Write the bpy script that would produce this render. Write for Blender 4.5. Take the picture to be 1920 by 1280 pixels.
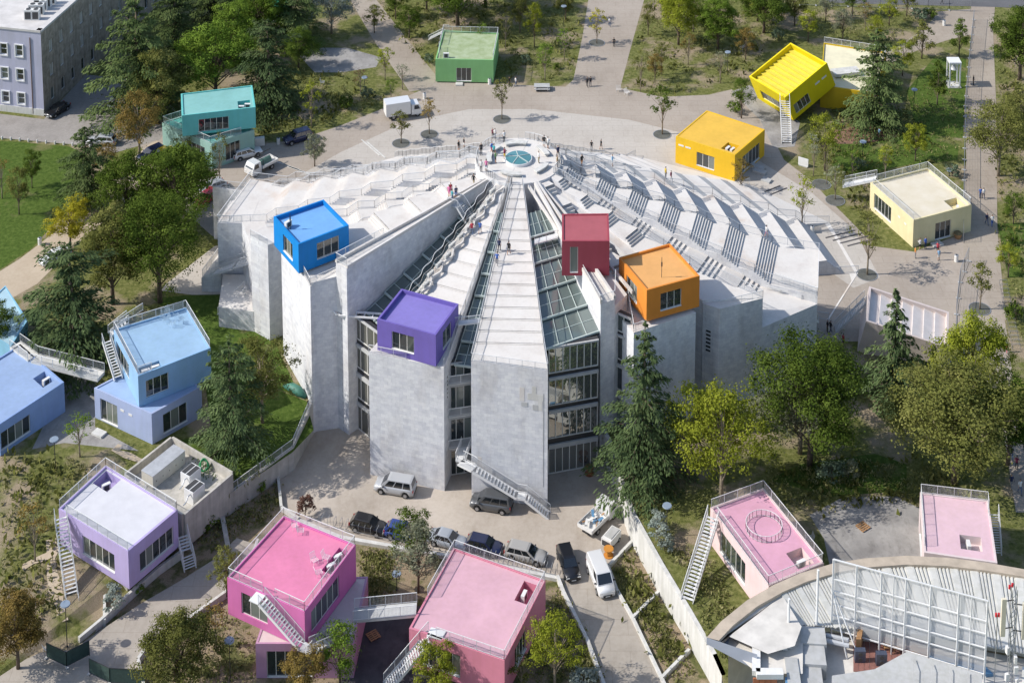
import bpy, bmesh, math, random
import numpy as np
from mathutils import Vector, Matrix
from mathutils.geometry import tessellate_polygon

for o in list(bpy.data.objects): bpy.data.objects.remove(o, do_unlink=True)
scene = bpy.context.scene
COL = scene.collection
rnd = random.Random(7)
R = math.radians

# ---------------------------------------------------------------- camera (a shift lens on a tall tower), sky, sun, exposure
FPX, PITCH, Y0, CXP, CAMH, CAMY = 3115.0, R(8.5), -915.0, 960.0, 136.0, -190.0
cam_d = bpy.data.cameras.new('camera'); cam = bpy.data.objects.new('camera', cam_d); COL.objects.link(cam)
cam.location = (0, CAMY, CAMH); cam.rotation_euler = (R(90) - PITCH, 0, 0)
cam_d.sensor_fit = 'HORIZONTAL'; cam_d.sensor_width = 36.0
cam_d.lens = FPX / 1920 * 36.0
cam_d.shift_y = -(640 - Y0) / 1920
cam_d.clip_start = 1.0; cam_d.clip_end = 3000.0
scene.camera = cam

SUN_EL, SUN_SHADOW = R(39.5), Vector((1.0, 0.07, 0)).normalized()
world = bpy.data.worlds.new('World'); scene.world = world; world.use_nodes = True
wn = world.node_tree; wn.nodes.clear()
wo = wn.nodes.new('ShaderNodeOutputWorld'); wb = wn.nodes.new('ShaderNodeBackground'); ws = wn.nodes.new('ShaderNodeTexSky')
ws.sky_type = 'NISHITA'; ws.sun_disc = False; ws.sun_elevation = SUN_EL
ws.sun_rotation = math.atan2(-SUN_SHADOW.x, -SUN_SHADOW.y)
ws.altitude = 100; ws.air_density = 1.0; ws.dust_density = 1.2; ws.ozone_density = 1.2
wb.inputs['Strength'].default_value = 0.145
wn.links.new(ws.outputs[0], wb.inputs[0]); wn.links.new(wb.outputs[0], wo.inputs[0])
sd = bpy.data.lights.new('sun', 'SUN'); sd.energy = 3.9; sd.angle = R(0.55); sd.color = (1.0, 0.955, 0.895)
sun = bpy.data.objects.new('sun', sd); COL.objects.link(sun)
ldir = Vector((SUN_SHADOW.x * math.cos(SUN_EL), SUN_SHADOW.y * math.cos(SUN_EL), -math.sin(SUN_EL)))
sun.rotation_euler = ldir.to_track_quat('-Z', 'Y').to_euler(); sun.location = (-120, 10, 120)
scene.view_settings.view_transform = 'Standard'; scene.view_settings.look = 'None'
scene.view_settings.exposure = 0.42; scene.view_settings.gamma = 1.0
scene.view_settings.use_curve_mapping = False
scene.render.engine = 'CYCLES'
scene.cycles.max_bounces = 6; scene.cycles.diffuse_bounces = 3; scene.cycles.glossy_bounces = 3
scene.cycles.transmission_bounces = 3; scene.cycles.transparent_max_bounces = 6
scene.cycles.use_denoising = True

# ---------------------------------------------------------------- survey helpers: where a sight line meets a level
_s, _c = math.sin(PITCH), math.cos(PITCH)
def px(x, y, Z=0.0):
    u = (x - CXP) / FPX; t = (y - Y0) / FPX
    d = (u, _c - t * _s, -_s - t * _c); k = (Z - CAMH) / d[2]
    return Vector((d[0] * k, CAMY + d[1] * k, Z))
def pj(X, Y, Z):
    dy = Y - CAMY; dz = Z - CAMH; zc = dy * _c - dz * _s
    return (CXP + FPX * X / zc, Y0 - FPX * (dz * _c + dy * _s) / zc)
def zat(y, X, Y):
    lo, hi = -30.0, 80.0
    for _ in range(40):
        m = (lo + hi) / 2
        if pj(X, Y, m)[1] > y: lo = m
        else: hi = m
    return lo

# ---------------------------------------------------------------- materials
def lin(r, g, b, k=1.0):
    f = lambda v: ((v / 255) / 12.92 if v / 255 <= .04045 else ((v / 255 + .055) / 1.055) ** 2.4) * k
    return (f(r), f(g), f(b))
MATS = {}
def mat(name, col, rough=0.7, vary=0.08, scale=0.6, metallic=0.0, bump=0.0, bscale=8.0, col2=None, spec=0.5, detail=5.0, alpha=None, streak=0.0):
    if name in MATS: return MATS[name]
    m = bpy.data.materials.new(name); m.use_nodes = True; nt = m.node_tree; nd = nt.nodes
    p = nd['Principled BSDF']; p.inputs['Roughness'].default_value = rough; p.inputs['Metallic'].default_value = metallic
    p.inputs['Specular IOR Level'].default_value = spec
    tc = nd.new('ShaderNodeTexCoord')
    if vary > 0 or col2:
        n = nd.new('ShaderNodeTexNoise'); n.inputs['Scale'].default_value = scale; n.inputs['Detail'].default_value = detail; n.inputs['Roughness'].default_value = .62
        nt.links.new(tc.outputs['Object'], n.inputs['Vector'])
        cr = nd.new('ShaderNodeValToRGB')
        a = tuple(max(0, c * (1 - vary)) for c in col) if not col2 else col
        b = tuple(min(1, c * (1 + vary)) for c in col) if not col2 else col2
        cr.color_ramp.elements[0].position = .33; cr.color_ramp.elements[1].position = .67
        cr.color_ramp.elements[0].color = (*a, 1); cr.color_ramp.elements[1].color = (*b, 1)
        nt.links.new(n.outputs['Fac'], cr.inputs['Fac'])
        out = cr.outputs[0]
        if streak > 0:
            mp = nd.new('ShaderNodeMapping'); mp.inputs['Scale'].default_value = (1.3, 1.3, .12)
            n2 = nd.new('ShaderNodeTexNoise'); n2.inputs['Scale'].default_value = 1.6; n2.inputs['Detail'].default_value = 6
            nt.links.new(tc.outputs['Object'], mp.inputs[0]); nt.links.new(mp.outputs[0], n2.inputs['Vector'])
            r2 = nd.new('ShaderNodeValToRGB'); r2.color_ramp.elements[0].position = .38; r2.color_ramp.elements[1].position = .6
            v = 1 - streak; r2.color_ramp.elements[0].color = (v, v, v * .97, 1); r2.color_ramp.elements[1].color = (1, 1, 1, 1)
            mx = nd.new('ShaderNodeMix'); mx.data_type = 'RGBA'; mx.blend_type = 'MULTIPLY'; mx.inputs[0].default_value = 1
            nt.links.new(n2.outputs['Fac'], r2.inputs[0]); nt.links.new(out, mx.inputs[6]); nt.links.new(r2.outputs[0], mx.inputs[7]); out = mx.outputs[2]
        nt.links.new(out, p.inputs['Base Color'])
    else:
        p.inputs['Base Color'].default_value = (*col, 1)
    if bump > 0:
        n3 = nd.new('ShaderNodeTexNoise'); n3.inputs['Scale'].default_value = bscale; n3.inputs['Detail'].default_value = 4
        bp = nd.new('ShaderNodeBump'); bp.inputs['Strength'].default_value = bump; bp.inputs['Distance'].default_value = .05
        nt.links.new(tc.outputs['Object'], n3.inputs['Vector']); nt.links.new(n3.outputs['Fac'], bp.inputs['Height']); nt.links.new(bp.outputs[0], p.inputs['Normal'])
    if alpha is not None: p.inputs['Alpha'].default_value = alpha
    MATS[name] = m
    return m
def nodes_of(name):
    m = bpy.data.materials.new(name); m.use_nodes = True; MATS[name] = m
    return m, m.node_tree, m.node_tree.nodes, m.node_tree.nodes['Principled BSDF']
def ramp(nd, stops):
    r = nd.new('ShaderNodeValToRGB'); e = r.color_ramp.elements
    while len(e) < len(stops): e.new(.5)
    for i, (p, c) in enumerate(stops): e[i].position = p; e[i].color = (*c, 1)
    return r
def noise(nd, nt, tc, scale, detail=5, rough=.6, mapping=None):
    n = nd.new('ShaderNodeTexNoise'); n.inputs['Scale'].default_value = scale; n.inputs['Detail'].default_value = detail; n.inputs['Roughness'].default_value = rough
    if mapping:
        mp = nd.new('ShaderNodeMapping'); mp.inputs['Scale'].default_value = mapping
        nt.links.new(tc.outputs['Object'], mp.inputs[0]); nt.links.new(mp.outputs[0], n.inputs['Vector'])
    else: nt.links.new(tc.outputs['Object'], n.inputs['Vector'])
    return n
def mixc(nd, nt, fac, a, b, mode='MIX'):
    m = nd.new('ShaderNodeMix'); m.data_type = 'RGBA'; m.blend_type = mode
    if hasattr(fac, 'links'): nt.links.new(fac, m.inputs[0])
    else: m.inputs[0].default_value = fac
    for s, i in ((a, 6), (b, 7)):
        if hasattr(s, 'links'): nt.links.new(s, m.inputs[i])
        else: m.inputs[i].default_value = (*s, 1)
    return m.outputs[2]

def ground_mat(name, greens, soils, soil_amt, scale):
    m, nt, nd, p = nodes_of(name); tc = nd.new('ShaderNodeTexCoord')
    n1 = noise(nd, nt, tc, 1.7, 8, .7); n2 = noise(nd, nt, tc, scale, 7, .62); n3 = noise(nd, nt, tc, 9.0, 4, .7)
    g = ramp(nd, [(.3, greens[0]), (.5, greens[1]), (.68, greens[2])]); s = ramp(nd, [(.3, soils[0]), (.65, soils[1])])
    nt.links.new(n1.outputs[0], g.inputs[0]); nt.links.new(n3.outputs[0], s.inputs[0])
    f = ramp(nd, [(soil_amt, (0, 0, 0)), (soil_amt + .1, (1, 1, 1))]); nt.links.new(n2.outputs[0], f.inputs[0])
    c = mixc(nd, nt, f.outputs[0], g.outputs[0], s.outputs[0])
    nt.links.new(c, p.inputs['Base Color']); p.inputs['Roughness'].default_value = .95; p.inputs['Specular IOR Level'].default_value = .1
    bp = nd.new('ShaderNodeBump'); bp.inputs['Strength'].default_value = .9; bp.inputs['Distance'].default_value = .12
    nt.links.new(n3.outputs[0], bp.inputs['Height']); nt.links.new(bp.outputs[0], p.inputs['Normal'])
    return m
ground_mat('park_grass', [(.055, .07, .017), (.135, .145, .043), (.23, .222, .09)], [(.22, .17, .11), (.36, .295, .205)], .50, .13)
ground_mat('lawn_grass', [(.038, .066, .012), (.072, .115, .02), (.12, .165, .038)], [(.12, .14, .045), (.19, .17, .08)], .58, .2)
ground_mat('bed_soil', [(.05, .062, .02), (.11, .115, .042), (.19, .175, .08)], [(.22, .165, .105), (.36, .285, .195)], .43, .3)

def paving_mat(name, a, b, dark, sc=.35, joint=None, rough=.85):
    m, nt, nd, p = nodes_of(name); tc = nd.new('ShaderNodeTexCoord')
    n1 = noise(nd, nt, tc, sc * .25, 6, .6); n2 = noise(nd, nt, tc, 2.2, 6, .7); n3 = noise(nd, nt, tc, sc, 8, .72, (1, .45, 1))
    c1 = ramp(nd, [(.32, a), (.68, b)]); nt.links.new(n1.outputs[0], c1.inputs[0])
    c2 = ramp(nd, [(.3, (.9, .89, .87)), (.6, (1, 1, 1))]); nt.links.new(n2.outputs[0], c2.inputs[0])
    c3 = ramp(nd, [(.28, dark), (.5, (1, 1, 1))]); nt.links.new(n3.outputs[0], c3.inputs[0])
    c = mixc(nd, nt, 1.0, c1.outputs[0], c2.outputs[0], 'MULTIPLY'); c = mixc(nd, nt, 1.0, c, c3.outputs[0], 'MULTIPLY')
    if joint:
        bk = nd.new('ShaderNodeTexBrick'); bk.inputs['Scale'].default_value = 1.0; bk.inputs['Brick Width'].default_value = joint; bk.inputs['Row Height'].default_value = joint * .5
        bk.inputs['Mortar Size'].default_value = .012 * joint / .4 if joint < 1 else .035; bk.inputs['Color1'].default_value = (1, 1, 1, 1); v2, vm = (.86, .62) if joint < 1 else (.965, .80); bk.inputs['Color2'].default_value = (v2, v2, v2, 1); bk.inputs['Mortar'].default_value = (vm, vm * .98, vm * .96, 1)
        nt.links.new(tc.outputs['Object'], bk.inputs['Vector']); c = mixc(nd, nt, .8, c, bk.outputs[0], 'MULTIPLY')
    nt.links.new(c, p.inputs['Base Color']); p.inputs['Roughness'].default_value = rough; p.inputs['Specular IOR Level'].default_value = .25
    bp = nd.new('ShaderNodeBump'); bp.inputs['Strength'].default_value = .25; bp.inputs['Distance'].default_value = .03
    nt.links.new(n2.outputs[0], bp.inputs['Height']); nt.links.new(bp.outputs[0], p.inputs['Normal'])
    return m
paving_mat('plaza_concrete', (0.328, 0.282, 0.235), (0.399, 0.347, 0.293), (.88, .86, .84), joint=3.2)
paving_mat('plaza_pale', (0.434, 0.396, 0.350), (0.495, 0.458, 0.410), (.9, .89, .88), joint=3.2)
paving_mat('path_concrete', (0.303, 0.256, 0.209), (0.379, 0.328, 0.268), (.84, .82, .8), joint=2.6)
paving_mat('court_concrete', (0.364, 0.318, 0.268), (0.475, 0.420, 0.359), (.82, .80, .78), .5)
paving_mat('road_concrete', (0.333, 0.299, 0.255), (0.404, 0.362, 0.309), (.84, .83, .82), .6, joint=4.0)
paving_mat('cobble', (.27, .25, .23), (.36, .335, .31), (.8, .79, .78), .5, joint=.35)
paving_mat('gravel', (.22, .21, .20), (.36, .345, .325), (.68, .67, .66), 1.2)
paving_mat('asphalt', (.10, .10, .105), (.15, .15, .155), (.85, .85, .85))
paving_mat('dark_paving', (.045, .045, .05), (.10, .095, .10), (.6, .6, .62), 1.0)
paving_mat('sand_path', (.40, .32, .23), (.5, .42, .32), (.9, .88, .85))
paving_mat('grate_grey', (.085, .088, .078), (.135, .135, .12), (.75, .75, .74), 2.0)

def clad_mat():
    m, nt, nd, p = nodes_of('stone_cladding'); tc = nd.new('ShaderNodeTexCoord')
    sx = nd.new('ShaderNodeSeparateXYZ'); nt.links.new(tc.outputs['Object'], sx.inputs[0])
    ad = nd.new('ShaderNodeMath'); ad.operation = 'ADD'; nt.links.new(sx.outputs[0], ad.inputs[0]); nt.links.new(sx.outputs[1], ad.inputs[1])
    cb = nd.new('ShaderNodeCombineXYZ'); nt.links.new(ad.outputs[0], cb.inputs[0]); nt.links.new(sx.outputs[2], cb.inputs[1])
    bk = nd.new('ShaderNodeTexBrick'); bk.inputs['Scale'].default_value = 1.0; bk.inputs['Brick Width'].default_value = .62; bk.inputs['Row Height'].default_value = .42
    bk.inputs['Mortar Size'].default_value = .008; bk.inputs['Mortar Smooth'].default_value = .2; bk.inputs['Bias'].default_value = 0
    bk.inputs['Color1'].default_value = (.83, .835, .86, 1); bk.inputs['Color2'].default_value = (1, 1, .985, 1); bk.inputs['Mortar'].default_value = (.66, .66, .67, 1)
    nt.links.new(cb.outputs[0], bk.inputs['Vector'])
    n = noise(nd, nt, tc, 1.1, 8, .7); c = ramp(nd, [(.3, (.56, .565, .58)), (.55, (.695, .695, .70)), (.75, (.735, .73, .725))]); nt.links.new(n.outputs[0], c.inputs[0])
    n2 = noise(nd, nt, tc, .35, 6, .65, (1, 1, .35)); c2 = ramp(nd, [(.3, (.82, .80, .78)), (.52, (1, 1, 1))]); nt.links.new(n2.outputs[0], c2.inputs[0])
    o = mixc(nd, nt, .85, c.outputs[0], bk.outputs[0], 'MULTIPLY'); o = mixc(nd, nt, 1, o, c2.outputs[0], 'MULTIPLY')
    nt.links.new(o, p.inputs['Base Color']); p.inputs['Roughness'].default_value = .7; p.inputs['Specular IOR Level'].default_value = .3
    bp = nd.new('ShaderNodeBump'); bp.inputs['Strength'].default_value = .3; bp.inputs['Distance'].default_value = .02
    nt.links.new(n.outputs[0], bp.inputs['Height']); nt.links.new(bp.outputs[0], p.inputs['Normal'])
clad_mat()
def white_roof():
    m, nt, nd, p = nodes_of('white_terrace'); tc = nd.new('ShaderNodeTexCoord')
    n = noise(nd, nt, tc, .35, 7, .65); c = ramp(nd, [(.3, (.53, .49, .45)), (.5, (.60, .57, .53)), (.7, (.625, .60, .565))]); nt.links.new(n.outputs[0], c.inputs[0])
    n2 = noise(nd, nt, tc, .16, 4, .5); c2 = ramp(nd, [(.60, (1, 1, 1)), (.72, (.9, .8, .72))]); nt.links.new(n2.outputs[0], c2.inputs[0])
    n3 = noise(nd, nt, tc, 3.0, 6, .7); c3 = ramp(nd, [(.28, (.9, .9, .9)), (.5, (1, 1, 1))]); nt.links.new(n3.outputs[0], c3.inputs[0])
    o = mixc(nd, nt, 1, c.outputs[0], c2.outputs[0], 'MULTIPLY'); o = mixc(nd, nt, 1, o, c3.outputs[0], 'MULTIPLY')
    nt.links.new(o, p.inputs['Base Color']); p.inputs['Roughness'].default_value = .8; p.inputs['Specular IOR Level'].default_value = .25
white_roof()
mat('white_steel', (.68, .68, .67), .45, .05)
mat('rail_white', (.66, .66, .65), .5, .04)
mat('rail_grey', (.50, .51, .52), .5, .05)
mat('frame_pale', (.62, .60, .55), .5, .04)
mat('frame_green', (.44, .50, .47), .4, .04)
mat('concrete_wall', (.46, .435, .39), .85, .14, .8, bump=.2, streak=.18)
mat('concrete_white', (.57, .56, .53), .8, .08, .7, streak=.14)
mat('slab_grey', (.42, .42, .41), .7, .1, 1.0)
mat('dark_void', (.012, .012, .013), .8, 0)
mat('ac_white', (.66, .65, .62), .5, .06, 2)
mat('ac_grille', (.05, .05, .05), .6, 0)
mat('black_metal', (.03, .03, .032), .5, .1, 3)
mat('steel', (.42, .43, .44), .38, .1, 2, metallic=.6)
mat('galv', (.46, .47, .48), .5, .12, 1.5, metallic=.25)
mat('wood', (.36, .20, .09), .65, .2, 3, bump=.2)
mat('trunk_bark', (.115, .085, .06), .95, .3, 4, bump=.6, bscale=12)
mat('trunk_pale', (.22, .18, .13), .95, .25, 4, bump=.4, bscale=12)
def glass(name, col, rough=.03, spec=.9):
    m = mat(name, col, rough, .0, spec=spec); p = m.node_tree.nodes['Principled BSDF']; p.inputs['Coat Weight'].default_value = .6; p.inputs['Coat Roughness'].default_value = .02
    return m
glass('glass_dark', (.022, .03, .033)); glass('glass_green', (.075, .105, .10), .08); glass('glass_teal', (.12, .155, .145), .12); glass('glass_mid', (.045, .06, .055), .05); glass('glass_blind', (.15, .17, .15), .2)
glass('glass_oculus', (.07, .21, .22), .06); glass('glass_mirror', (.30, .31, .30), .02, 1.0)
MATS['glass_mirror'].node_tree.nodes['Principled BSDF'].inputs['Metallic'].default_value = .75
glass('car_glass', (.012, .015, .018), .04)

# ---------------------------------------------------------------- objects
def setp(o, label=None, cat=None, group=None, kind=None):
    if label: o['label'] = label
    if cat: o['category'] = cat
    if group: o['group'] = group
    if kind: o['kind'] = kind
    return o
def thing(name, label, cat, loc=(0, 0, 0), group=None, rz=0.0):
    o = bpy.data.objects.new(name, None); o.empty_display_size = .3; COL.objects.link(o)
    o.location = loc; o.rotation_euler = (0, 0, rz)
    return setp(o, label, cat, group)
def link(name, me, parent=None, world_coords=True):
    o = bpy.data.objects.new(name, me); COL.objects.link(o)
    if parent is not None:
        o.parent = parent
        if world_coords:
            q = parent; M = Matrix.Identity(4)
            chain = []
            while q is not None: chain.append(q); q = q.parent
            for a in reversed(chain):
                M = M @ (a.matrix_parent_inverse @ (Matrix.Translation(a.location) @ a.rotation_euler.to_matrix().to_4x4()))
            o.matrix_parent_inverse = M.inverted()
    return o
class MB:
    def __init__(s): s.v = []; s.f = []; s.m = []; s.sm = False
    def add(s, vs, fs, mi=0):
        b = len(s.v); s.v += [tuple(v) for v in vs]
        for f in fs: s.f.append(tuple(i + b for i in f)); s.m.append(mi)
        return s
    def hexa(s, p, mi=0):       # p: 4 bottom CCW, 4 top
        return s.add(p, [(3, 2, 1, 0), (4, 5, 6, 7), (0, 1, 5, 4), (1, 2, 6, 5), (2, 3, 7, 6), (3, 0, 4, 7)], mi)
    def box(s, c, d, rz=0.0, mi=0):
        cx, cy, cz = c; hx, hy, hz = d[0] / 2, d[1] / 2, d[2] / 2; co, si = math.cos(rz), math.sin(rz); P = []
        for z in (-hz, hz):
            for x, y in ((-hx, -hy), (hx, -hy), (hx, hy), (-hx, hy)): P.append((cx + x * co - y * si, cy + x * si + y * co, cz + z))
        return s.hexa(P, mi)
    def obox(s, o, a, b, c, mi=0):
        o = Vector(o); a = Vector(a); b = Vector(b); c = Vector(c)
        P = [o, o + a, o + a + b, o + b, o + c, o + a + c, o + a + b + c, o + b + c]
        if a.cross(b).dot(c) < 0: P = [P[0], P[3], P[2], P[1], P[4], P[7], P[6], P[5]]
        return s.hexa(P, mi)
    def beam(s, p, q, w, h=None, mi=0):
        p = Vector(p); q = Vector(q); d = q - p
        if d.length < 1e-6: return s
        h = h or w; up = Vector((0, 0, 1)); d.normalize()
        if abs(d.dot(up)) > .98: up = Vector((0, 1, 0))
        x = d.cross(up).normalized(); y = x.cross(d).normalized()
        return s.obox(p - x * w / 2 - y * h / 2, x * w, y * h, q - p, mi)
    def prism(s, pts, z0, z1, mi=0):   # pts CCW (x,y); z1 number or list
        n = len(pts); zs = z1 if isinstance(z1, (list, tuple)) else [z1] * n; zb = z0 if isinstance(z0, (list, tuple)) else [z0] * n
        vs = [(p[0], p[1], zb[i]) for i, p in enumerate(pts)] + [(p[0], p[1], zs[i]) for i, p in enumerate(pts)]
        fs = [tuple(range(n - 1, -1, -1)), tuple(range(n, 2 * n))] + [(i, (i + 1) % n, n + (i + 1) % n, n + i) for i in range(n)]
        return s.add(vs, fs, mi)
    def tube(s, pts, rads, n=6, mi=0, cap=True):
        rings = []
        for i, p in enumerate(pts):
            p = Vector(p); a = Vector(pts[max(i - 1, 0)]); b = Vector(pts[min(i + 1, len(pts) - 1)]); d = (b - a)
            d = d.normalized() if d.length > 1e-9 else Vector((0, 0, 1))
            up = Vector((0, 0, 1)) if abs(d.z) < .9 else Vector((1, 0, 0)); x = d.cross(up).normalized(); y = d.cross(x).normalized()
            r = rads[i] if isinstance(rads, (list, tuple)) else rads
            rings.append([p + x * r * math.cos(2 * math.pi * k / n) - y * r * math.sin(2 * math.pi * k / n) for k in range(n)])
        vs = [v for rg in rings for v in rg]; fs = []
        for i in range(len(rings) - 1):
            for k in range(n): fs.append((i * n + k, i * n + (k + 1) % n, (i + 1) * n + (k + 1) % n, (i + 1) * n + k))
        if cap: fs.append(tuple(range(n - 1, -1, -1))); fs.append(tuple((len(rings) - 1) * n + k for k in range(n)))
        return s.add(vs, fs, mi)
    def disc(s, c, r, z, n=24, mi=0, ry=None):
        return s.add([(c[0] + r * math.cos(2 * math.pi * k / n), c[1] + (ry or r) * math.sin(2 * math.pi * k / n), z) for k in range(n)], [tuple(range(n))], mi)
    def mesh(s, name, mats):
        me = bpy.data.meshes.new(name); me.from_pydata(s.v, [], s.f)
        for m in (mats if isinstance(mats, (list, tuple)) else [mats]): me.materials.append(MATS[m] if isinstance(m, str) else m)
        if any(s.m): me.polygons.foreach_set('material_index', s.m)
        if s.sm: me.polygons.foreach_set('use_smooth', [True] * len(me.polygons))
        me.update(); return me
    def build(s, name, mats, parent=None, wc=True, kind=None):
        o = link(name, s.mesh(name, mats), parent, wc)
        if kind: o['kind'] = kind
        return o
def sheet(name, pts, material, z=None, kind='structure', holes=(), thick=0):
    """flat or sloped polygon sheet; pts are Vectors / tuples with z"""
    loops = [[Vector(p) if z is None else Vector((p[0], p[1], z)) for p in pts]] + [[Vector(p) if z is None else Vector((p[0], p[1], z)) for p in h] for h in holes]
    flat = [v for l in loops for v in l]; tris = tessellate_polygon([[Vector((v.x, v.y, 0)) for v in l] for l in loops])
    fs = []
    for t in tris:
        a, b, c = (flat[i] for i in t); fs.append(tuple(t) if (b - a).cross(c - a).z > 0 else (t[0], t[2], t[1]))
    me = bpy.data.meshes.new(name); me.from_pydata([tuple(v) for v in flat], [], fs); me.materials.append(MATS[material]); me.update()
    o = link(name, me)
    if kind: o['kind'] = kind
    return o

# ---------------------------------------------------------------- shared fittings
def railing(parent, pts, h=1.05, spacing=.14, post=1.6, m='rail_white', bar=.02, top=.05, name='railing', panel=True):
    a = MB(); b = MB()
    for i in range(len(pts) - 1):
        p = Vector(pts[i]); q = Vector(pts[i + 1]); L = (q - p).length
        if L < .05: continue
        up = Vector((0, 0, h))
        a.beam(p + up, q + up, top); a.beam(p + Vector((0, 0, .1)), q + Vector((0, 0, .1)), .035)
        n = max(1, round(L / post))
        for k in range(n + 1): c = p.lerp(q, k / n); a.beam(c, c + up, .045)
        n = max(1, round(L / spacing))
        for k in range(1, n): c = p.lerp(q, k / n); b.add([c + Vector((-bar / 2, -bar / 2, .1)), c + Vector((bar / 2, bar / 2, .1)), c + Vector((bar / 2, bar / 2, h)), c + Vector((-bar / 2, -bar / 2, h))], [(0, 1, 2, 3)]).add([c + Vector((-bar / 2, bar / 2, .1)), c + Vector((bar / 2, -bar / 2, .1)), c + Vector((bar / 2, -bar / 2, h)), c + Vector((-bar / 2, bar / 2, h))], [(0, 1, 2, 3)])
    if not a.v: return None
    r = a.build(name, m, parent)
    if b.v: b.build('baluster', m, r, kind='stuff')
    return r
_pr = random.Random(41)
def window(parent, o, u, n, w, h, panes, frame='frame_pale', gl='glass_dark', fw=.07, depth=.06, name='window', transom=None):
    """o: lower-left corner on the glass plane, u: unit along wall, n: outward normal"""
    o = Vector(o); u = Vector(u); n = Vector(n); up = Vector((0, 0, 1)) if abs(u.z) < .02 else n.cross(u).normalized()
    fr = MB(); d = n * depth
    fr.obox(o, u * w, up * fw, d); fr.obox(o + up * (h - fw), u * w, up * fw, d)
    fr.obox(o + up * fw, u * fw, up * (h - 2 * fw), d); fr.obox(o + u * (w - fw) + up * fw, u * fw, up * (h - 2 * fw), d)
    pw = w / panes
    for k in range(1, panes): fr.obox(o + u * (pw * k - fw / 2) + up * fw, u * fw, up * (h - 2 * fw), d * .9)
    if transom: fr.obox(o + u * fw + up * transom, u * (w - 2 * fw), up * fw * .8, d * .8)
    f = fr.build(name, frame, parent)
    for k in range(panes):
        if gl == 'glass_dark': glk = _pr.choice(('glass_dark', 'glass_dark', 'glass_mid', 'glass_dark', 'glass_blind' if name == 'window' else 'glass_mid'))
        else: glk = gl
        g = MB(); q = o + u * (pw * k + .01) + up * .01 + n * (.012 + .004 * (k % 2))
        g.obox(q, u * (pw - .02), up * (h - .02), n * .01); g.build('pane', glk, f)
    return f
def wall_face(mb, p0, p1, h, holes, depth=.24, mi=0, up=Vector((0, 0, 1)), n=None):
    """outer wall sheet with rectangular openings (u0,u1,v0,v1 in metres) and reveals"""
    p0 = Vector(p0); p1 = Vector(p1); L = (p1 - p0).length; u = (p1 - p0).normalized(); n = n or u.cross(up).normalized()
    us = sorted({0, L} | {a for x in holes for a in x[:2]}); vs = sorted({0, h} | {a for x in holes for a in x[2:4]})
    for i in range(len(us) - 1):
        for j in range(len(vs) - 1):
            cu, cv = (us[i] + us[i + 1]) / 2, (vs[j] + vs[j + 1]) / 2
            if any(x[0] < cu < x[1] and x[2] < cv < x[3] for x in holes): continue
            mb.add([p0 + u * us[i] + up * vs[j], p0 + u * us[i + 1] + up * vs[j], p0 + u * us[i + 1] + up * vs[j + 1], p0 + u * us[i] + up * vs[j + 1]], [(0, 1, 2, 3)], mi)
    for a, b, c, d in [x[:4] for x in holes]:
        A, B, C, D = (p0 + u * s + up * t for s, t in ((a, c), (b, c), (b, d), (a, d))); k = -n * depth
        mb.add([A, B, C, D, A + k, B + k, C + k, D + k], [(0, 4, 5, 1), (1, 5, 6, 2), (2, 6, 7, 3), (3, 7, 4, 0), (4, 7, 6, 5)], mi)
    return u, n
def ac_unit(parent, c, rz, m='ac_white', name='air_conditioner'):
    b = MB(); b.box(c + Vector((0, 0, .45)), (.95, .38, .8), rz)
    o = b.build(name, m, parent); g = MB(); d = Vector((math.sin(rz), -math.cos(rz), 0)); g.box(c + Vector((0, 0, .45)) + d * .195, (.6, .02, .6), rz); g.build('fan_grille', 'ac_grille', o)
    f = MB(); f.box(c + Vector((0, 0, .025)), (.9, .3, .05), rz); f.build('mounting_rail', 'steel', o)
    return o
def staircase(parent, top, bot, width=1.0, n=None, m='rail_white', rails=True, name='staircase', tread='rail_white', land_top=0.0, rh=1.0):
    """open metal flight from top to bottom point (centre line)"""
    top = Vector(top); bot = Vector(bot); d = bot - top; hd = Vector((d.x, d.y, 0)); L = hd.length; hd.normalize(); sd = Vector((-hd.y, hd.x, 0))
    n = n or max(3, int(round(abs(d.z) / .19)))
    s = MB()
    for k in (-1, 1):
        s.beam(top + sd * k * width / 2 + Vector((0, 0, -.12)), bot + sd * k * width / 2 + Vector((0, 0, -.02)), .06, .26)
    st = s.build(name, m, parent)
    tm = MB(); rz = math.atan2(hd.y, hd.x); tm.box((0, 0, 0), (min(.27, max(.11, .74 * L / n)), width - .06, .04), rz); me = tm.mesh('stair_tread', tread)
    for i in range(1, n):
        t = link('stair_tread', me, st, False); t.location = top.lerp(bot, i / n)
    if rails:
        for k in (-1, 1): railing(st, [top + sd * k * width / 2, bot + sd * k * width / 2], rh, m=m)
    return st
# ================================================================ SETTING
ZC = -3.5
def P(*l, z=0.0): return [px(p[0], p[1], p[2] if len(p) > 2 else z) for p in l]
TOPL = P((-90, 830), (150, 850), (290, 838), (430, 800), (520, 730), (575, 752))
BOTL = P((588, 806, -.6), (548, 848, -.8), (440, 920, -1.2), (342, 981, -1.6), (300, 1062, -3.0), (185, 1172, -3.2), (120, 1300, -3.3), (-90, 1330, -3.3))
RW = P((1128, 858), (1143, 890), (1172, 985), (1184, 1018), (1235, 1112), (1290, 1205), (1335, 1285), (1352, 1325), z=ZC)
hole = [Vector((p.x, p.y, 0)) for p in TOPL] + [Vector((-19, -1, 0)), Vector((0, -4, 0)), Vector((9, -6, 0))] + [Vector((p.x, p.y, 0)) for p in RW] + [Vector((RW[-1].x, -62, 0)), Vector((-62, -62, 0)), Vector((-70, -30, 0))]
sheet('ground', [(-700, -200), (700, -200), (700, 900), (-700, 900)], 'park_grass', 0.0, holes=[hole])
sheet('lower_ground', hole, 'bed_soil', ZC - .03)
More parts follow.
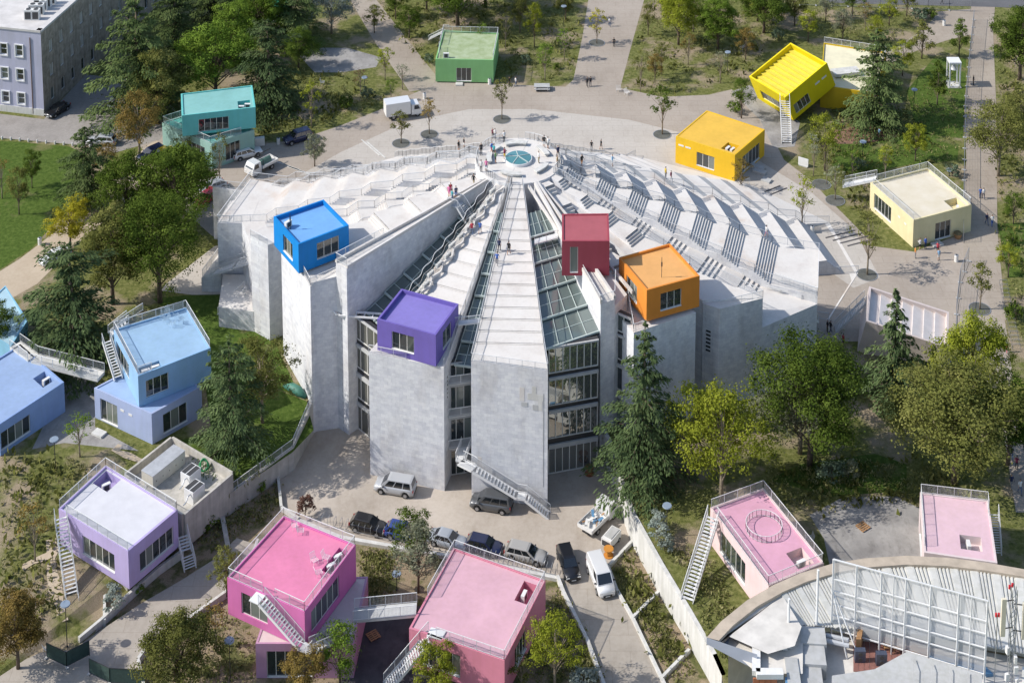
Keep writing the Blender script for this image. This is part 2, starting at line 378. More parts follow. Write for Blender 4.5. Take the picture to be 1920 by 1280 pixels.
sheet('garden_bank', TOPL[:3] + BOTL[3:] , 'park_grass')
sheet('lawn_bank', TOPL[2:] + BOTL[:4], 'lawn_grass')
sheet('lawn', P((-60, 262), (30, 266), (130, 275), (165, 292), (158, 345), (120, 400), (60, 465), (-60, 545)), 'lawn_grass', .006)
sheet('lawn', P((286, 560), (360, 552), (425, 548), (468, 596), (520, 650), (560, 738), (575, 750), (520, 728), (430, 796), (395, 800), (385, 720), (390, 640)), 'lawn_grass', .006)
sheet('lawn', P((1500, 870), (1640, 850), (1700, 870), (1700, 920), (1560, 930), (1440, 900)), 'lawn_grass', .006)
sheet('lawn', P((1560, 270), (1640, 250), (1740, 250), (1798, 270), (1795, 300), (1700, 310), (1600, 330), (1560, 310)), 'lawn_grass', .006)
sheet('lawn', P((1870, 420), (1960, 415), (1960, 520), (1890, 520)), 'lawn_grass', .006)
sheet('lawn', P((1750, 110), (1812, 110), (1806, 260), (1720, 250), (1700, 170)), 'lawn_grass', .006)
plaza = P((255, 262), (310, 245), (480, 272), (560, 262), (640, 235), (720, 203), (770, 178), (800, 165), (816, 152), (935, 158), (1060, 163), (1075, 150), (1092, 70), (1108, -30), (1216, -30), (1180, 100), (1163, 165), (1240, 182), (1330, 178), (1372, 168), (1400, 192), (1440, 240), (1470, 300), (1520, 338), (1560, 380), (1600, 420), (1640, 462), (1713, 472), (1800, 440), (1812, 300), (1818, 150), (1830, 60), (1860, 60), (1866, 200), (1868, 430), (1884, 600), (1898, 700), (1925, 800), (1990, 960), (1905, 960), (1880, 800), (1860, 720), (1800, 690), (1640, 640), (1540, 640), (1480, 560), (960, 500), (480, 560), (440, 470), (395, 440), (350, 400), (300, 330))
sheet('plaza', plaza, 'plaza_concrete', .010)
sheet('plaza_band', P((560, 330), (640, 285), (760, 230), (880, 205), (1000, 205), (1180, 225), (1300, 255), (1420, 300), (1520, 360), (1600, 430), (1650, 520), (1600, 540), (1300, 330), (972, 262), (640, 320)), 'plaza_pale', .014)
sheet('path', P((640, -30), (682, -30), (760, 70), (824, 150), (800, 168), (768, 172), (700, 75), (668, 20)), 'path_concrete', .016)
sheet('gravel_yard', P((556, 100), (600, 90), (650, 90), (715, 108), (705, 126), (640, 136), (590, 136)), 'gravel', .006)
sheet('gravel_yard', P((1372, 172), (1405, 160), (1500, 230), (1490, 275), (1450, 278), (1425, 225)), 'gravel', .018)
sheet('red_soil', P((1548, 250), (1590, 232), (1650, 228), (1690, 238), (1680, 258), (1620, 270), (1570, 270)), mat('play_soil', (.20, .115, .075), .95, .35, 1.5, bump=.5).name, .02)
sheet('path', P((1630, 116), (1690, 84), (1740, 48), (1760, 22), (1832, 16), (1834, 62), (1775, 76), (1722, 94), (1650, 128)), 'path_concrete', .012)
sheet('footpath', P((1820, -20), (1868, -20), (1862, 60), (1868, 200), (1870, 430), (1886, 600), (1870, 600), (1806, 480), (1812, 300), (1808, 200), (1822, 60)), 'path_concrete', .018)
sheet('road', P((1440, -40), (1990, -40), (1990, 20), (1870, 14), (1560, 6)), 'asphalt', .022)
sheet('cobbled_street', P((-110, 200), (82, 224), (160, 140), (250, 150), (330, 205), (300, 262), (215, 287), (170, 274), (0, 259), (-110, 252)), 'cobble', .02)
sheet('sand_path', P((-70, 600), (-70, 552), (36, 486), (118, 424), (196, 352), (246, 300), (290, 262), (345, 290), (300, 335), (222, 392), (140, 462), (70, 532), (0, 572)), 'sand_path', .013)
sheet('side_terrace', P((302, 545), (312, 532), (402, 462), (440, 452), (478, 500), (472, 568), (428, 552), (360, 553)), 'plaza_pale', .024)
sheet('gravel_yard', P((1518, 965), (1580, 932), (1680, 930), (1735, 958), (1735, 1080), (1560, 1080), (1545, 1010)), 'gravel', .012)
sheet('gravel_yard', P((130, 700), (180, 712), (178, 800), (260, 845), (120, 830), (60, 842)), 'gravel', .012)
sheet('courtyard', P((600, 790), (1112, 790), (1128, 858), (1143, 890), (1172, 985), (1184, 1018), (1137, 1062), (1050, 1084), (850, 1040), (640, 1004), (562, 976), (530, 955), (524, 900), (552, 880), (588, 812), z=ZC), 'court_concrete', ZC)
sheet('road', P((1137, 1062), (1154, 1109), (1184, 1162), (1262, 1325), (1150, 1325), (1104, 1203), (1060, 1115), (1048, 1084), z=ZC), 'road_concrete', ZC + .004)
sheet('path', P((444, 1008), (403, 1047), (340, 1087), (262, 1132), (190, 1180), (134, 1218), (0, 1228), (-90, 1245), (-90, 1335), (275, 1335), (262, 1240), (278, 1218), (353, 1167), (430, 1112), (470, 1062), (486, 1022), z=ZC + .3), 'road_concrete', ZC + .3)
sheet('dark_yard', P((660, 1150), (790, 1135), (770, 1180), (840, 1240), (800, 1320), (640, 1320), (640, 1240), z=ZC), 'dark_paving', ZC + .008)

# ground height lookup used to set things down on the terrain
from mathutils.bvhtree import BVHTree
_bv = []; _bf = []
for _o in [o for o in COL.objects if o.get('kind') == 'structure']:
    _b = len(_bv); _bv += [v.co.copy() for v in _o.data.vertices]; _bf += [tuple(i + _b for i in p.vertices) for p in _o.data.polygons]
_bvh = BVHTree.FromPolygons(_bv, _bf)
def gz(x, y):
    h = _bvh.ray_cast(Vector((x, y, 60)), Vector((0, 0, -1)))[0]
    return h.z if h is not None else 0.0
def pg(x, y):
    o = Vector((0, CAMY, CAMH)); h = _bvh.ray_cast(o, (px(x, y, 0) - o).normalized())[0]
    return h if h is not None else px(x, y, 0)

def trail(name, pts, w, material, lift=.03):
    q = [pg(a, b) for a, b in pts]; L = []; Rr = []
    for i, p in enumerate(q):
        d = (q[min(i + 1, len(q) - 1)] - q[max(i - 1, 0)]); n = Vector((-d.y, d.x, 0)).normalized() * w * (.5 + .18 * math.sin(i * 2.1)); up = Vector((0, 0, lift)); L.append(p + n + up); Rr.append(p - n + up)
    m = MB(); m.add(L + Rr, [(i, len(q) + i, len(q) + i + 1, i + 1) for i in range(len(q) - 1)]); o = m.build(name, material); o['kind'] = 'structure'
trail('dirt_trail', [(96, 1010), (100, 1030), (96, 1048), (98, 1075), (104, 1105), (112, 1135), (118, 1165)], 1.1, 'sand_path')
trail('dirt_trail', [(96, 1036), (80, 1042), (60, 1052), (40, 1062)], 1.3, 'sand_path')
trail('dirt_trail', [(215, 838), (240, 850), (262, 862), (285, 868)], 1.2, 'sand_path')
# retaining walls (things of their own)
def wall_line(name, label, pts, tops, th, material, cat='wall', side=1, bottoms=None):
    t = thing(name, label, cat, pts[0])
    for i in range(len(pts) - 1):
        p, q = Vector(pts[i]), Vector(pts[i + 1]); d = Vector((q.x - p.x, q.y - p.y, 0)).normalized(); n = Vector((-d.y, d.x, 0)) * th * side
        b0 = bottoms[i] if bottoms else p.z - .3; b1 = bottoms[i + 1] if bottoms else q.z - .3
        m = MB(); a = [Vector((p.x, p.y, b0)), Vector((q.x, q.y, b1)), Vector((q.x + n.x, q.y + n.y, b1)), Vector((p.x + n.x, p.y + n.y, b0))]
        b = [Vector((p.x, p.y, tops[i])), Vector((q.x, q.y, tops[i + 1])), Vector((q.x + n.x, q.y + n.y, tops[i + 1])), Vector((p.x + n.x, p.y + n.y, tops[i]))]
        if side < 0: a = [a[0], a[3], a[2], a[1]]; b = [b[0], b[3], b[2], b[1]]
        m.hexa(a + b); m.build('wall_panel', material, t)
    return t
wl = P((588, 812), (552, 880), (428, 966), (345, 1012), z=ZC)
lw = wall_line('retaining_wall', 'concrete retaining wall with white railing between lawn and courtyard', wl, [.6, -.6, -1.0, -1.4], .35, 'concrete_wall', side=-1)
railing(lw, [Vector((p.x - .15, p.y + .1, z)) for p, z in zip(wl, [.6, -.6, -1.0, -1.4])], .95, m='rail_white')
wall_line('retaining_wall', 'long white retaining wall descending beside the planted bed on the right', RW, [.35, .3, .1, .1, .1, .05, .0, .0], .45, 'concrete_white', side=1)
kl = P((345, 1040), (300, 1072), (262, 1105), (192, 1170), (150, 1205), z=ZC + .3)
wall_line('kerb_wall', 'low pale kerb wall along the path below the lilac pavilion', kl, [-2.6] * 5, .3, 'concrete_white', side=-1, bottoms=[ZC - .2] * 5)
wall_line('kerb_wall', 'low kerb wall running down from the lilac pavilion to the path', P((188, 1078), (194, 1125), (193, 1168), z=-3.1), [-2.5, -2.6, -2.7], .28, 'concrete_white', side=1, bottoms=[-3.6] * 3)
kr = P((486, 1016), (470, 1062), (430, 1112), (353, 1167), (278, 1218), (262, 1240), (275, 1300), z=ZC + .3)
wall_line('kerb_wall', 'pale kerb along the path opposite the lilac pavilion', kr, [ZC + .75] * 7, .3, 'concrete_white', side=-1, bottoms=[ZC - .2] * 7)
wall_line('kerb_wall', 'low wall between the courtyard and the soil bed', P((524, 898), (530, 955), (562, 976), z=ZC), [ZC + .5] * 3, .3, 'concrete_white', side=-1)
wall_line('kerb_wall', 'short concrete strip across the soil bed beside the retaining wall', P((420, 966), (432, 1030), z=ZC), [ZC + .5] * 2, .5, 'concrete_wall', side=-1)
rowp = P((562, 976), (640, 1008), (850, 1044), (1046, 1084), z=ZC)
wall_line('kerb_wall', 'low pale wall below the row of parked cars', rowp, [ZC + .35] * 4, .45, 'concrete_white', side=-1)
wall_line('kerb_wall', 'kerb on the left side of the road at the bottom', P((1048, 1084), (1060, 1115), (1104, 1203), (1150, 1325), z=ZC), [ZC + .45] * 4, .35, 'concrete_white', side=-1)
wall_line('kerb_wall', 'kerb on the right side of the road below the white retaining wall', P((1137, 1062), (1154, 1109), (1184, 1162), (1262, 1325), z=ZC), [ZC + .35] * 4, .3, 'concrete_white', side=1)
wall_line('kerb_wall', 'upper concrete strip across the planted bed beside the white van', P((1140, 1062), (1184, 1016), z=ZC), [ZC + .4] * 2, .3, 'concrete_white', side=-1)
wall_line('kerb_wall', 'middle concrete strip across the planted bed beside the road', P((1184, 1160), (1232, 1112), z=ZC), [ZC + .4] * 2, .3, 'concrete_white', side=-1)
wall_line('kerb_wall', 'lowest concrete strip across the planted bed near the bottom edge', P((1238, 1273), (1290, 1220), z=ZC), [ZC + .4] * 2, .3, 'concrete_white', side=-1)

# ================================================================ PYRAMID
AX, AY, AZ = .84, 13.6, 19.3
AC = Vector((AX, AY, 0)); PR = 5.45
pyr = thing('pyramid_building', 'huge white pyramid shaped hall of radiating fins, stepped terraces and glass roofs', 'building', (AX, AY, 0))
pyr_rails = []
def rim(o, r=PR):
    d = Vector((o[0] - AX, o[1] - AY, 0)).normalized(); return AC + d * r
def sector(O0, O1, zin, zout, flights, risers, lf, zfloor, last=1.0, first=.6, I0=None, I1=None, mtop='white_terrace', mside='stone_cladding', tread=None, rail0=True, rail1=True, slope=0.0):
    """stepped terrace between two radial edges: level landings and flights of steps"""
    I0 = Vector(I0) if I0 is not None else rim(O0); I1 = Vector(I1) if I1 is not None else rim(O1); O0 = Vector((O0[0], O0[1], 0)); O1 = Vector((O1[0], O1[1], 0))
    n = flights; D = zin - zout
    bs = ((O0 - I0).normalized() + (O1 - I1).normalized()).normalized(); r0 = max(I0.dot(bs), I1.dot(bs)); r1 = min(O0.dot(bs), O1.dot(bs))
    def edge(A, B, q):
        if q <= 1e-6: return A
        if q >= 1 - 1e-6: return B
        return A.lerp(B, (r0 + (r1 - r0) * q - A.dot(bs)) / (B - A).dot(bs))
    w = []
    for k in range(n): w += [('l', first if k == 0 else 1.0), ('f', (1 - lf) / lf)]
    w.append(('l', last)); T = sum(x[1] for x in w); s = 0; z = zin; prof = []
    for kind, ww in w:
        e = s + ww / T; pts = []
        if e > 1 - 1e-6: e = 1.0
        if kind == 'l':
            pts = [(s, z), (e, z - slope)]; z -= slope
        else:
            r = (D - slope * (n + 1)) / (n * risers)
            for k in range(risers):
                a = s + (e - s) * k / risers; b = s + (e - s) * (k + 1) / risers
                pts += [(a, z), (a, z - r), (b, z - r)]; z -= r
        prof += pts
        vs = []
        for A, B in ((I0, O0), (I1, O1)):
            for (q, zz) in pts: c = edge(A, B, q); vs.append((c.x, c.y, zz))
            for q in (e, s): c = edge(A, B, q); vs.append((c.x, c.y, zfloor))
        N = len(pts) + 2; fs = [(i, i + 1, i + 1 + N, i + N) for i in range(len(pts) - 1)]
        mi = [0] * len(fs); fs += [tuple(range(N)), tuple(range(2 * N - 1, N - 1, -1)), (len(pts) - 1, 2 * N - 3 , 2 * N - 2, len(pts))]; mi += [1, 1, 1]
        fs[-1] = (len(pts) - 1, len(pts), N + len(pts), N + len(pts) - 1)
        m = MB(); m.v = vs; m.f = fs; m.m = mi
        m.build('terrace_landing' if kind == 'l' else 'stair_flight', [mtop, mside], pyr)
        s = e
    for A, B, use in ((I0, O0, rail0), (I1, O1, rail1)):
        if use:
            pp = [];
            for q, zz in prof[::1]:
                c = edge(A, B, q); v = Vector((c.x, c.y, zz))
                if not pp or (Vector((v.x, v.y, 0)) - Vector((pp[-1].x, pp[-1].y, 0))).length > 1.2: pp.append(v)
            railing(pyr, pp, 1.0, .16, 2.4, 'rail_grey')
    return I0, I1
def fin(pts, tops, zfloor=ZC, name='fin_wall', material='stone_cladding', cap=True):
    m = MB(); m.prism(pts, zfloor, tops); m.m = [0] * len(m.f); m.m[1] = 1
    return m.build(name, [material, 'white_terrace'], pyr)
J1 = (39.6, 7.9); J2 = (37.7, -1.6); IR = (30.2, -6.2); IM = (24.8, -8.1); IL = (22.9, -6.7)
K1 = (41.2, 8.3); K2 = (47.2, 18.6); K3 = (45.5, 30.5)
# right hand terraces
sector(IL, IR, AZ - .1, 12.9, 6, 4, .70, -1.0, last=1.3, rail0=False, slope=.08)
sector(IR, J2, AZ - .6, 9.0, 6, 4, .5, -1.0, rail0=False, rail1=False, slope=.6)
sector(J2, J1, AZ - .3, 10.1, 7, 7, .46, -.5, last=2.6, slope=.02)
sector(K1, K2, AZ - .3, .05, 8, 9, .27, -.2, first=.4, rail1=True, slope=-.2)
sector(K2, K3, AZ - .5, .04, 9, 9, .40, -.2, rail0=False, slope=-.1)
# back, down to the plaza
back = [K3, (35.5, 40.5), (19, 48.5), (0.8, 51), (-18, 48), (-31, 41.5), (-39.5, 35.5), (-42.0, 26.5)]
for i in range(len(back) - 1):
    sector(back[i], back[i + 1], AZ - .4, .04, 8, 12, .34, -.2, rail0=(i != 0), rail1=False, first=.4, slope=.9)
# left hand terraces
A1 = (-36.5, 25.4); A2 = (-39.2, 14.6); A3 = (-35.9, 14.5); B1 = (-33.4, 6.2); B2 = (-30.9, 4.2); C1 = (-28.8, 1.4); C2 = (-24.0, -8.2)
D1 = (-21.0, -7.3); D2 = (-19.6, -8.5); E1 = (-16.5, -15.1); E2 = (-7.75, -17.75); F1 = (-4.62, -18.5); F2 = (4.02, -20.3); G1 = (10.3, -12.6); G2 = (12.0, -11.7); H1 = (14.1, -13.8); H2 = (21.7, -10.0)
sector((-42, 26.5), A1, AZ - .15, 8.0, 7, 7, .5, -.2, rail0=True, slope=-.1)
sector(A1, A2, AZ - .75, 9.8, 7, 6, .55, -.2, last=2.2, slope=-.1)
sector(A3, (-33.6, 8.6), AZ - 1.35, 10.0, 6, 6, .5, -.2, rail0=False, rail1=False, slope=-.1)
sector((-31.6, 8.3), (-26.6, 3.6), AZ - 1.5, 12.9, 6, 5, .6, -.5, last=1.4, rail0=True, slope=-.08)
sector(C1, C2, AZ - .9, 15.7, 3, 4, .8, ZC, last=3.0, first=1.4, rail0=False, rail1=False)
# level walled walkway D
fin([C2 if False else (-24.0, -8.0), D1, rim(D1)[:2], rim((-24, -8))[:2]], [16.0, 16.4, 18.7, 18.7], name='link_roof')
fin([D1, D2, tuple(rim(D2, 4.5)[:2]), tuple(rim(D1, 4.5)[:2])], [18.2, 18.25, 18.9, 18.9])
# front fins E and F, right fins G and H
sector(E1, E2, AZ - .35, 12.05, 13, 2, .8, ZC, last=1.4, rail0=False, rail1=True, slope=.37)
sector(F1, F2, AZ - .1, 13.4, 15, 2, .78, ZC, last=1.9, rail0=True, rail1=True, slope=.24)
fin([G1, G2, tuple(rim(G2, 4.6)[:2]), tuple(rim(G1, 4.6)[:2])], [16.4, 16.4, AZ - .2, AZ - .2])
fin([G2, (13.6, -9.6), tuple(rim((15.5, -8.5), 4.9)[:2]), tuple(rim(G2, 4.9)[:2])], [15.6, 15.6, AZ - .5, AZ - .5], name='link_roof')
sector(H1, H2, AZ - .3, 13.6, 5, 3, .7, ZC, last=4.0, rail0=False, rail1=False)
fin([(20.3, -6.6), (22.6, -5.0), tuple(rim(IL)[:2]), tuple(rim(H2)[:2])], [12.4, 12.4, AZ - .8, AZ - .8], -1.0, name='link_roof')
# end pylon faces under the I terrace: two canted piers
fin([(22.5, -5.2), (22.9, -6.9), IM, IR, (29, -3.5)], [12.6, 12.6, 12.75, 12.85, 12.85], -1.2)
# narrow raised lines on the walkway roofs
def strip(o, zin, zout, w, h, off, r0=6.0, e=1.0, m='white_terrace', name='roof_kerb'):
    d = Vector((o[0] - AX, o[1] - AY, 0)); L = d.length; d.normalize(); n = Vector((-d.y, d.x, 0))
    a = AC + d * r0 + n * off; b = AC + d * (L * e) + n * off; a.z = zin; b.z = zout
    x = MB(); x.obox(a - n * w / 2, n * w, b - a, Vector((0, 0, h))); return x.build(name, m, pyr)
mid = lambda a, b: ((a[0] + b[0]) / 2, (a[1] + b[1]) / 2)
for o, zi, zo in ((D1, 18.9, 18.22), (D2, 18.9, 18.25)): strip(o, zi, zo, .28, .35, 0)
strip(G1, AZ - .2, 16.4, .3, .5, .1); strip(G2, AZ - .2, 16.4, .3, .45, 0); strip(G2, AZ - .35, 15.7, .25, .4, -1.2); strip((14.6, -9.3), AZ - .45, 15.6, .25, .4, -.4)
railing(pyr, [Vector((*D1, 18.5)), Vector((*D2, 18.55))], 1.0, .13, m='rail_white')
railing(pyr, [Vector((*D1, 18.5)), Vector((-15.7, -2.2, 18.5))], 1.0, .13, m='rail_white')
railing(pyr, [Vector((8.2, -6.6, 17.0)), Vector((*G1, 16.5)), Vector((*G2, 16.5)), Vector((12.3, -8.2, 16.9))], 1.0, .13, m='rail_white')
railing(pyr, [Vector((13.6, -4.0, 14.6)), Vector((*H1, 13.7)), Vector((15.6, -13.1, 13.7))], 1.0, .13, m='rail_white')
railing(pyr, [Vector((*F1, 13.45)), Vector((*F2, 13.45))], .9, .13, m='rail_white')
railing(pyr, [Vector((*E1, 12.1)), Vector((*mid(E1, E2), 12.1))], .9, .13, m='rail_white')
railing(pyr, [Vector((*B1, 13.1)), Vector((*B2, 13.1))], 1.0, .13); railing(pyr, [Vector((*A1, 9.9)), Vector((*A2, 9.9)), Vector((*A3, 9.9))], 1.0, .13)
railing(pyr, [Vector((*IM, 12.95)), Vector((*IR, 12.95))], .9, .13, m='rail_white'); railing(pyr, [Vector((*J1, 10.15)), Vector((*J2, 10.15)), Vector((33.0, 1.4, 10.15))], 1.0, .13, m='rail_white')
railing(pyr, [Vector((-25.6, -4.6, 15.8)), Vector((*C2, 15.8)), Vector((-20.6, -5.6, 15.8))], 1.0, .13, m='rail_white')
# canted faces at the wall heads
fin([A2, A3, (-34.8, 15.5), (-34.5, 20), (-38.4, 20)], 9.75, -.3, name='fin_wall')
fin([B1, B2, (-27.6, 6.6), (-31.6, 9.2)], [13.3, 13.2, 13.05, 13.05], -.6)

# ---- top platform with glass oculus and curved benches
m = MB(); n = 40
vs = [(AX + PR * 1.04 * math.cos(2 * math.pi * k / n), AY + PR * 1.04 * math.sin(2 * math.pi * k / n)) for k in range(n)]
m.prism(vs, 14.0, AZ); m.m = [1] * len(m.f); m.m[1] = 0; m.build('summit_platform', ['white_terrace', 'stone_cladding'], pyr)
for k in range(6):
    a = R(15 + k * 60); x = MB(); x.beam((AX + 1.9 * math.cos(a), AY + 1.9 * math.sin(a), AZ + .005), (AX + 5.2 * math.cos(a), AY + 5.2 * math.sin(a), AZ + .005), .06, .012); x.build('floor_joint', 'slab_grey', pyr)
oc = MB(); n = 48
def ring(r0, r1, z0, z1, mi=0, mb=None, a0=0, a1=360, c=(AX, AY)):
    mb = mb or MB(); N = max(6, int(48 * (a1 - a0) / 360)); full = abs(a1 - a0 - 360) < 1e-6; K = N if full else N + 1; v = []
    for k in range(K):
        a = R(a0 + (a1 - a0) * k / N); co, si = math.cos(a), math.sin(a)
        v += [(c[0] + r0 * co, c[1] + r0 * si, z0), (c[0] + r1 * co, c[1] + r1 * si, z0), (c[0] + r1 * co, c[1] + r1 * si, z1), (c[0] + r0 * co, c[1] + r0 * si, z1)]
    f = []
    for k in range(N):
        a = 4 * k; b = 4 * ((k + 1) % K)
        for i in range(4): f.append((a + i, a + (i + 1) % 4, b + (i + 1) % 4, b + i))
    f = [tuple(reversed(q)) for q in f]
    if not full: f += [(0, 1, 2, 3), (4 * N + 3, 4 * N + 2, 4 * N + 1, 4 * N)]
    return mb.add(v, f, mi)
ocr = ring(1.66, 1.80, AZ, AZ + .40).build('oculus_rim', 'white_steel', pyr)
for k in range(5):
    a0, a1 = R(100 + 72 * k), R(100 + 72 * (k + 1)); g = MB(); pts = [(AX, AY, AZ + .60)] + [(AX + 1.70 * math.cos(a0 + (a1 - a0) * j / 8), AY + 1.70 * math.sin(a0 + (a1 - a0) * j / 8), AZ + .42) for j in range(9)]
    g.add(pts, [(0, j, j + 1) for j in range(1, 9)]); g.build('oculus_pane', 'glass_oculus', ocr)
    b = MB(); b.beam((AX, AY, AZ + .63), (AX + 1.72 * math.cos(a0), AY + 1.72 * math.sin(a0), AZ + .45), .09, .06); b.build('glazing_bar', 'frame_green', ocr)
for i, (a, da) in enumerate(((95, 44), (30, 36), (-38, 36), (-104, 40), (178, 34), (140, 22))):
    b = thing('curved_bench', ['pale curved bench behind the glass dome on the summit', 'pale curved bench at the right of the glass dome, further one', 'pale curved bench at the front right of the glass dome', 'pale curved bench in front of the glass dome', 'pale curved bench at the left of the glass dome', 'short curved bench at the back left of the glass dome'][i], 'bench', (AX + 3.9 * math.cos(R(a)), AY + 3.9 * math.sin(R(a)), AZ))
    ring(3.55, 4.25, AZ + .3, AZ + .46, a0=a - da / 2, a1=a + da / 2).build('seat', 'concrete_white', b)
    ring(3.75, 4.08, AZ + .01, AZ + .3, a0=a - da / 2 + 2, a1=a + da / 2 - 2).build('plinth', 'slab_grey', b)
for a0, a1 in ((40, 80), (110, 150), (165, 195), (218, 240), (255, 262), (-35, 5)):
    railing(pyr, [Vector((AX + 5.5 * math.cos(R(a0 + (a1 - a0) * k / 6)), AY + 5.5 * math.sin(R(a0 + (a1 - a0) * k / 6)), AZ)) for k in range(7)], 1.0, .14, 2, 'rail_white')

# ---- glass roofs and facades in the bays between the front fins
def lerp2(a, b, t): return (a[0] + (b[0] - a[0]) * t, a[1] + (b[1] - a[1]) * t)
def glass_roof(o0, o1, zin, zout, t0, t1, cols, bands, gm, fm='frame_green', step=.35):
    """sloped glazing in a bay; rafters run down the slope, cross beams step it"""
    r = None
    for k in range(bands):
        s0 = t0 + (t1 - t0) * k / bands; s1 = t0 + (t1 - t0) * (k + 1) / bands
        z0 = zin + (zout - zin) * k / bands - step * .5; z1 = zin + (zout - zin) * (k + 1) / bands + step * .2
        a0, a1 = (lerp2((AX, AY), o, s0) for o in (o0, o1)); b0, b1 = (lerp2((AX, AY), o, s1) for o in (o0, o1))
        fr = MB()
        for c in range(cols + 1):
            u = c / cols; p = (*lerp2(a0, a1, u), z0 + .05); q = (*lerp2(b0, b1, u), z1 + .05); fr.beam(p, q, .065, .12)
        fr.beam((*b0, z1), (*b1, z1), .16, .24); fr.beam((*lerp2(a0, b0, .5), (z0 + z1) / 2), (*lerp2(a1, b1, .5), (z0 + z1) / 2), .06, .1)
        f = fr.build('glass_roof', fm, pyr)
        for c in range(cols):
            for h in range(2):
                u0, u1 = c / cols, (c + 1) / cols; q0, q1 = h / 2, (h + 1) / 2
                A = [(*lerp2(lerp2(a0, b0, q), lerp2(a1, b1, q), u), z0 + (z1 - z0) * q) for u, q in ((u0, q1), (u1, q1), (u1, q0), (u0, q0))]
                g = MB(); g.add(A, [(0, 1, 2, 3)]); g.build('pane', gm, f)
glass_roof((-19.0, -8.3), (-12.6, -16.5), 17.4, 11.3, .28, .93, 4, 6, 'glass_green')
glass_roof((-7.3, -17.9), (-4.8, -18.4), 17.8, 10.6, .3, .92, 2, 7, 'glass_green')
glass_roof((4.1, -19.5), (11.6, -15.6), 17.9, 12.7, .30, .885, 4, 5, 'glass_teal')
# curtain wall F-G : four storeys
def storeys(p0, p1, levels, cols, gm, rail=None, fm='frame_pale', slab=.5):
    p0 = Vector((p0[0], p0[1], 0)); p1 = Vector((p1[0], p1[1], 0)); u = (p1 - p0).normalized(); L = (p1 - p0).length; n = u.cross(Vector((0, 0, 1)))
    for i, (z0, z1) in enumerate(levels):
        w = window(pyr, p0 + Vector((0, 0, z0)), u, n, L, z1 - z0, cols, fm, gm, .09, .12)
        s = MB(); nz = levels[i + 1][0] if i + 1 < len(levels) else z1 + .25
        s.obox(p0 + Vector((0, 0, z1 + .01)) - n * .3, u * L, n * .62, Vector((0, 0, max(.2, (nz - z1) * .45)))); s.build('floor_slab', 'slab_grey', pyr)
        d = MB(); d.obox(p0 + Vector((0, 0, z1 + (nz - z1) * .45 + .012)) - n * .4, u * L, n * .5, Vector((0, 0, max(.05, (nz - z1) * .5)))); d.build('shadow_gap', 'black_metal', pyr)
        if rail and i: railing(pyr, [p0 + n * rail + Vector((0, 0, z0 - .05)), p1 + n * rail + Vector((0, 0, z0 - .05))], 1.05, .13, m='rail_white')
    return u, n
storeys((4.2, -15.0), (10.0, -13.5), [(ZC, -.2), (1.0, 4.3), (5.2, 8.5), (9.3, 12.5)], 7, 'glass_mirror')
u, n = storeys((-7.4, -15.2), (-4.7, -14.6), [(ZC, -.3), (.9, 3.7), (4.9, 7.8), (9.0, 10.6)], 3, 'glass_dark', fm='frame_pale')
for z in (.75, 4.75, 8.85):
    b = MB(); p = Vector((-7.6, -15.3, z)); q = Vector((-4.7, -14.7, z)); b.obox(p, q - p, n * 1.3, Vector((0, 0, .16))); b.build('balcony', 'slab_grey', pyr)
    railing(pyr, [p + n * 1.25 + Vector((0, 0, .16)), q + n * 1.25 + Vector((0, 0, .16))], 1.0, .12, m='rail_white')
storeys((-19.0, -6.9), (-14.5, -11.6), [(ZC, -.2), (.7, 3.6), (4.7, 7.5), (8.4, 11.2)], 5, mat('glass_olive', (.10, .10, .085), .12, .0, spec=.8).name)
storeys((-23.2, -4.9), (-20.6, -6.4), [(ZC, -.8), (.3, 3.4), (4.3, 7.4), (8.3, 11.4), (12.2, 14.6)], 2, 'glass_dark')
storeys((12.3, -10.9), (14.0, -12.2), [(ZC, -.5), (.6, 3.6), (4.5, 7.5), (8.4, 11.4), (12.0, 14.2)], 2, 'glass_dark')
# canopy beam across the bay beside D
cb = MB(); a = Vector((-22.4, -5.4, 11.9)); b = Vector((-20.6, -7.7, 11.9)); c = Vector((-14.6, -8.4, 11.9))
for p, q in ((a, b), (b, c)):
    d = (q - p).normalized(); s = d.cross(Vector((0, 0, 1))) * .45
    cb.beam(p + s, q + s, .14, .2); cb.beam(p - s, q - s, .14, .2); k = max(2, int((q - p).length / .95))
    for i in range(k + 1): x = p.lerp(q, i / k); cb.beam(x + s, x - s, .1, .14)
cb.build('canopy_frame', 'white_steel', pyr)
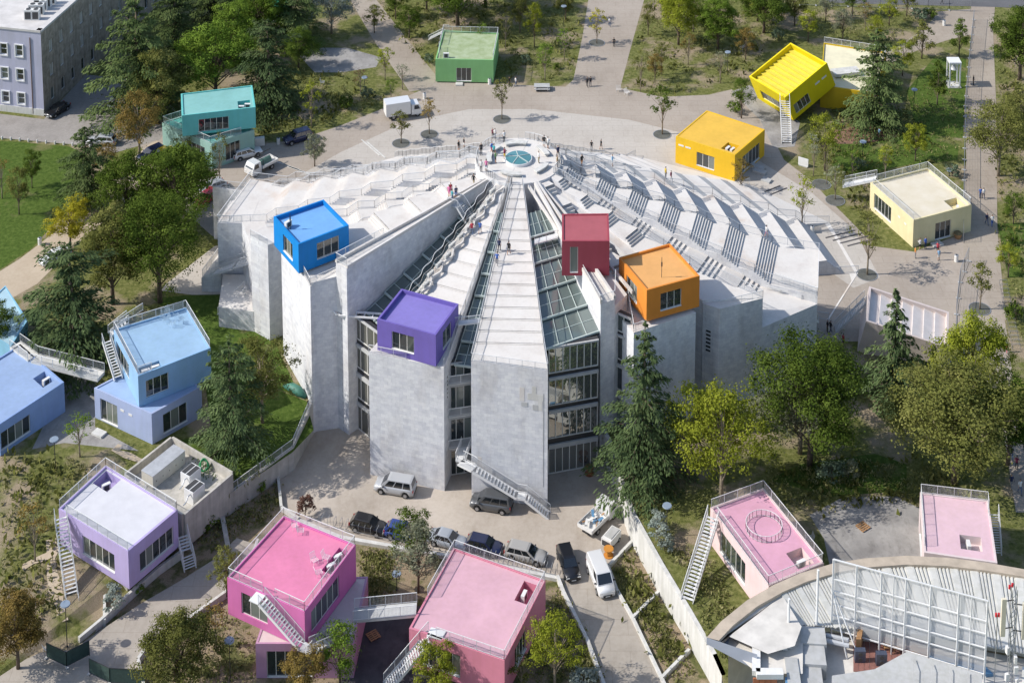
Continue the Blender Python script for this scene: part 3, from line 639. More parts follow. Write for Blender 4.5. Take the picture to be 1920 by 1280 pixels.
# door at the left bay, small vents on side walls, square marks on the front fin
dr = MB(); dr.obox(Vector((-22.35, -5.55, ZC)), Vector((1.0, -.58, 0)), Vector((.08, .14, 0)), Vector((0, 0, 2.3))); d1 = dr.build('door', 'dark_void', pyr)
dl = MB(); dl.obox(Vector((-21.3, -6.2, ZC + .03)), Vector((.45, -.9, 0)), Vector((.05, .02, 0)), Vector((0, 0, 2.2))); dl.build('door_leaf', 'ac_white', pyr)
def on_face(P0, P1, u0, u1, z0, z1, proud, name, material):
    p0 = Vector((*P0, 0)); p1 = Vector((*P1, 0)); d = (p1 - p0).normalized(); n = d.cross(Vector((0, 0, 1)))
    b = MB(); b.obox(p0 + d * u0 + Vector((0, 0, z0)) + n * .002, d * (u1 - u0), n * proud, Vector((0, 0, z1 - z0))); return b.build(name, material, pyr)
for u0, u1, z0, z1, mt in ((5.6, 6.15, 9.3, 11.0, 'white_terrace'), (6.5, 8.3, 9.6, 10.4, 'concrete_white'), (7.0, 7.5, 10.4, 11.3, 'concrete_white'), (5.8, 6.5, 8.7, 9.2, 'slab_grey'), (7.1, 7.7, 8.4, 9.1, 'slab_grey'), (7.7, 8.2, 8.4, 9.6, 'concrete_white'), (8.28, 8.34, -1.0, 10.6, 'slab_grey'), (.75, 1.2, 1.0, 1.6, 'white_terrace'), (4.6, 5.8, -1.9, -1.75, 'slab_grey')):
    on_face(F1, F2, u0, u1, z0, z1, .015 if mt != 'slab_grey' else .03, 'wall_patch', mt)
for k in range(6):
    z = 9.8 - k * .5; on_face((-7.7, -17.4), (-6.6, -13.6), .5, 1.1, z, z + .22, .03, 'wall_vent', 'dark_void'); on_face((-30.75, 4.2), (-29.2, 6.6), .9, 1.7, z + 1.2, z + 1.42, .05, 'wall_vent', 'dark_void')
    on_face((22.9, -6.9), IM, .5, 1.1, z - .6, z - .4, .05, 'wall_vent', 'dark_void')
# outside stairs on the pyramid
def dogleg(pts, w=1.1, m='rail_white'):
    for i in range(len(pts) - 1):
        a, b = Vector(pts[i]), Vector(pts[i + 1])
        if abs(a.z - b.z) > .3: staircase(pyr, a, b, w, m=m)
        else:
            d = (b - a); s = Vector((-d.y, d.x, 0)).normalized() * w / 2; x = MB(); x.obox(a - s - Vector((0, 0, .12)), s * 2, d, Vector((0, 0, .12))); x.build('stair_landing', m, pyr); railing(pyr, [a - s, b - s], 1.0, m=m); railing(pyr, [a + s, b + s], 1.0, m=m)
nF = Vector((-.21, -.98, 0))
pa = Vector((-5.3, -15.9, .9)); pb = Vector((-5.9, -18.6, .9)); pc = Vector((-4.3, -19.7, .9)); pd_ = Vector((.6, -20.8, -1.6)); pe = Vector((1.6, -21.0, -1.6)); pf = Vector((4.2, -21.6, ZC))
dogleg([pa, pb], 1.1); dogleg([pc, pd_], 1.1); dogleg([pd_, pe, pf], 1.1); dogleg([pb, pc], 1.2)
dogleg([px(864, 385, 18.4), px(880, 412, 16.9)], 1.5, 'rail_grey'); dogleg([px(845, 378, 18.45), px(864, 385, 18.4)], 1.5, 'rail_grey')
dogleg([px(470, 487, 6.2), px(440, 497, 5.2), px(400, 512, 3.4)], 1.3, 'rail_grey'); dogleg([px(460, 545, 2.9), px(410, 595, 0)], 1.2)
dogleg([px(1440, 545, 9.0), px(1470, 552, 9.0), px(1442, 585, 5.6)], 1.2); dogleg([px(1445, 598, 5.4), px(1475, 635, 2.4)], 1.2); dogleg([px(1495, 562, 8.8), px(1528, 600, 4.5)], 1.2)
dogleg([px(1622, 563, 4.4), px(1565, 620, 0)], 1.2)
fin([(36.5, 3.5), (38.4, 2.5), (38.9, 7.4), (36.5, 7.4)], 6.5, -.3, name='terrace_block'); fin([(29.5, -5.5), (36.8, -3.2), (36.0, 2.5), (30, 0)], 5.5, -1.0, name='terrace_block')
fin([(-37.9, 7.0), (-33.2, 6.0), (-33.5, 13.9), (-38.5, 13.9)], 2.8, -.3, name='terrace_block'); fin([(-41.5, 14.4), (-38.9, 14.3), (-36.4, 26.2), (-38.2, 30.0)], [2.0, 3.5, 3.5, 1.0], -.2, name='outer_ramp')
railing(pyr, [Vector((-41.4, 14.6, 2.05)), Vector((-38.2, 29.8, 1.05))], 1.0)
# lattice bridge across the F-G bay and wavy seat line on fin E
br = MB(); p = px(1002, 452, 17.2); q = px(1046, 440, 17.2)
br.obox(p + Vector((0, -.5, -.2)), q - p, Vector((0, 1.0, 0)), Vector((0, 0, .14))); br.build('footbridge', 'white_steel', pyr); railing(pyr, [p + Vector((0, -.48, -.06)), q + Vector((0, -.48, -.06))], 1.0, .13)
br = MB(); p = px(872, 605, 13.9); q = px(906, 600, 13.9)
br.obox(p + Vector((-.8, -.4, -.14)), q - p + Vector((.8, 0, 0)), Vector((0, .8, 0)), Vector((0, 0, .14))); br.build('footbridge', 'white_steel', pyr); railing(pyr, [p + Vector((-1.2, -.5, 0)), q + Vector((0, -.5, 0))], 1.0, .13)

# scalloped balustrade and seat blocks along the left edge of fin E
d = Vector((E1[0] - AX, E1[1] - AY, 0)); L = d.length; d.normalize(); nl = Vector((d.y, -d.x, 0)) * -1
wp = []; wq = []
for k in range(120):
    r = PR + .6 + (L - PR - 4.5) * k / 119; z = (AZ - .35) + (12.05 - AZ + .35) * (r - PR) / (L - PR); w_ = math.sin((r - PR) * 2.6)
    wp.append(AC + d * r + nl * (-.15 + .14 * w_) * 1 + Vector((0, 0, z + .05))); wq.append(AC + d * r - nl * 0 + nl * (1.15 + .22 * w_) + Vector((0, 0, z)))
railing(pyr, wp, 1.0, .2, 3, 'rail_white', name='wavy_balustrade')
ws_ = MB()
for k in range(119): ws_.beam(wq[k] + Vector((0, 0, .1)), wq[k + 1] + Vector((0, 0, .1)), .16, .32)
ws_.build('wavy_seat', 'white_terrace', pyr)
for k in range(6, 118, 8):
    for j in range(3): x = MB(); x.box(wq[k] + nl * -.45 + d * (.42 * j - .4) + Vector((0, 0, .32)), (.3, .3, .5), math.atan2(d.y, d.x)); x.build('seat_block', 'concrete_white', pyr)
# ================================================================ PAVILIONS
K = .675
def cmat(name, rgb, rough=.6, vary=.07, k=K): return mat(name, lin(*rgb, k), rough, vary, .35, streak=.035, spec=.3).name
def pav(name, label, quad, z0, z1, wallm, roofm, wins=(), rails=(), well=None, acs=(), parapet=.22, pth=.22, signs=(), rail_h=1.05, sunk=.0, cat='pavilion', frame='frame_pale', base=True, railm='rail_white', foot=None):
    q = [Vector((p[0], p[1], 0)) for p in quad]; n4 = len(q); c = sum(q, Vector()) / n4
    t = thing(name, label, cat, (c.x, c.y, z0))
    w = MB(); H = z1 - z0; frames = []
    for i in range(n4):
        p0 = q[i] + Vector((0, 0, z0)); p1 = q[(i + 1) % n4] + Vector((0, 0, z0)); L = (p1 - p0).length
        hs = [(x[1] * L, x[2] * L, x[3], x[4], x[5]) for x in wins if x[0] == i]
        u, nn = wall_face(w, p0, p1, H, hs)
        for h in hs: frames.append((p0 + u * h[0] + Vector((0, 0, h[2])) - nn * .18, u, nn, h[1] - h[0], h[3] - h[2], h[4]))
    w.add([p + Vector((0, 0, z0)) for p in q], [tuple(range(n4 - 1, -1, -1))])
    # parapet top and inner faces
    cen = lambda k: [v + (Vector((c.x, c.y, 0)) - v).normalized() * k for v in q]
    inn = cen(pth * 1.4)
    for i in range(n4):
        j = (i + 1) % n4; a, b = q[i] + Vector((0, 0, z1)), q[j] + Vector((0, 0, z1)); d, e = inn[i] + Vector((0, 0, z1)), inn[j] + Vector((0, 0, z1)); k = Vector((0, 0, -parapet))
        w.add([a, b, e, d, d + k, e + k], [(0, 1, 2, 3), (3, 2, 5, 4)])
    w.build('wall', wallm, t)
    zr = z1 - parapet; I = [v + Vector((0, 0, zr)) for v in inn]
    bil = lambda u, v: (I[0] * (1 - u) + I[1] * u) * (1 - v) + (I[3] * (1 - u) + I[2] * u) * v
    r = MB()
    if well and n4 == 4:
        u0, u1, v0, v1 = well; us, vs = sorted({0, u0, u1, 1}), sorted({0, v0, v1, 1})
        for a in range(len(us) - 1):
            for b in range(len(vs) - 1):
                if u0 - 1e-6 <= us[a] < u1 - 1e-6 and v0 - 1e-6 <= vs[b] < v1 - 1e-6: continue
                r.add([bil(us[a], vs[b]), bil(us[a + 1], vs[b]), bil(us[a + 1], vs[b + 1]), bil(us[a], vs[b + 1])], [(0, 1, 2, 3)])
        r.build('roof', roofm, t); k = Vector((0, 0, -.95)); W = [bil(u0, v0), bil(u1, v0), bil(u1, v1), bil(u0, v1)]
        x = MB(); x.add(W + [p + k for p in W], [(4, 5, 6, 7), (0, 4, 7, 3), (3, 7, 6, 2), (2, 6, 5, 1), (1, 5, 4, 0)]); x.build('plant_well', wallm, t)
        for (a, b, rz) in acs: ac_unit(t, bil(u0 + (u1 - u0) * a, v0 + (v1 - v0) * b) + k, rz)
    else:
        r.add(I, [tuple(range(n4))]); r.build('roof', roofm, t)
        for (a, b, rz) in acs: ac_unit(t, bil(a, b), rz)
    for f in frames:
        wi = window(t, *f[:5], f[5], frame); sl = MB(); sl.obox(f[0] + f[2] * .05 - Vector((0, 0, .002)), f[1] * f[3], f[2] * .19, Vector((0, 0, .035))); sl.build('window_sill', 'rail_white', wi)
    for e, u, v, sw, sh in signs:
        p0 = q[e]; p1 = q[(e + 1) % n4]; d = (p1 - p0).normalized(); nn = d.cross(Vector((0, 0, 1))); s = MB(); s.obox(p0.lerp(p1, u) + Vector((0, 0, z0 + v)) + nn * .003, d * sw, nn * .03, Vector((0, 0, sh))); s.build('wall_sign', 'ac_white', t)
    for seg in rails:
        pts = []
        for e, u in seg:
            v = q[e].lerp(q[(e + 1) % n4], u); v = v + (Vector((c.x, c.y, 0)) - v).normalized() * .12; pts.append(Vector((v.x, v.y, z1)))
        railing(t, pts, rail_h, .13, 1.6, railm)
    if foot:   # a plinth under a block that stands clear of the slope
        x = MB(); f = [v + (Vector((c.x, c.y, 0)) - v) * .22 for v in q]; x.prism([(p.x, p.y) for p in f], foot, z0 + .02); x.build('plinth', 'concrete_wall', t)
    return t, q, bil
Q = lambda z, *l: [px(a, b, z) for a, b in l]
# blocks set on the pyramid
def roof_post(t, p, h=1.8): 
    x = MB(); x.tube([p, p + Vector((0, 0, h))], .035, 5); x.tube([p + Vector((0, 0, h * .55)), p + Vector((0, 0, h * .75))], .09, 6); x.build('antenna', 'black_metal', t)
qb = Q(19.8, (512.8, 406), (559.4, 458), (654, 422), (606.6, 374))
t, q, bil = pav('blue_block', 'bright blue cube perched on the left shoulder of the pyramid', qb, 15.98, 19.8, cmat('blue_wall', (18, 146, 230)), cmat('blue_roof', (134, 192, 252)), [(0, .38, .76, .7, 2.9, 3), (1, .36, .80, .9, 3.0, 3)], parapet=.5, acs=[(.33, .1, .9)]); roof_post(t, bil(.42, .1), 2.2)
qp = Q(16, (707, 598), (817, 628), (859.7, 569.5), (752.6, 541))
t, q, bil = pav('purple_block', 'violet cube jutting over the front fin of the pyramid', qp, 12.1, 16, cmat('purple_wall', (130, 114, 198)), cmat('purple_roof', (150, 138, 214)), [(0, .25, .63, .75, 2.9, 3), (1, .3, .68, .8, 3.0, 2)], parapet=.45)
qr = Q(21, (1053.7, 452), (1143, 452), (1141, 400), (1053.7, 401))
pav('red_block', 'dark red cube standing above the glass bay of the pyramid', qr, 16.55, 21, cmat('red_wall', (178, 80, 94)), cmat('red_roof', (190, 104, 112)), [(0, .17, .34, .4, 3.7, 1)], parapet=.12)
qo = Q(18, (1160.6, 482.5), (1212.7, 544), (1312, 517), (1256, 456))
t, q, bil = pav('orange_block', 'orange cube jutting over the right shoulder of the pyramid', qo, 14.05, 18, cmat('orange_wall', (250, 158, 66)), cmat('orange_roof', (253, 190, 118)), [(0, .28, .66, .7, 2.9, 3), (1, .26, .66, .8, 3.0, 3)], parapet=.3); roof_post(t, bil(.75, .42), 2.6)
# pavilions in the park
qt = Q(4.1, (304, 230), (396.5, 270), (477, 243)); a, b, c_ = qt; d_ = a + (c_ - b); d_.z = 0
t, q, bil = pav('teal_pavilion', 'turquoise pavilion of two skewed storeys beside the left car park', [a, b, c_, d_], 0, 4.1, cmat('teal_pale', (168, 208, 198)), cmat('teal_deck', (130, 212, 200)), [(0, .50, .86, .1, 3.0, 4), (1, .32, .66, .5, 3.2, 3)], rails=[[(3, .2), (0, 0), (0, .98), (1, .7)]], parapet=.1)
qt2 = Q(8, (341, 217), (479, 201), (473, 160), (339, 176))
up = MB(); u4 = [Vector((p.x, p.y, 0)) for p in qt2]
def upper(t, q4, z0, z1, wallm, roofm, wins, well=None, acs=(), rails=(), parapet=.15):
    """second storey as parts of the same pavilion"""
    w = MB(); fr = []
    for i in range(4):
        p0 = q4[i] + Vector((0, 0, z0)); p1 = q4[(i + 1) % 4] + Vector((0, 0, z0)); L = (p1 - p0).length; hs = [(x[1] * L, x[2] * L, x[3], x[4], x[5]) for x in wins if x[0] == i]
        u, nn = wall_face(w, p0, p1, z1 - z0, hs)
        for h in hs: fr.append((p0 + u * h[0] + Vector((0, 0, h[2])) - nn * .18, u, nn, h[1] - h[0], h[3] - h[2], h[4]))
    w.add([p + Vector((0, 0, z0)) for p in q4], [(3, 2, 1, 0)])
    c = sum(q4, Vector()) / 4; inn = [v + (c - v).normalized() * .3 for v in q4]; k = Vector((0, 0, -parapet))
    for i in range(4):
        j = (i + 1) % 4; Z = Vector((0, 0, z1)); w.add([q4[i] + Z, q4[j] + Z, inn[j] + Z, inn[i] + Z, inn[i] + Z + k, inn[j] + Z + k], [(0, 1, 2, 3), (3, 2, 5, 4)])
    w.build('upper_wall', wallm, t); I = [v + Vector((0, 0, z1)) + k for v in inn]
    bil = lambda u, v: (I[0] * (1 - u) + I[1] * u) * (1 - v) + (I[3] * (1 - u) + I[2] * u) * v
    r = MB()
    if well:
        u0, u1, v0, v1 = well; us, vs = sorted({0, u0, u1, 1}), sorted({0, v0, v1, 1})
        for a in range(len(us) - 1):
            for b in range(len(vs) - 1):
                if u0 - 1e-6 <= us[a] < u1 - 1e-6 and v0 - 1e-6 <= vs[b] < v1 - 1e-6: continue
                r.add([bil(us[a], vs[b]), bil(us[a + 1], vs[b]), bil(us[a + 1], vs[b + 1]), bil(us[a], vs[b + 1])], [(0, 1, 2, 3)])
        kk = Vector((0, 0, -.95)); W = [bil(u0, v0), bil(u1, v0), bil(u1, v1), bil(u0, v1)]
        x = MB(); x.add(W + [p + kk for p in W], [(4, 5, 6, 7), (0, 4, 7, 3), (3, 7, 6, 2), (2, 6, 5, 1), (1, 5, 4, 0)]); x.build('plant_well', wallm, t)
        for (a, b, rz) in acs: ac_unit(t, bil(u0 + (u1 - u0) * a, v0 + (v1 - v0) * b) + kk, rz)
    else: r.add(I, [(0, 1, 2, 3)])
    r.build('upper_roof', roofm, t)
    for f in fr: window(t, *f[:5], f[5])
    for seg in rails:
        pts = []
        for e, u in seg:
            v = q4[e].lerp(q4[(e + 1) % 4], u); v = v + (c - v).normalized() * .12; pts.append(Vector((v.x, v.y, z1)))
        railing(t, pts, 1.05, .13, 1.6)
    return bil
upper(t, u4, 4.62, 8.0, cmat('teal_wall', (122, 218, 214)), cmat('teal_roof', (150, 208, 203)), [(0, .22, .63, .35, 2.4, 5)], well=(.78, .96, .05, .38), acs=[(.25, .4, 0), (.8, .6, 0)])
qg = Q(4.2, (816.4, 111), (925, 113), (935, 62), (831, 57))
t, q, bil = pav('green_pavilion', 'green pavilion with fenced mossy roof at the back of the plaza', qg, .2, 4.2, cmat('green_wall', (152, 212, 140)), mat('green_roof', lin(160, 178, 125, .68), .9, .3, .8, col2=lin(192, 206, 168, .68)).name, [(0, .36, .62, .15, 2.5, 3)], rails=[[(3, .5), (3, 0), (2, .9)], [(3, .05), (2, 0), (1, 0.02)], [(0, .05), (3, .6)]], parapet=.15, acs=[(.16, .06, 0)], foot=0)
x = MB(); x.box(px(861, 158, .12), (1.2, .9, .24)); x.build('door_step', 'concrete_white', t)
x = MB(); a = px(831, 62, 4.05); b = px(803, 76, 1.2); x.obox(b, a - b, Vector((.3, 1.2, 0)), Vector((0, 0, .12))); x.build('roof_ramp', 'slab_grey', t); railing(t, [b, a], .9)
qa = Q(4.3, (1267, 256), (1378, 291), (1434, 243), (1325, 207))
t, q, bil = pav('amber_pavilion', 'amber yellow pavilion on the plaza right of the pyramid', qa, 0, 4.3, cmat('amber_wall', (255, 205, 45)), cmat('amber_roof', (254, 204, 84)), [(0, .36, .66, .75, 2.9, 3), (1, .26, .84, .3, 2.9, 5)], parapet=.06, well=(.74, .94, .05, .30), acs=[(.3, .5, .9), (.7, .5, .9)], signs=[(0, .05, 3.0, .9, .25), (0, .17, 3.0, .9, .25)])
for i, (xx, yy, dd) in enumerate(((1418, 313, .5), (1424, 322, .4), (1437, 338, .3))):
    x = MB(); p = px(xx, yy, dd / 2); x.box(p, (2.6 - i * .6, 1.0, dd), -.6); x.build('wooden_deck', 'slab_grey', t)
qc = Q(4.1, (1632, 342), (1713, 413), (1822, 384), (1739.5, 315))
t, q, bil = pav('cream_pavilion', 'cream pavilion with fenced roof deck beside the right footpath', qc, 0, 4.1, cmat('cream_wall', (252, 238, 190)), mat('cream_roof', lin(236, 224, 196, .675), .85, .1, .6, col2=lin(246, 236, 214, .675)).name, [(0, .10, .50, .7, 3.0, 5), (1, .38, .65, .15, 2.7, 3)], rails=[[(3, .9), (3, 0), (2, .0), (1, .96)], [(0, .05), (0, 1)]], parapet=.2, well=(.76, .97, .72, .95), acs=[(.85, .5, 1.2)], signs=[(0, .66, 2.6, .5, .25), (0, .8, 2.4, .5, .25)])
x = MB(); a = px(1640, 338, 4.1); b = px(1580, 350, 2.2); x.obox(b, a - b, Vector((.55, 1.1, 0)), Vector((0, 0, -.25))); x.build('access_ramp', 'white_steel', t); railing(t, [b, a], 1.0); railing(t, [b + Vector((.55, 1.1, 0)), a + Vector((.55, 1.1, 0))], 1.0)
x = MB(); x.box(px(1757, 458, .12), (1.6, 1.0, .24), .4); x.build('door_step', 'slab_grey', t)
# light blue, two storeys
a, b, c_ = Q(3.9, (176.4, 727), (284, 776), (378, 724)); d_ = a + (c_ - b)
t, q, bil = pav('sky_blue_pavilion', 'sky blue pavilion of two skewed storeys with roof deck on the left', [a, b, c_, d_], 0, 3.9, cmat('periwinkle_wall', (186, 200, 236)), cmat('periwinkle_roof', (172, 198, 236)), [(0, .10, .40, .15, 2.9, 3), (1, .22, .70, .5, 3.0, 3)], signs=[(0, .46, 2.5, .55, .28), (0, .60, 2.4, .55, .28)], parapet=.12)
u4 = [Vector((p.x, p.y, 0)) for p in Q(7.8, (213, 618), (258.7, 705), (395, 652), (349.5, 576))]
bu = upper(t, u4, 3.8, 7.8, cmat('sky_wall', (160, 202, 240)), cmat('sky_roof', (168, 202, 232)), [(0, .10, .62, .9, 3.1, 4), (1, .10, .41, .8, 3.0, 3)], well=(.86, .98, .03, .33), acs=[(.5, .3, .5), (.5, .75, .5)], rails=[[(0, .95), (0, 0), (3, .04)], [(3, .35), (3, 0), (2, 0)], [(0, .99), (1, .18)]])
x = MB(); x.box(px(186, 812, .12), (1.5, 1.0, .3), -.5); x.build('door_step', 'concrete_white', t)
staircase(t, px(199, 636, 6.6), px(222, 711, 3.95), 1.0); staircase(t, px(240, 600, 7.8), px(205, 628, 6.6), 1.0); railing(t, [px(213, 618, 7.8), px(268, 582, 7.8)], 1.0)
# left blue block
a, b, c_ = Q(3.9, (-2, 796), (120, 716), (38, 645)); d_ = a + (c_ - b)
t2, q, bil = pav('cornflower_pavilion', 'cornflower blue low pavilion at the left edge', [a, b, c_, d_], -.1, 3.9, cmat('cornflower_wall', (158, 186, 234)), cmat('cornflower_roof', (166, 190, 228)), [(0, .02, .46, .6, 2.8, 4)], well=(.78, .97, .12, .36), acs=[(.7, .5, .9)], parapet=.18)
# bridge from it
bp = [px(38, 640, 3.9), px(72, 664, 3.9), px(196, 696, 3.95)]; brg = thing('footbridge', 'white railed footbridge linking two blue pavilions on the left', 'bridge', (bp[1].x, bp[1].y, 0))
for i in range(2):
    d = (bp[i + 1] - bp[i]); s = Vector((d.y, -d.x, 0)).normalized() * 1.5; x = MB(); x.obox(bp[i] + s - Vector((0, 0, .4)), -s, d, Vector((0, 0, .4))); x.build('bridge_deck', 'concrete_white', brg); railing(brg, [bp[i], bp[i + 1]], 1.1); railing(brg, [bp[i] + s, bp[i + 1] + s], 1.1)
qx = Q(3.6, (-60, 600), (20, 650), (52, 600), (10, 535)); 
pav('pale_cyan_pavilion', 'pale cyan pavilion half hidden by a cedar at the left edge', qx, 0, 3.6, cmat('cyan_wall', (150, 205, 232)), cmat('cyan_roof', (190, 224, 238)), [(1, .1, .9, .4, 2.6, 4)], parapet=.1)
# lilac
ql = Q(2.8, (110, 953), (240, 1033), (333, 955), (198, 872)); zl = -1.65
t, q, bil = pav('lilac_pavilion', 'lilac pavilion with white railed roof deck above the lower path', ql, zl, 2.8, cmat('lilac_wall', (206, 190, 238)), mat('lilac_roof', (.55, .545, .565), .8, .06, .7).name, [(0, .34, .80, .8, 3.0, 5), (1, .22, .90, .8, 3.0, 5)], rails=[[(0, .12), (0, 1)], [(0, 0), (3, .0), (2, 0)], [(1, .97), (2, 0)]], well=(.02, .24, .66, .97), acs=[(.55, .4, .6)], foot=-3.4, parapet=.16)
staircase(t, px(113, 965, 2.75), px(137, 1140, -3.0), 1.25, n=24)
sb = px(352, 1010, .2); staircase(t, px(341, 1000, -1.0), px(349, 1036, -2.0), 1.2, n=6); staircase(t, px(350, 1038, -2.0), px(357, 1068, -3.1), 1.3, n=6)
# magenta on a mauve base
a, b, c_, d_ = Q(.35, (479, 1206), (662, 1206), (690, 1080), (520, 1085))
t, q, bil = pav('magenta_pavilion', 'magenta pavilion set skew on a mauve ground floor at the bottom', [a, b, c_, d_], ZC, .35, cmat('mauve_wall', (214, 165, 196)), cmat('mauve_roof', (240, 220, 218)), [(0, .11, .58, .1, 3.0, 5)], parapet=.06)
u4 = [Vector((p.x, p.y, 0)) for p in Q(4.5, (426, 1082), (571, 1147), (667, 1020), (532, 966))]
bu = upper(t, u4, .36, 4.5, cmat('magenta_wall', (234, 130, 192)), cmat('magenta_roof', (244, 146, 184)), [(0, .18, .52, .8, 3.2, 3), (1, .12, .66, .8, 3.2, 5)], well=(.86, .99, .55, .92), acs=[(.3, .75, .6), (.3, .35, .6)], rails=[[(0, .45), (0, 0), (3, 0), (2, 0), (1, 0)], [(0, .62), (0, 1)]])
om = Vector((-.47, -.88, 0)) * .62; fa = u4[0].lerp(u4[1], .50); fb = u4[0].lerp(u4[1], 1.0); a = fa + om + Vector((0, 0, 4.4)); b = fb + om + Vector((0, 0, 1.3)); staircase(t, a, b, 1.1); x = MB(); x.obox(a - (fb - fa).normalized() * 1.1 - om - Vector((0, 0, .1)), (fb - fa).normalized() * 1.1, om * 2, Vector((0, 0, .1))); x.build('stair_landing', 'rail_white', t); c1 = b + (fb - fa).normalized() * 1.2; x = MB(); x.obox(b - om * .9 - Vector((0, 0, .1)), (fb - fa).normalized() * 1.3, om * 1.8, Vector((0, 0, .1))); x.build('stair_landing', 'rail_white', t); railing(t, [b + om * .9, c1 + om * .9, c1 - om * .2], 1.0); staircase(t, c1 - om * .3 , c1 - om * .3 + Vector((1.5, 1.9, -.9)), 1.0, n=5)
for i, (xx, yy, rz) in enumerate(((553, 990, .4), (564, 1000, 1.6), (590, 1055, .7), (612, 1050, 1.2), (598, 1078, 2.0))):
    ch = thing('deck_chair', ['white wire chair at the back of the magenta roof', 'white wire lounger at the back of the magenta roof', 'white wire chair in the middle of the magenta roof', 'white wire chair beside the plant well of the magenta roof', 'white wire chair nearest the front edge of the magenta roof'][i], 'chair', px(xx, yy, 4.35), rz=rz)
    g = MB(); [g.beam((-.3 + .1 * k, -.3, .42), (-.3 + .1 * k, .3, .42), .02) for k in range(7)]; g.beam((-.3, -.3, .42), (.3, -.3, .42), .03); g.beam((-.3, .3, .42), (.3, .3, .42), .03); g.build('seat', 'rail_white', ch, False)
    g = MB(); [g.beam((-.3 + .1 * k, .3, .42), (-.3 + .1 * k, .5, .95), .02) for k in range(7)]; g.beam((-.3, .5, .95), (.3, .5, .95), .03); g.build('backrest', 'rail_white', ch, False)
    for sx in (-.28, .28):
        for sy in (-.28, .28): g = MB(); g.beam((sx, sy, 0), (sx, sy, .42), .03); g.build('leg', 'rail_white', ch, False)
# pink
qk = Q(1.5, (767, 1177), (946, 1238), (1023, 1087), (850, 1026))
t, q, bil = pav('pink_pavilion', 'rose pink pavilion with railed roof at the bottom centre', qk, -2.75, 1.5, cmat('pink_wall', (236, 150, 172)), cmat('pink_roof', (238, 190, 203)), [(0, .12, .54, .7, 3.1, 5), (1, .24, .52, .8, 3.2, 4)], rails=[[(0, .28), (0, 1), (1, .99)], [(1, 1), (2, .99), (3, .62)]], well=(.82, .97, .68, .94), acs=[(.35, .5, 1.2)], foot=ZC, parapet=.12)
staircase(t, px(806, 1192, 1.45), px(722, 1290, -3.3), 1.5, n=22); x = MB(); x.obox(px(800, 1190, 1.5), Vector((1.5, -.5, 0)), Vector((.4, 1.0, 0)), Vector((0, 0, -.15))); x.build('stair_landing', 'rail_white', t)
b2 = thing('footbridge', 'white railed footbridge between the magenta and pink pavilions', 'bridge', px(725, 1150, ZC)); a = px(662, 1163, .5); b = px(780, 1152, 1.4); d = b - a; x = MB(); x.obox(a - Vector((0, 0, .3)), d, Vector((0, 1.6, 0)), Vector((0, 0, .3))); x.build('bridge_deck', 'slab_grey', b2); railing(b2, [a, b], 1.1); railing(b2, [a + Vector((0, 1.6, 0)), b + Vector((0, 1.6, 0))], 1.1)
# pale pinks on the right
q1 = Q(4.2, (1332, 951), (1441, 1098), (1545, 1055), (1431, 915))
t, q, bil = pav('pale_pink_pavilion', 'pale pink pavilion with a ring shaped rail on its roof', q1, 0, 4.2, cmat('blush_wall', (252, 222, 222)), cmat('blush_roof', (240, 182, 205)), [(0, .18, .62, .6, 3.2, 5)], rails=[[(0, .1), (0, 1), (2, 0)], [(2, 0), (3, 0), (0, 0)]], well=(.76, .97, .60, .90), acs=[(.6, .5, .5)], parapet=.14)
staircase(t, px(1338, 965, 4.1), px(1288, 1128, 0), 1.3, n=24)
rc = bil(.42, .55); railing(t, [rc + Vector((1.9 * math.cos(2 * math.pi * k / 24), 1.9 * math.sin(2 * math.pi * k / 24), .01)) for k in range(25)], .75, .16, 1.0, name='ring_rail')
q2 = Q(4.2, (1725, 922), (1733, 1035), (1870, 1055), (1853, 937))
t, q, bil = pav('pale_pink_pavilion', 'palest pink pavilion behind the curved roof at the right', q2, 0, 4.2, cmat('petal_wall', (248, 230, 230)), cmat('petal_roof', (246, 210, 220)), [(0, .2, .6, .6, 3.0, 4)], rails=[[(0, .9), (0, 0), (3, .0), (2, .85)]], well=(.62, .86, .52, .84), acs=[(.45, .4, 1.5)], parapet=.12)
staircase(t, px(1862, 960, 4.1), px(1868, 1040, .8), 1.1)

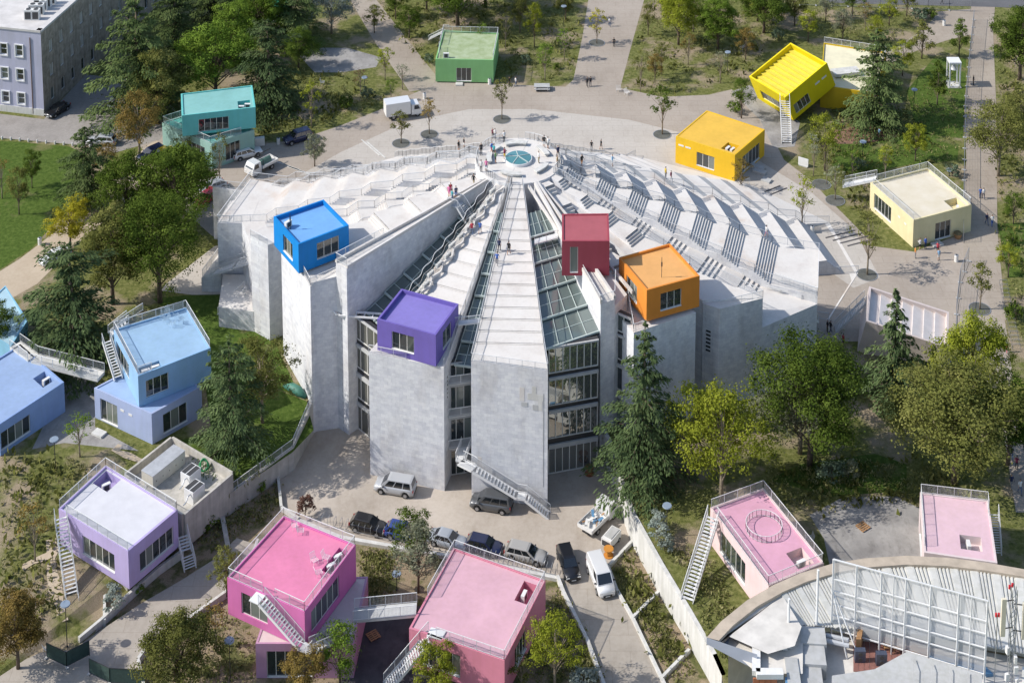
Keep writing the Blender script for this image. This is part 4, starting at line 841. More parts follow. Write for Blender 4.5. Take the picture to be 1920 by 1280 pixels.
# tilted boxes ---------------------------------------------------
def tilted(name, label, o, yaw, pitch, roll, dims, wallm, stepm, nsteps, wins, cut=True, rise=.5, plus=True):
    cy, sy, cp, sp, cr, sr = math.cos(yaw), math.sin(yaw), math.cos(pitch), math.sin(pitch), math.cos(roll), math.sin(roll)
    M = Matrix(((cy, -sy, 0), (sy, cy, 0), (0, 0, 1))) @ Matrix(((1, 0, 0), (0, cp, -sp), (0, sp, cp))) @ Matrix(((cr, 0, sr), (0, 1, 0), (-sr, 0, cr)))
    o = Vector(o); X, Y, Z = (M @ Vector(v) for v in ((1, 0, 0), (0, 1, 0), (0, 0, 1))); a, b, h = dims
    t = thing(name, label, 'pavilion', o)
    w = MB(); C = [o, o + X * a, o + X * a + Y * b, o + Y * b]; fr = []
    for i in range(4):
        p0, p1 = C[i], C[(i + 1) % 4]; L = (p1 - p0).length; u = (p1 - p0).normalized(); nn = u.cross(Z)
        hs = [(x[1] * L, x[2] * L, x[3], x[4], x[5]) for x in wins if x[0] == i]; wall_face(w, p0, p1, h, hs, .24, 0, Z, nn)
        for q in hs: fr.append((p0 + u * q[0] + Z * q[2] - nn * .18, u, nn, q[1] - q[0], q[3] - q[2], q[4]))
    w.add(C, [(3, 2, 1, 0)]); th = .25; I = [o + X * th + Y * th, o + X * (a - th) + Y * th, o + X * (a - th) + Y * (b - th), o + X * th + Y * (b - th)]
    for i in range(4):
        j = (i + 1) % 4; w.add([C[i] + Z * h, C[j] + Z * h, I[j] + Z * h, I[i] + Z * h, I[i] + Z * (h - 1.3), I[j] + Z * (h - 1.3)], [(0, 1, 2, 3), (3, 2, 5, 4)])
    w.build('wall', wallm, t)
    s = (a - 2 * th) / nsteps; tilt = abs(math.tan(roll)) * s
    for k in range(nsteps):
        # level treads inside the tilted box
        A = I[0] + X * s * k; zt = -.95; z0 = zt + (0 if plus else tilt); z1 = zt - (tilt if plus else 0)
        P_ = [A + Z * (h + z0 - .6), A + X * s + Z * (h + z0 - .6), A + X * s + Y * (b - 2 * th) + Z * (h + z0 - .6), A + Y * (b - 2 * th) + Z * (h + z0 - .6), A + Z * (h + z0 + .25), A + X * s + Z * (h + z1 + .25), A + X * s + Y * (b - 2 * th) + Z * (h + z1 + .25), A + Y * (b - 2 * th) + Z * (h + z0 + .25)]
        m = MB(); m.hexa(P_); m.build('seating_step', stepm, t)
    for f in fr: window(t, *f[:5], f[5])
    return t, o, X, Y, Z
t, o, X, Y, Z = tilted('yellow_pavilion', 'tilted lemon yellow pavilion with seating steps inside its open top', (45.05, 58.48, .41), .519, -.051, -.398, (9.47, 9.17, 4.6), cmat('yellow_wall', (252, 228, 20)), cmat('yellow_step', (253, 234, 92)), 10, [(0, .10, .45, .6, 2.4, 4), (3, .2, .8, .9, 2.6, 4)])
for k in range(2): x = MB(); x.obox(o + X * (6.0 + k * 1.5) + Z * 2.6 - Y * .03, X * 1.0, Y * .03, Z * .3); x.build('wall_sign', 'ac_white', t)
staircase(t, px(1471, 186, 4.2), px(1475, 270, 0), 1.5, n=20)
a, b, c_, d_ = Q(3.8, (1545, 170), (1600, 150), (1655, 128), (1560, 95))
t, q, bil = pav('pale_yellow_pavilion', 'pale straw coloured pavilion behind the tilted yellow one', [Vector((50.2, 63.5, 0)), Vector((58.5, 60.8, 0)), Vector((63.5, 75, 0)), Vector((53.5, 78.5, 0))], 0, 3.8, cmat('straw_wall', (225, 190, 40)), mat('straw_roof', lin(248, 240, 205, .7), .85, .1, .5).name, [], rails=[[(3, 0.0), (2, 0), (1, 0.2)]], parapet=.2)
x = MB(); x.obox(Vector((53, 66, 3.85)), Vector((4.5, 1.0, 0)), Vector((-.4, 2.0, 0)), Vector((0, 0, .5))); x.build('roof_step', 'concrete_white', t)
t, o, X, Y, Z = tilted('beige_pavilion', 'tilted blush white pavilion with wide steps inside its open top', (43.6, 1.85, .2), -.268, .16, .203, (10.2, 6.0, 5.0), cmat('beige_wall', (242, 226, 220)), mat('beige_step', (.62, .575, .55), .75, .06, .8).name, 7, [(0, .62, .95, .4, 1.9, 3)], plus=False)
# ================================================================ VEGETATION
def leaf_mat(name, dark, mid_, light, trans=.32):
    m, nt, nd, p = nodes_of(name); nd.remove(p); out = nd['Material Output']
    at = nd.new('ShaderNodeAttribute'); at.attribute_name = 'tint'; oi = nd.new('ShaderNodeObjectInfo')
    r = ramp(nd, [(0.0, dark), (.5, mid_), (1.0, light)]); nt.links.new(at.outputs['Fac'], r.inputs[0])
    hs = nd.new('ShaderNodeHueSaturation'); mr = nd.new('ShaderNodeMapRange'); mr.inputs[3].default_value = .8; mr.inputs[4].default_value = 1.2
    nt.links.new(oi.outputs['Random'], mr.inputs[0]); nt.links.new(mr.outputs[0], hs.inputs['Value']); nt.links.new(r.outputs[0], hs.inputs['Color'])
    d = nd.new('ShaderNodeBsdfDiffuse'); t = nd.new('ShaderNodeBsdfTranslucent'); mx = nd.new('ShaderNodeMixShader'); mx.inputs[0].default_value = trans
    nt.links.new(hs.outputs[0], d.inputs[0]); nt.links.new(hs.outputs[0], t.inputs[0]); nt.links.new(d.outputs[0], mx.inputs[1]); nt.links.new(t.outputs[0], mx.inputs[2]); nt.links.new(mx.outputs[0], out.inputs[0])
leaf_mat('leaf_cedar', (.042, .066, .022), (.085, .12, .042), (.165, .21, .078), .2)
leaf_mat('leaf_spruce', (.045, .072, .030), (.085, .125, .052), (.16, .21, .085), .2)
leaf_mat('leaf_blue', (.058, .088, .055), (.11, .15, .095), (.205, .255, .165), .2)
leaf_mat('leaf_green', (.035, .062, .011), (.095, .142, .024), (.20, .26, .05))
leaf_mat('leaf_bright', (.07, .12, .016), (.135, .205, .03), (.235, .32, .058))
leaf_mat('leaf_lime', (.12, .15, .014), (.24, .27, .03), (.38, .40, .06))
leaf_mat('leaf_yellow', (.20, .19, .016), (.38, .34, .03), (.52, .46, .06))
leaf_mat('leaf_olive', (.072, .085, .02), (.15, .158, .042), (.26, .255, .085))
leaf_mat('leaf_rust', (.10, .08, .024), (.21, .155, .045), (.34, .23, .075))
leaf_mat('leaf_grey', (0.109, 0.123, 0.072), (0.217, 0.232, 0.145), (0.362, 0.370, 0.254))
leaf_mat('leaf_silver', (0.145, 0.181, 0.152), (0.275, 0.319, 0.275), (0.478, 0.515, 0.450))
leaf_mat('leaf_red', (0.072, 0.043, 0.036), (0.145, 0.080, 0.061), (0.232, 0.116, 0.087))
leaf_mat('grass_mix', (.10, .13, .03), (.23, .23, .085), (.38, .35, .17), .35)

def cards(name, C, D, ln, wd, tint, material, nrm=None, rs=None):
    """many small leaf faces: centres C, long axis D"""
    N = len(C); rs = rs or np.random.RandomState(1)
    D = D / (np.linalg.norm(D, axis=1, keepdims=True) + 1e-9); r = rs.normal(size=(N, 3)) if nrm is None else nrm + rs.normal(size=(N, 3)) * .35
    S = np.cross(D, r); S /= (np.linalg.norm(S, axis=1, keepdims=True) + 1e-9); ln = np.asarray(ln).reshape(-1, 1) * np.ones((N, 1)); wd = np.asarray(wd).reshape(-1, 1) * np.ones((N, 1))
    nn = np.cross(S, D)
    V = np.empty((N, 4, 3)); V[:, 0] = C - D * ln * .5; V[:, 1] = C + S * wd * .5 + nn * wd * .12; V[:, 2] = C + D * ln * .5; V[:, 3] = C - S * wd * .5 + nn * wd * .12
    me = bpy.data.meshes.new(name); me.vertices.add(4 * N); me.vertices.foreach_set('co', V.reshape(-1).astype(np.float32))
    me.loops.add(4 * N); me.loops.foreach_set('vertex_index', np.arange(4 * N, dtype=np.int32)); me.polygons.add(N); me.polygons.foreach_set('loop_start', np.arange(0, 4 * N, 4, dtype=np.int32)); me.polygons.foreach_set('loop_total', np.full(N, 4, dtype=np.int32))
    a = me.attributes.new('tint', 'FLOAT', 'FACE'); a.data.foreach_set('value', np.clip(tint, 0, 1).astype(np.float32)); me.materials.append(MATS[material]); me.update(); me.validate()
    return me
def unit_dirs(rs, n, up=0.0):
    v = rs.normal(size=(n, 3)); v[:, 2] += up; return v / np.linalg.norm(v, axis=1, keepdims=True)
def limbs(targets, trunk_top, r0, rs, frac=.6, base_h=0.0, n=5, lean=(0, 0)):
    m = MB(); tt = Vector(trunk_top); mid_ = Vector((lean[0] + rs.normal() * .05, lean[1] + rs.normal() * .05, tt.z * .5))
    m.tube([(0, 0, -.25), (mid_.x * .4, mid_.y * .4, tt.z * .22), mid_, tt], [r0 * 1.25, r0, r0 * .75, r0 * .3], 8)
    for t in targets:
        t = Vector(t); h = max(base_h, t.z * (.35 + .35 * rs.rand())); k = h / max(tt.z, .1); o = Vector((0, 0, 0)).lerp(mid_, min(1, k * 2)) if k < .5 else mid_.lerp(tt, min(1, (k - .5) * 2)); o.z = h
        c = o.lerp(t, .5) + Vector((rs.normal() * .15, rs.normal() * .15, .12 * (t - o).length)); r = r0 * .38
        m.tube([o, c, t], [r, r * .6, r * .2], 5, cap=False)
    m.sm = True; return m
PROTO = {}
def broad(key, H, W, trunk, nclump, per, leaf, seed, squash=1.0, crown0=.25, r0=.22, shape='round', loose=.35, hole=.0, mtrunk='trunk_bark'):
    rs = np.random.RandomState(seed); cz0 = H * crown0; ch = H - cz0; rad = W / 2; cl = []
    # a few main lobes make the outline uneven, clumps fill them
    nl = 7 + nclump // 11; lobes = []
    for i in range(nl):
        a = 2.4 * i + rs.rand() * .9; k = (i + .5) / nl; zz = cz0 + ch * (.2 + .66 * k); prof = math.sin(math.pi * min(.97, .2 + .76 * k)) ** .7 if shape == 'round' else (1.05 - k) ** .8
        rr = rad * .70 * prof * (.7 + .5 * rs.rand()); lobes.append((np.array([rr * math.cos(a), rr * math.sin(a), zz + rs.normal() * ch * .04]), rad * (.30 + .16 * rs.rand()) * (.6 + .4 * prof), rs.rand()))
    for i in range(nclump):
        c, R0, lt_ = lobes[rs.randint(nl)]; d = unit_dirs(rs, 1, .45)[0]; cl.append((c + d * R0 * np.array([1, 1, .85 * squash]) * (.72 + .42 * rs.rand()), rad * (.095 + .075 * rs.rand()) + .09, d, .5 * lt_ + .5 * rs.rand()))
    C, D, T, NR = [], [], [], []
    for c, rc, d, tv in cl:
        n = int(per * (.55 + .9 * rs.rand())); dd = unit_dirs(rs, n, .55); rr = rc * (.75 + .4 * rs.rand(n, 1)) * (1 + loose * .7 * rs.normal(size=(n, 1)))
        C.append(c + dd * rr * np.array([1.15, 1.15, .8])); t_ = np.cross(dd, rs.normal(size=(n, 3))); D.append(t_ + rs.normal(size=(n, 3)) * .25); NR.append(dd + d * .5 + np.array([0, 0, .25])); T.append(.08 + .62 * tv + .3 * rs.rand(n))
    C = np.vstack(C); D = np.vstack(D); T = np.hstack(T); NR = np.vstack(NR); C[:, 2] = np.maximum(C[:, 2], cz0 * .75)
    N = len(C); me = cards('crown_' + key, C, D, leaf * (.7 + .6 * rs.rand(N)), leaf * .66 * (.7 + .6 * rs.rand(N)), T, 'leaf_green', NR, rs)
    tg = [l[0] for l in lobes] + [cl[i][0] for i in range(0, nclump, max(1, nclump // 12))]
    PROTO[key] = (limbs(tg, (rs.normal() * .1, rs.normal() * .1, cz0 + ch * .72), r0, rs, base_h=cz0 * .55).mesh('trunk_' + key, mtrunk), me, H, W)
def conifer(key, H, W, tiers, nb, seed, droop=.22, slim=.85, r0=.3, leaf=.5, bare=.10, flat=1.0, ragged=.35):
    rs = np.random.RandomState(seed); C, D, T, NR = [], [], [], []; tr = MB()
    tr.tube([(0, 0, -.3), (0.05, 0, H * .5), (0, .05, H * .96)], [r0, r0 * .6, r0 * .08], 8)
    for i in range(tiers):
        k = i / (tiers - 1); z0_ = z = H * (bare + (1 - bare) * k * .98); R0 = W / 2 * ((1 - k) ** slim) + .25
        n = max(4, int(nb * (1 - .45 * k)))
        for j in range(n):
            a = 2 * math.pi * (j / n + rs.rand() * .5 / n + i * .37); L = R0 * (1 - ragged + ragged * 1.6 * rs.rand()); z = z0_ + rs.normal() * H * .012
            if rs.rand() < .12: continue
            lift = .10 - .28 * (1 - k) * rs.rand() + .5 * k
            u = np.array([math.cos(a), math.sin(a), 0.]); s = np.array([-u[1], u[0], 0.]); m = max(16, int(L * 40)); x = (rs.rand(m) ** .75); wid = (.12 + .26 * np.sin(np.pi * np.clip(x, .05, .98))) * L * .75
            y = rs.normal(size=m) * wid * .5; zz = lift * x * L - droop * (x ** 2) * L - .08 * np.abs(y) + rs.normal(size=m) * .10 * flat
            C.append(u * (x * L)[:, None] + s * y[:, None] + np.array([0, 0, 1.]) * (z + zz)[:, None]); tip = u * .9 + np.array([0, 0, -.15])
            D.append(tip[None] + s[None] * (np.sign(y) * .5)[:, None] + np.array([0, 0, -1.])[None] * (droop * 1.8 * x + .15 * rs.rand(m))[:, None] + rs.normal(size=(m, 3)) * .25)
            T.append(np.clip(.12 + .35 * rs.rand() + .25 * x + .25 * rs.rand(m), 0, 1)); NR.append(np.tile([0, 0, 1.], (m, 1)))
            tr.tube([(0, 0, z), tuple(u * L * .5 + np.array([0, 0, z + lift * .5 * L - droop * .25 * L])), tuple(u * L * .92 + np.array([0, 0, z + lift * .9 * L - droop * .85 * L]))], [r0 * .25 * (1 - k) + .02, .04, .012], 4, cap=False)
    C = np.vstack(C); D = np.vstack(D); T = np.hstack(T); NR = np.vstack(NR); N = len(C)
    tr.sm = True
    PROTO[key] = (tr.mesh('trunk_' + key, 'trunk_bark'), cards('crown_' + key, C, D, leaf * (.7 + .7 * rs.rand(N)), leaf * .36 * (.7 + .6 * rs.rand(N)), T, 'leaf_cedar', NR, rs), H, W)
conifer('cedar1', 16, 14, 14, 9, 3, .20, .62, .4, .5, .10, ragged=.6)
conifer('cedar4', 15, 13, 13, 9, 77, .24, .55, .4, .5, .12, ragged=.65)
conifer('cedar2', 16, 12, 15, 9, 5, .26, .66, .38, .48, .08, ragged=.6)
conifer('cedar3', 14, 9, 16, 8, 9, .42, .45, .3, .45, .12, ragged=.55)
conifer('spruce1', 18, 11.5, 19, 9, 11, .30, .92, .32, .45, .05, ragged=.55)
conifer('spruce2', 14, 7, 20, 7, 13, .62, 1.0, .24, .42, .05, ragged=.5)
broad('oak1', 12, 10, 0, 150, 105, .27, 21, crown0=.2, r0=.26); broad('oak2', 13, 9, 0, 140, 105, .27, 22, crown0=.16, r0=.25); broad('oak3', 15, 13, 0, 210, 105, .28, 23, crown0=.2, r0=.3, loose=.5)
broad('airy1', 13, 10, 0, 130, 75, .26, 31, crown0=.2, r0=.2, loose=.7, mtrunk='trunk_pale'); broad('airy2', 11, 8, 0, 85, 62, .25, 32, crown0=.28, r0=.18, loose=.6, mtrunk='trunk_pale')
broad('mid1', 8, 5.5, 0, 80, 70, .21, 41, crown0=.22, r0=.13); broad('mid2', 7.5, 5, 0, 62, 52, .21, 42, crown0=.25, r0=.12, loose=.6); broad('cone1', 7.5, 4.2, 0, 54, 40, .25, 43, crown0=.16, r0=.11, shape='cone')
broad('street1', 7, 3.0, 0, 40, 20, .22, 51, crown0=.36, r0=.075, loose=.5, mtrunk='trunk_pale'); broad('street2', 7, 3.6, 0, 36, 18, .22, 52, crown0=.34, r0=.08, loose=.7, mtrunk='trunk_pale'); broad('street3', 7, 2.6, 0, 34, 18, .21, 53, crown0=.2, r0=.07, loose=.5, mtrunk='trunk_pale')
broad('twig', 5.5, 3, 0, 30, 9, .2, 54, crown0=.3, r0=.07, loose=.8, mtrunk='trunk_pale')
broad('shrub1', 1.6, 2.2, 0, 26, 26, .19, 61, crown0=.0, r0=.04); broad('shrub2', 1.3, 1.8, 0, 20, 22, .19, 62, crown0=.0, r0=.04, loose=.6); broad('shrub3', 2.6, 2.2, 0, 30, 28, .2, 63, crown0=.02, r0=.05)
_tree_rs = random.Random(99)
def tree(key, x, y, h, w, leaf, name, label, group=None, cat='tree', z=None, rz=None):
    tr, cr, H, W = PROTO[key]; p = pg(x, y) if z is None else px(x, y, z)
    t = thing(name, label, cat, p, group, rz if rz is not None else _tree_rs.random() * 6.28); sx = w / W; sz = h / H; t.scale = (sx, sx, sz)
    for nm, me in (('trunk', tr), ('crown', cr)):
        o = link(nm if cat == 'tree' else {'trunk': 'stem', 'crown': 'foliage'}[nm], me, t, False)
        if nm == 'crown': o.material_slots[0].link = 'OBJECT'; o.material_slots[0].material = MATS[leaf]
    return t
TREES = [
 ('cedar1', 262, 212, 21, 17, 'leaf_cedar', 'cedar_tree', 'biggest dark cedar beside the lilac office block'),
 ('cedar4', 505, 205, 15.5, 14, 'leaf_spruce', 'cedar_tree', 'grey green cedar behind the turquoise pavilion'),
 ('cedar3', 164, 388, 12.5, 9, 'leaf_cedar', 'cedar_tree', 'ragged dark cedar at the corner of the bright lawn'),
 ('cedar4', 138, 668, 15.5, 16, 'leaf_spruce', 'cedar_tree', 'broad cedar behind the blue footbridge'),
 ('cedar4', 434, 846, 14.0, 10.5, 'leaf_spruce', 'cedar_tree', 'drooping blue green cedar right of the sky blue pavilion'),
 ('spruce1', 1206, 902, 19.5, 12, 'leaf_spruce', 'spruce_tree', 'tall spruce in front of the orange cube'),
 ('cedar2', 1640, 232, 16, 13.5, 'leaf_cedar', 'cedar_tree', 'dark cedar beside the tilted yellow pavilion'),
 ('spruce2', 1674, 745, 14.5, 9, 'leaf_spruce', 'spruce_tree', 'slender spruce in front of the tilted blush pavilion'),
 ('spruce2', 1748, 752, 7.5, 5, 'leaf_spruce', 'spruce_tree', 'small leaning spruce right of the slender one'),
 ('cedar2', 330, 118, 17, 13, 'leaf_cedar', 'cedar_tree', 'shaded cedar at the top left between office and broadleaf trees'),
 ('cedar4', 400, 62, 17, 13, 'leaf_cedar', 'cedar_tree', 'shaded cedar at the top edge left of the middle'),
 ('cedar2', 195, 62, 16, 12, 'leaf_cedar', 'cedar_tree', 'cedar behind the office block at the top edge'),
 ('cedar1', 548, 78, 15, 12, 'leaf_cedar', 'cedar_tree', 'dark cedar at the top edge left of the diagonal path'),
 ('oak1', 405, 190, 13, 12, 'leaf_bright', 'broadleaf_tree', 'yellow green rounded tree behind the turquoise pavilion'),
 ('oak2', 490, 85, 13, 10, 'leaf_bright', 'broadleaf_tree', 'light green tree at the top behind the grey green cedar'),
 ('oak2', 296, 232, 13, 9, 'leaf_olive', 'broadleaf_tree', 'olive tree between the big cedar and the turquoise pavilion'),
 ('airy2', 262, 298, 11, 8, 'leaf_rust', 'broadleaf_tree', 'autumn tinted tree left of the turquoise pavilion'),
 ('oak1', 330, 440, 13, 11, 'leaf_green', 'broadleaf_tree', 'dense green tree left of the parked red car'),
 ('oak3', 300, 566, 15, 12.5, 'leaf_green', 'broadleaf_tree', 'spreading green tree at the left foot of the pyramid'),
 ('oak2', 212, 570, 13.5, 9, 'leaf_olive', 'broadleaf_tree', 'dark olive tree left of the spreading green tree'),
 ('oak1', 240, 430, 11, 9, 'leaf_green', 'broadleaf_tree', 'deep green tree between the lawn cedar and the pyramid'),
 ('oak2', 345, 398, 10, 9, 'leaf_green', 'broadleaf_tree', 'green tree just below the turquoise pavilion'),
 ('mid1', 132, 468, 7.5, 6.2, 'leaf_yellow', 'broadleaf_tree', 'golden yellow round tree by the sandy path'),
 ('airy2', 492, 792, 11, 8, 'leaf_olive', 'broadleaf_tree', 'brownish olive tree against the left pyramid wall'),
 ('oak3', 1518, 872, 15.2, 13.5, 'leaf_green', 'broadleaf_tree', 'large green tree with bare twigs right of the pyramid'),
 ('airy1', 1500, 850, 10, 12, 'leaf_grey', 'broadleaf_tree', 'half bare tree under the large green tree'),
 ('oak3', 1790, 905, 14, 16, 'leaf_olive', 'broadleaf_tree', 'huge olive green tree near the right edge'),
 ('oak1', 1822, 770, 12, 8.5, 'leaf_lime', 'broadleaf_tree', 'yellow green tree right of the tilted blush pavilion'),
 ('oak2', 1890, 870, 11, 8, 'leaf_green', 'broadleaf_tree', 'dark green tree at the right edge beside the pavement'),
 ('airy1', 1352, 945, 14.5, 10.5, 'leaf_lime', 'broadleaf_tree', 'lime green tree with several stems right of the tall spruce'),
 ('mid2', 1290, 900, 12, 6.5, 'leaf_lime', 'broadleaf_tree', 'loose lime green tree between the spruce and pale pink pavilion'),
 ('airy1', 1872, 330, 12.5, 10.5, 'leaf_olive', 'broadleaf_tree', 'olive tree overhanging the right footpath'),
 ('oak2', 1912, 150, 13, 10, 'leaf_green', 'broadleaf_tree', 'green tree at the right edge near the street'),
 ('oak1', 1272, 84, 10, 7.5, 'leaf_lime', 'broadleaf_tree', 'yellow green tree at the top right of the upper path'),
 ('oak2', 1346, 92, 9.5, 7.5, 'leaf_bright', 'broadleaf_tree', 'bright green tree in the upper park left of the yellow pavilion'),
 ('oak1', 1432, 62, 9, 9, 'leaf_green', 'broadleaf_tree', 'spreading tree above the tilted yellow pavilion'),
 ('oak3', 858, 50, 12.5, 14, 'leaf_green', 'broadleaf_tree', 'broad dark trunked tree behind the green pavilion'),
 ('oak2', 910, 14, 12, 10, 'leaf_olive', 'broadleaf_tree', 'dark trunked tree further behind the green pavilion'),
 ('airy1', 622, 64, 10, 9, 'leaf_silver', 'broadleaf_tree', 'silvery green tree at the top left of the diagonal path'),
 ('mid1', 767, 72, 6, 4.6, 'leaf_green', 'young_tree', 'small round green tree beside the diagonal path'),
 ('mid2', 1002, 88, 8.5, 3.6, 'leaf_lime', 'young_tree', 'tall thin yellow green tree behind the grey bench'),
 ('street2', 948, 92, 7, 3, 'leaf_olive', 'young_tree', 'thin olive tree right of the green pavilion'),
 ('street1', 1022, 152, 7, 3.4, 'leaf_bright', 'young_tree', 'young green tree above the grey bench'),
 ('street3', 1119, 82, 7, 3.0, 'leaf_yellow', 'young_tree', 'slim yellow tree in a round grate on the upper path'),
 ('street2', 1201, 172, 8, 2.8, 'leaf_olive', 'young_tree', 'thin tree at the corner of the upper path'),
 ('street1', 1240, 140, 6, 2.8, 'leaf_olive', 'young_tree', 'young tree behind the corner of the upper path'),
 ('mid2', 1515, 78, 6, 4, 'leaf_lime', 'young_tree', 'yellowish tree behind the tilted yellow pavilion'),
 ('mid2', 1580, 78, 6.3, 4, 'leaf_grey', 'young_tree', 'pale olive tree behind the pale straw pavilion'),
 ('twig', 1622, 58, 6, 3.2, 'leaf_rust', 'young_tree', 'thin brownish tree left of the curving path'),
 ('mid2', 1667, 48, 5.5, 4, 'leaf_lime', 'young_tree', 'yellow green tree at the top by the street'),
 ('cone1', 1728, 110, 7, 4.4, 'leaf_olive', 'young_tree', 'golden olive conical tree beside the curving path'),
 ('cone1', 1798, 106, 7, 3.8, 'leaf_green', 'young_tree', 'dark green conical tree left of the fenced footpath'),
 ('cone1', 1757, 196, 7.5, 3.8, 'leaf_green', 'young_tree', 'slim green tree left of the bell frame'),
 ('mid2', 1692, 142, 6.5, 4.4, 'leaf_lime', 'young_tree', 'yellow green tree behind the dark cedar'),
 ('mid2', 1546, 320, 9.5, 5.2, 'leaf_lime', 'young_tree', 'light green tree between amber and cream pavilions'),
 ('twig', 1566, 374, 5.5, 3.4, 'leaf_grey', 'young_tree', 'brown sparse tree in a round grate by the cream pavilion ramp'),
 ('mid1', 1716, 302, 6, 3.8, 'leaf_lime', 'young_tree', 'yellow green tree on the lawn behind the cream pavilion'),
 ('street2', 1503, 434, 8.6, 4.4, 'leaf_lime', 'street_tree', 'young plaza tree below the amber pavilion'),
 ('street3', 1389, 360, 5.6, 3.0, 'leaf_rust', 'street_tree', 'small orange tinted tree at the corner of the amber pavilion'),
 ('mid2', 1390, 222, 7, 4, 'leaf_green', 'young_tree', 'dark tree left of the tilted yellow pavilion'),
 ('twig', 1350, 156, 6, 3.4, 'leaf_grey', 'young_tree', 'bare brown shrub tree behind the amber pavilion'),
 ('street1', 941, 224, 7.4, 3.2, 'leaf_olive', 'street_tree', 'street tree in a round grate behind the summit platform'),
 ('street1', 1241.5, 252, 8.4, 4.2, 'leaf_green', 'street_tree', 'greenest street tree in a round grate left of the amber pavilion'),
 ('street2', 805, 251, 6.2, 3.5, 'leaf_rust', 'street_tree', 'brownish street tree in a grate right of the white box truck'),
 ('street1', 752, 269, 5.4, 3.6, 'leaf_olive', 'street_tree', 'street tree in a grate just below the white box truck'),
 ('street3', 584, 240, 8.6, 3.2, 'leaf_lime', 'street_tree', 'slim yellow green tree between cedar and box truck'),
 ('mid1', 590, 312, 5, 3.6, 'leaf_grey', 'street_tree', 'round grey olive tree at the back left of the terraces'),
 ('street2', 1626, 515, 9.2, 5.2, 'leaf_olive', 'street_tree', 'plaza tree left of the cream pavilion casting a leafy shadow'),
 ('street1', 1837, 580, 6.6, 3.8, 'leaf_olive', 'street_tree', 'street tree in a grate on the right footpath'),
 ('street2', 412, 352, 9, 3.0, 'leaf_olive', 'street_tree', 'thin tree in front of the turquoise pavilion corner'),
 ('street2', 344, 300, 4.5, 3.4, 'leaf_olive', 'street_tree', 'small tree in front of the turquoise pavilion windows'),
 ('twig', 4, 372, 6.5, 3.5, 'leaf_rust', 'young_tree', 'sparse brown tree at the left edge of the lawn'),
 ('mid2', 36, 402, 7.5, 3.6, 'leaf_olive', 'young_tree', 'thin tree in the middle of the lawn'),
 ('mid1', 60, 352, 6, 3.0, 'leaf_green', 'young_tree', 'dark green narrow tree on the lawn'),
 ('mid2', 784, 1110, 7.8, 5.6, 'leaf_grey', 'broadleaf_tree', 'grey olive tree between the magenta and pink pavilions'),
 ('mid1', 772, 1062, 6.6, 4.2, 'leaf_green', 'broadleaf_tree', 'dark tree with yellow leaves hiding the blue parked car'),
 ('airy2', 1040, 1290, 8, 5.6, 'leaf_lime', 'broadleaf_tree', 'tree with bare stems beside the road at the bottom'),
 ('mid1', 815, 1312, 6, 4.2, 'leaf_lime', 'young_tree', 'bright lime tree in front of the pink pavilion'),
 ('street3', 978, 1300, 4.5, 2.6, 'leaf_olive', 'young_tree', 'little tree at the right corner of the pink pavilion'),
 ('mid2', 638, 1290, 7.5, 4.6, 'leaf_bright', 'young_tree', 'feathery green tree in front of the mauve ground floor'),
 ('mid1', 574, 1312, 6, 4.4, 'leaf_rust', 'young_tree', 'rusty orange tree in front of the mauve windows'),
 ('oak1', 334, 1302, 8.2, 7.6, 'leaf_olive', 'broadleaf_tree', 'dense olive tree at the bottom beside the path'),
 ('mid1', 425, 1115, 5.2, 3.4, 'leaf_olive', 'young_tree', 'olive tree at the left corner of the magenta pavilion'),
 ('twig', 406, 1212, 5.5, 3.0, 'leaf_rust', 'young_tree', 'sparse brownish tree below the magenta pavilion'),
 ('oak2', 34, 1252, 8.5, 6, 'leaf_rust', 'broadleaf_tree', 'brown tinted tree in the bottom left corner'),
 ('street2', 66, 1052, 7, 3.6, 'leaf_rust', 'young_tree', 'thin autumn tree left of the lilac pavilion stairs'),
 ('street2', 150, 856, 5.6, 3.6, 'leaf_bright', 'young_tree', 'small umbrella shaped green tree above the lilac pavilion'),
 ('mid1', 1, 660, 7, 5, 'leaf_green', 'broadleaf_tree', 'dark tree cut by the left edge over the blue roofs'),
 ('airy2', 1300, 60, 8, 5, 'leaf_bright', 'broadleaf_tree', 'pale green tree beside the bright green one at the top'),
 ('mid2', 1215, 66, 6, 3, 'leaf_olive', 'young_tree', 'young olive tree right of the upper path'),
 ('street1', 722, 150, 6, 3, 'leaf_lime', 'young_tree', 'slim yellowish tree left of the diagonal path'),
 ('twig', 755, 168, 5, 3, 'leaf_grey', 'young_tree', 'sparse grey tree left of the green pavilion'),
 ('twig', 676, 176, 4.5, 3, 'leaf_red', 'young_tree', 'bare reddish tree in the shaded park left of the box truck'),
 ('street1', 733, 190, 4, 2, 'leaf_bright', 'young_tree', 'sapling beside the white litter bin'),
 ('mid2', 1890, 520, 5, 3.4, 'leaf_lime', 'young_tree', 'yellowish tree right of the footpath at the cream pavilion'),
 ('street2', 1550, 345, 6, 2.6, 'leaf_olive', 'young_tree', 'thin sapling beside the white sign board'),
 ('street2', 1525, 330, 7, 2.8, 'leaf_grey', 'young_tree', 'thin grey sapling right of the amber pavilion'),
 ('mid1', 1060, 40, 7, 4, 'leaf_olive', 'young_tree', 'small olive tree at the left edge of the upper path'),

 ('mid2', 702, 62, 5.5, 3.6, 'leaf_olive', 'young_tree', 'olive sapling just right of the diagonal path top'),
 ('mid1', 742, 36, 7, 4.5, 'leaf_green', 'young_tree', 'green tree at the top edge right of the diagonal path'),
 ('oak2', 800, 20, 9, 6.5, 'leaf_green', 'broadleaf_tree', 'leafy tree at the top edge left of the green pavilion'),
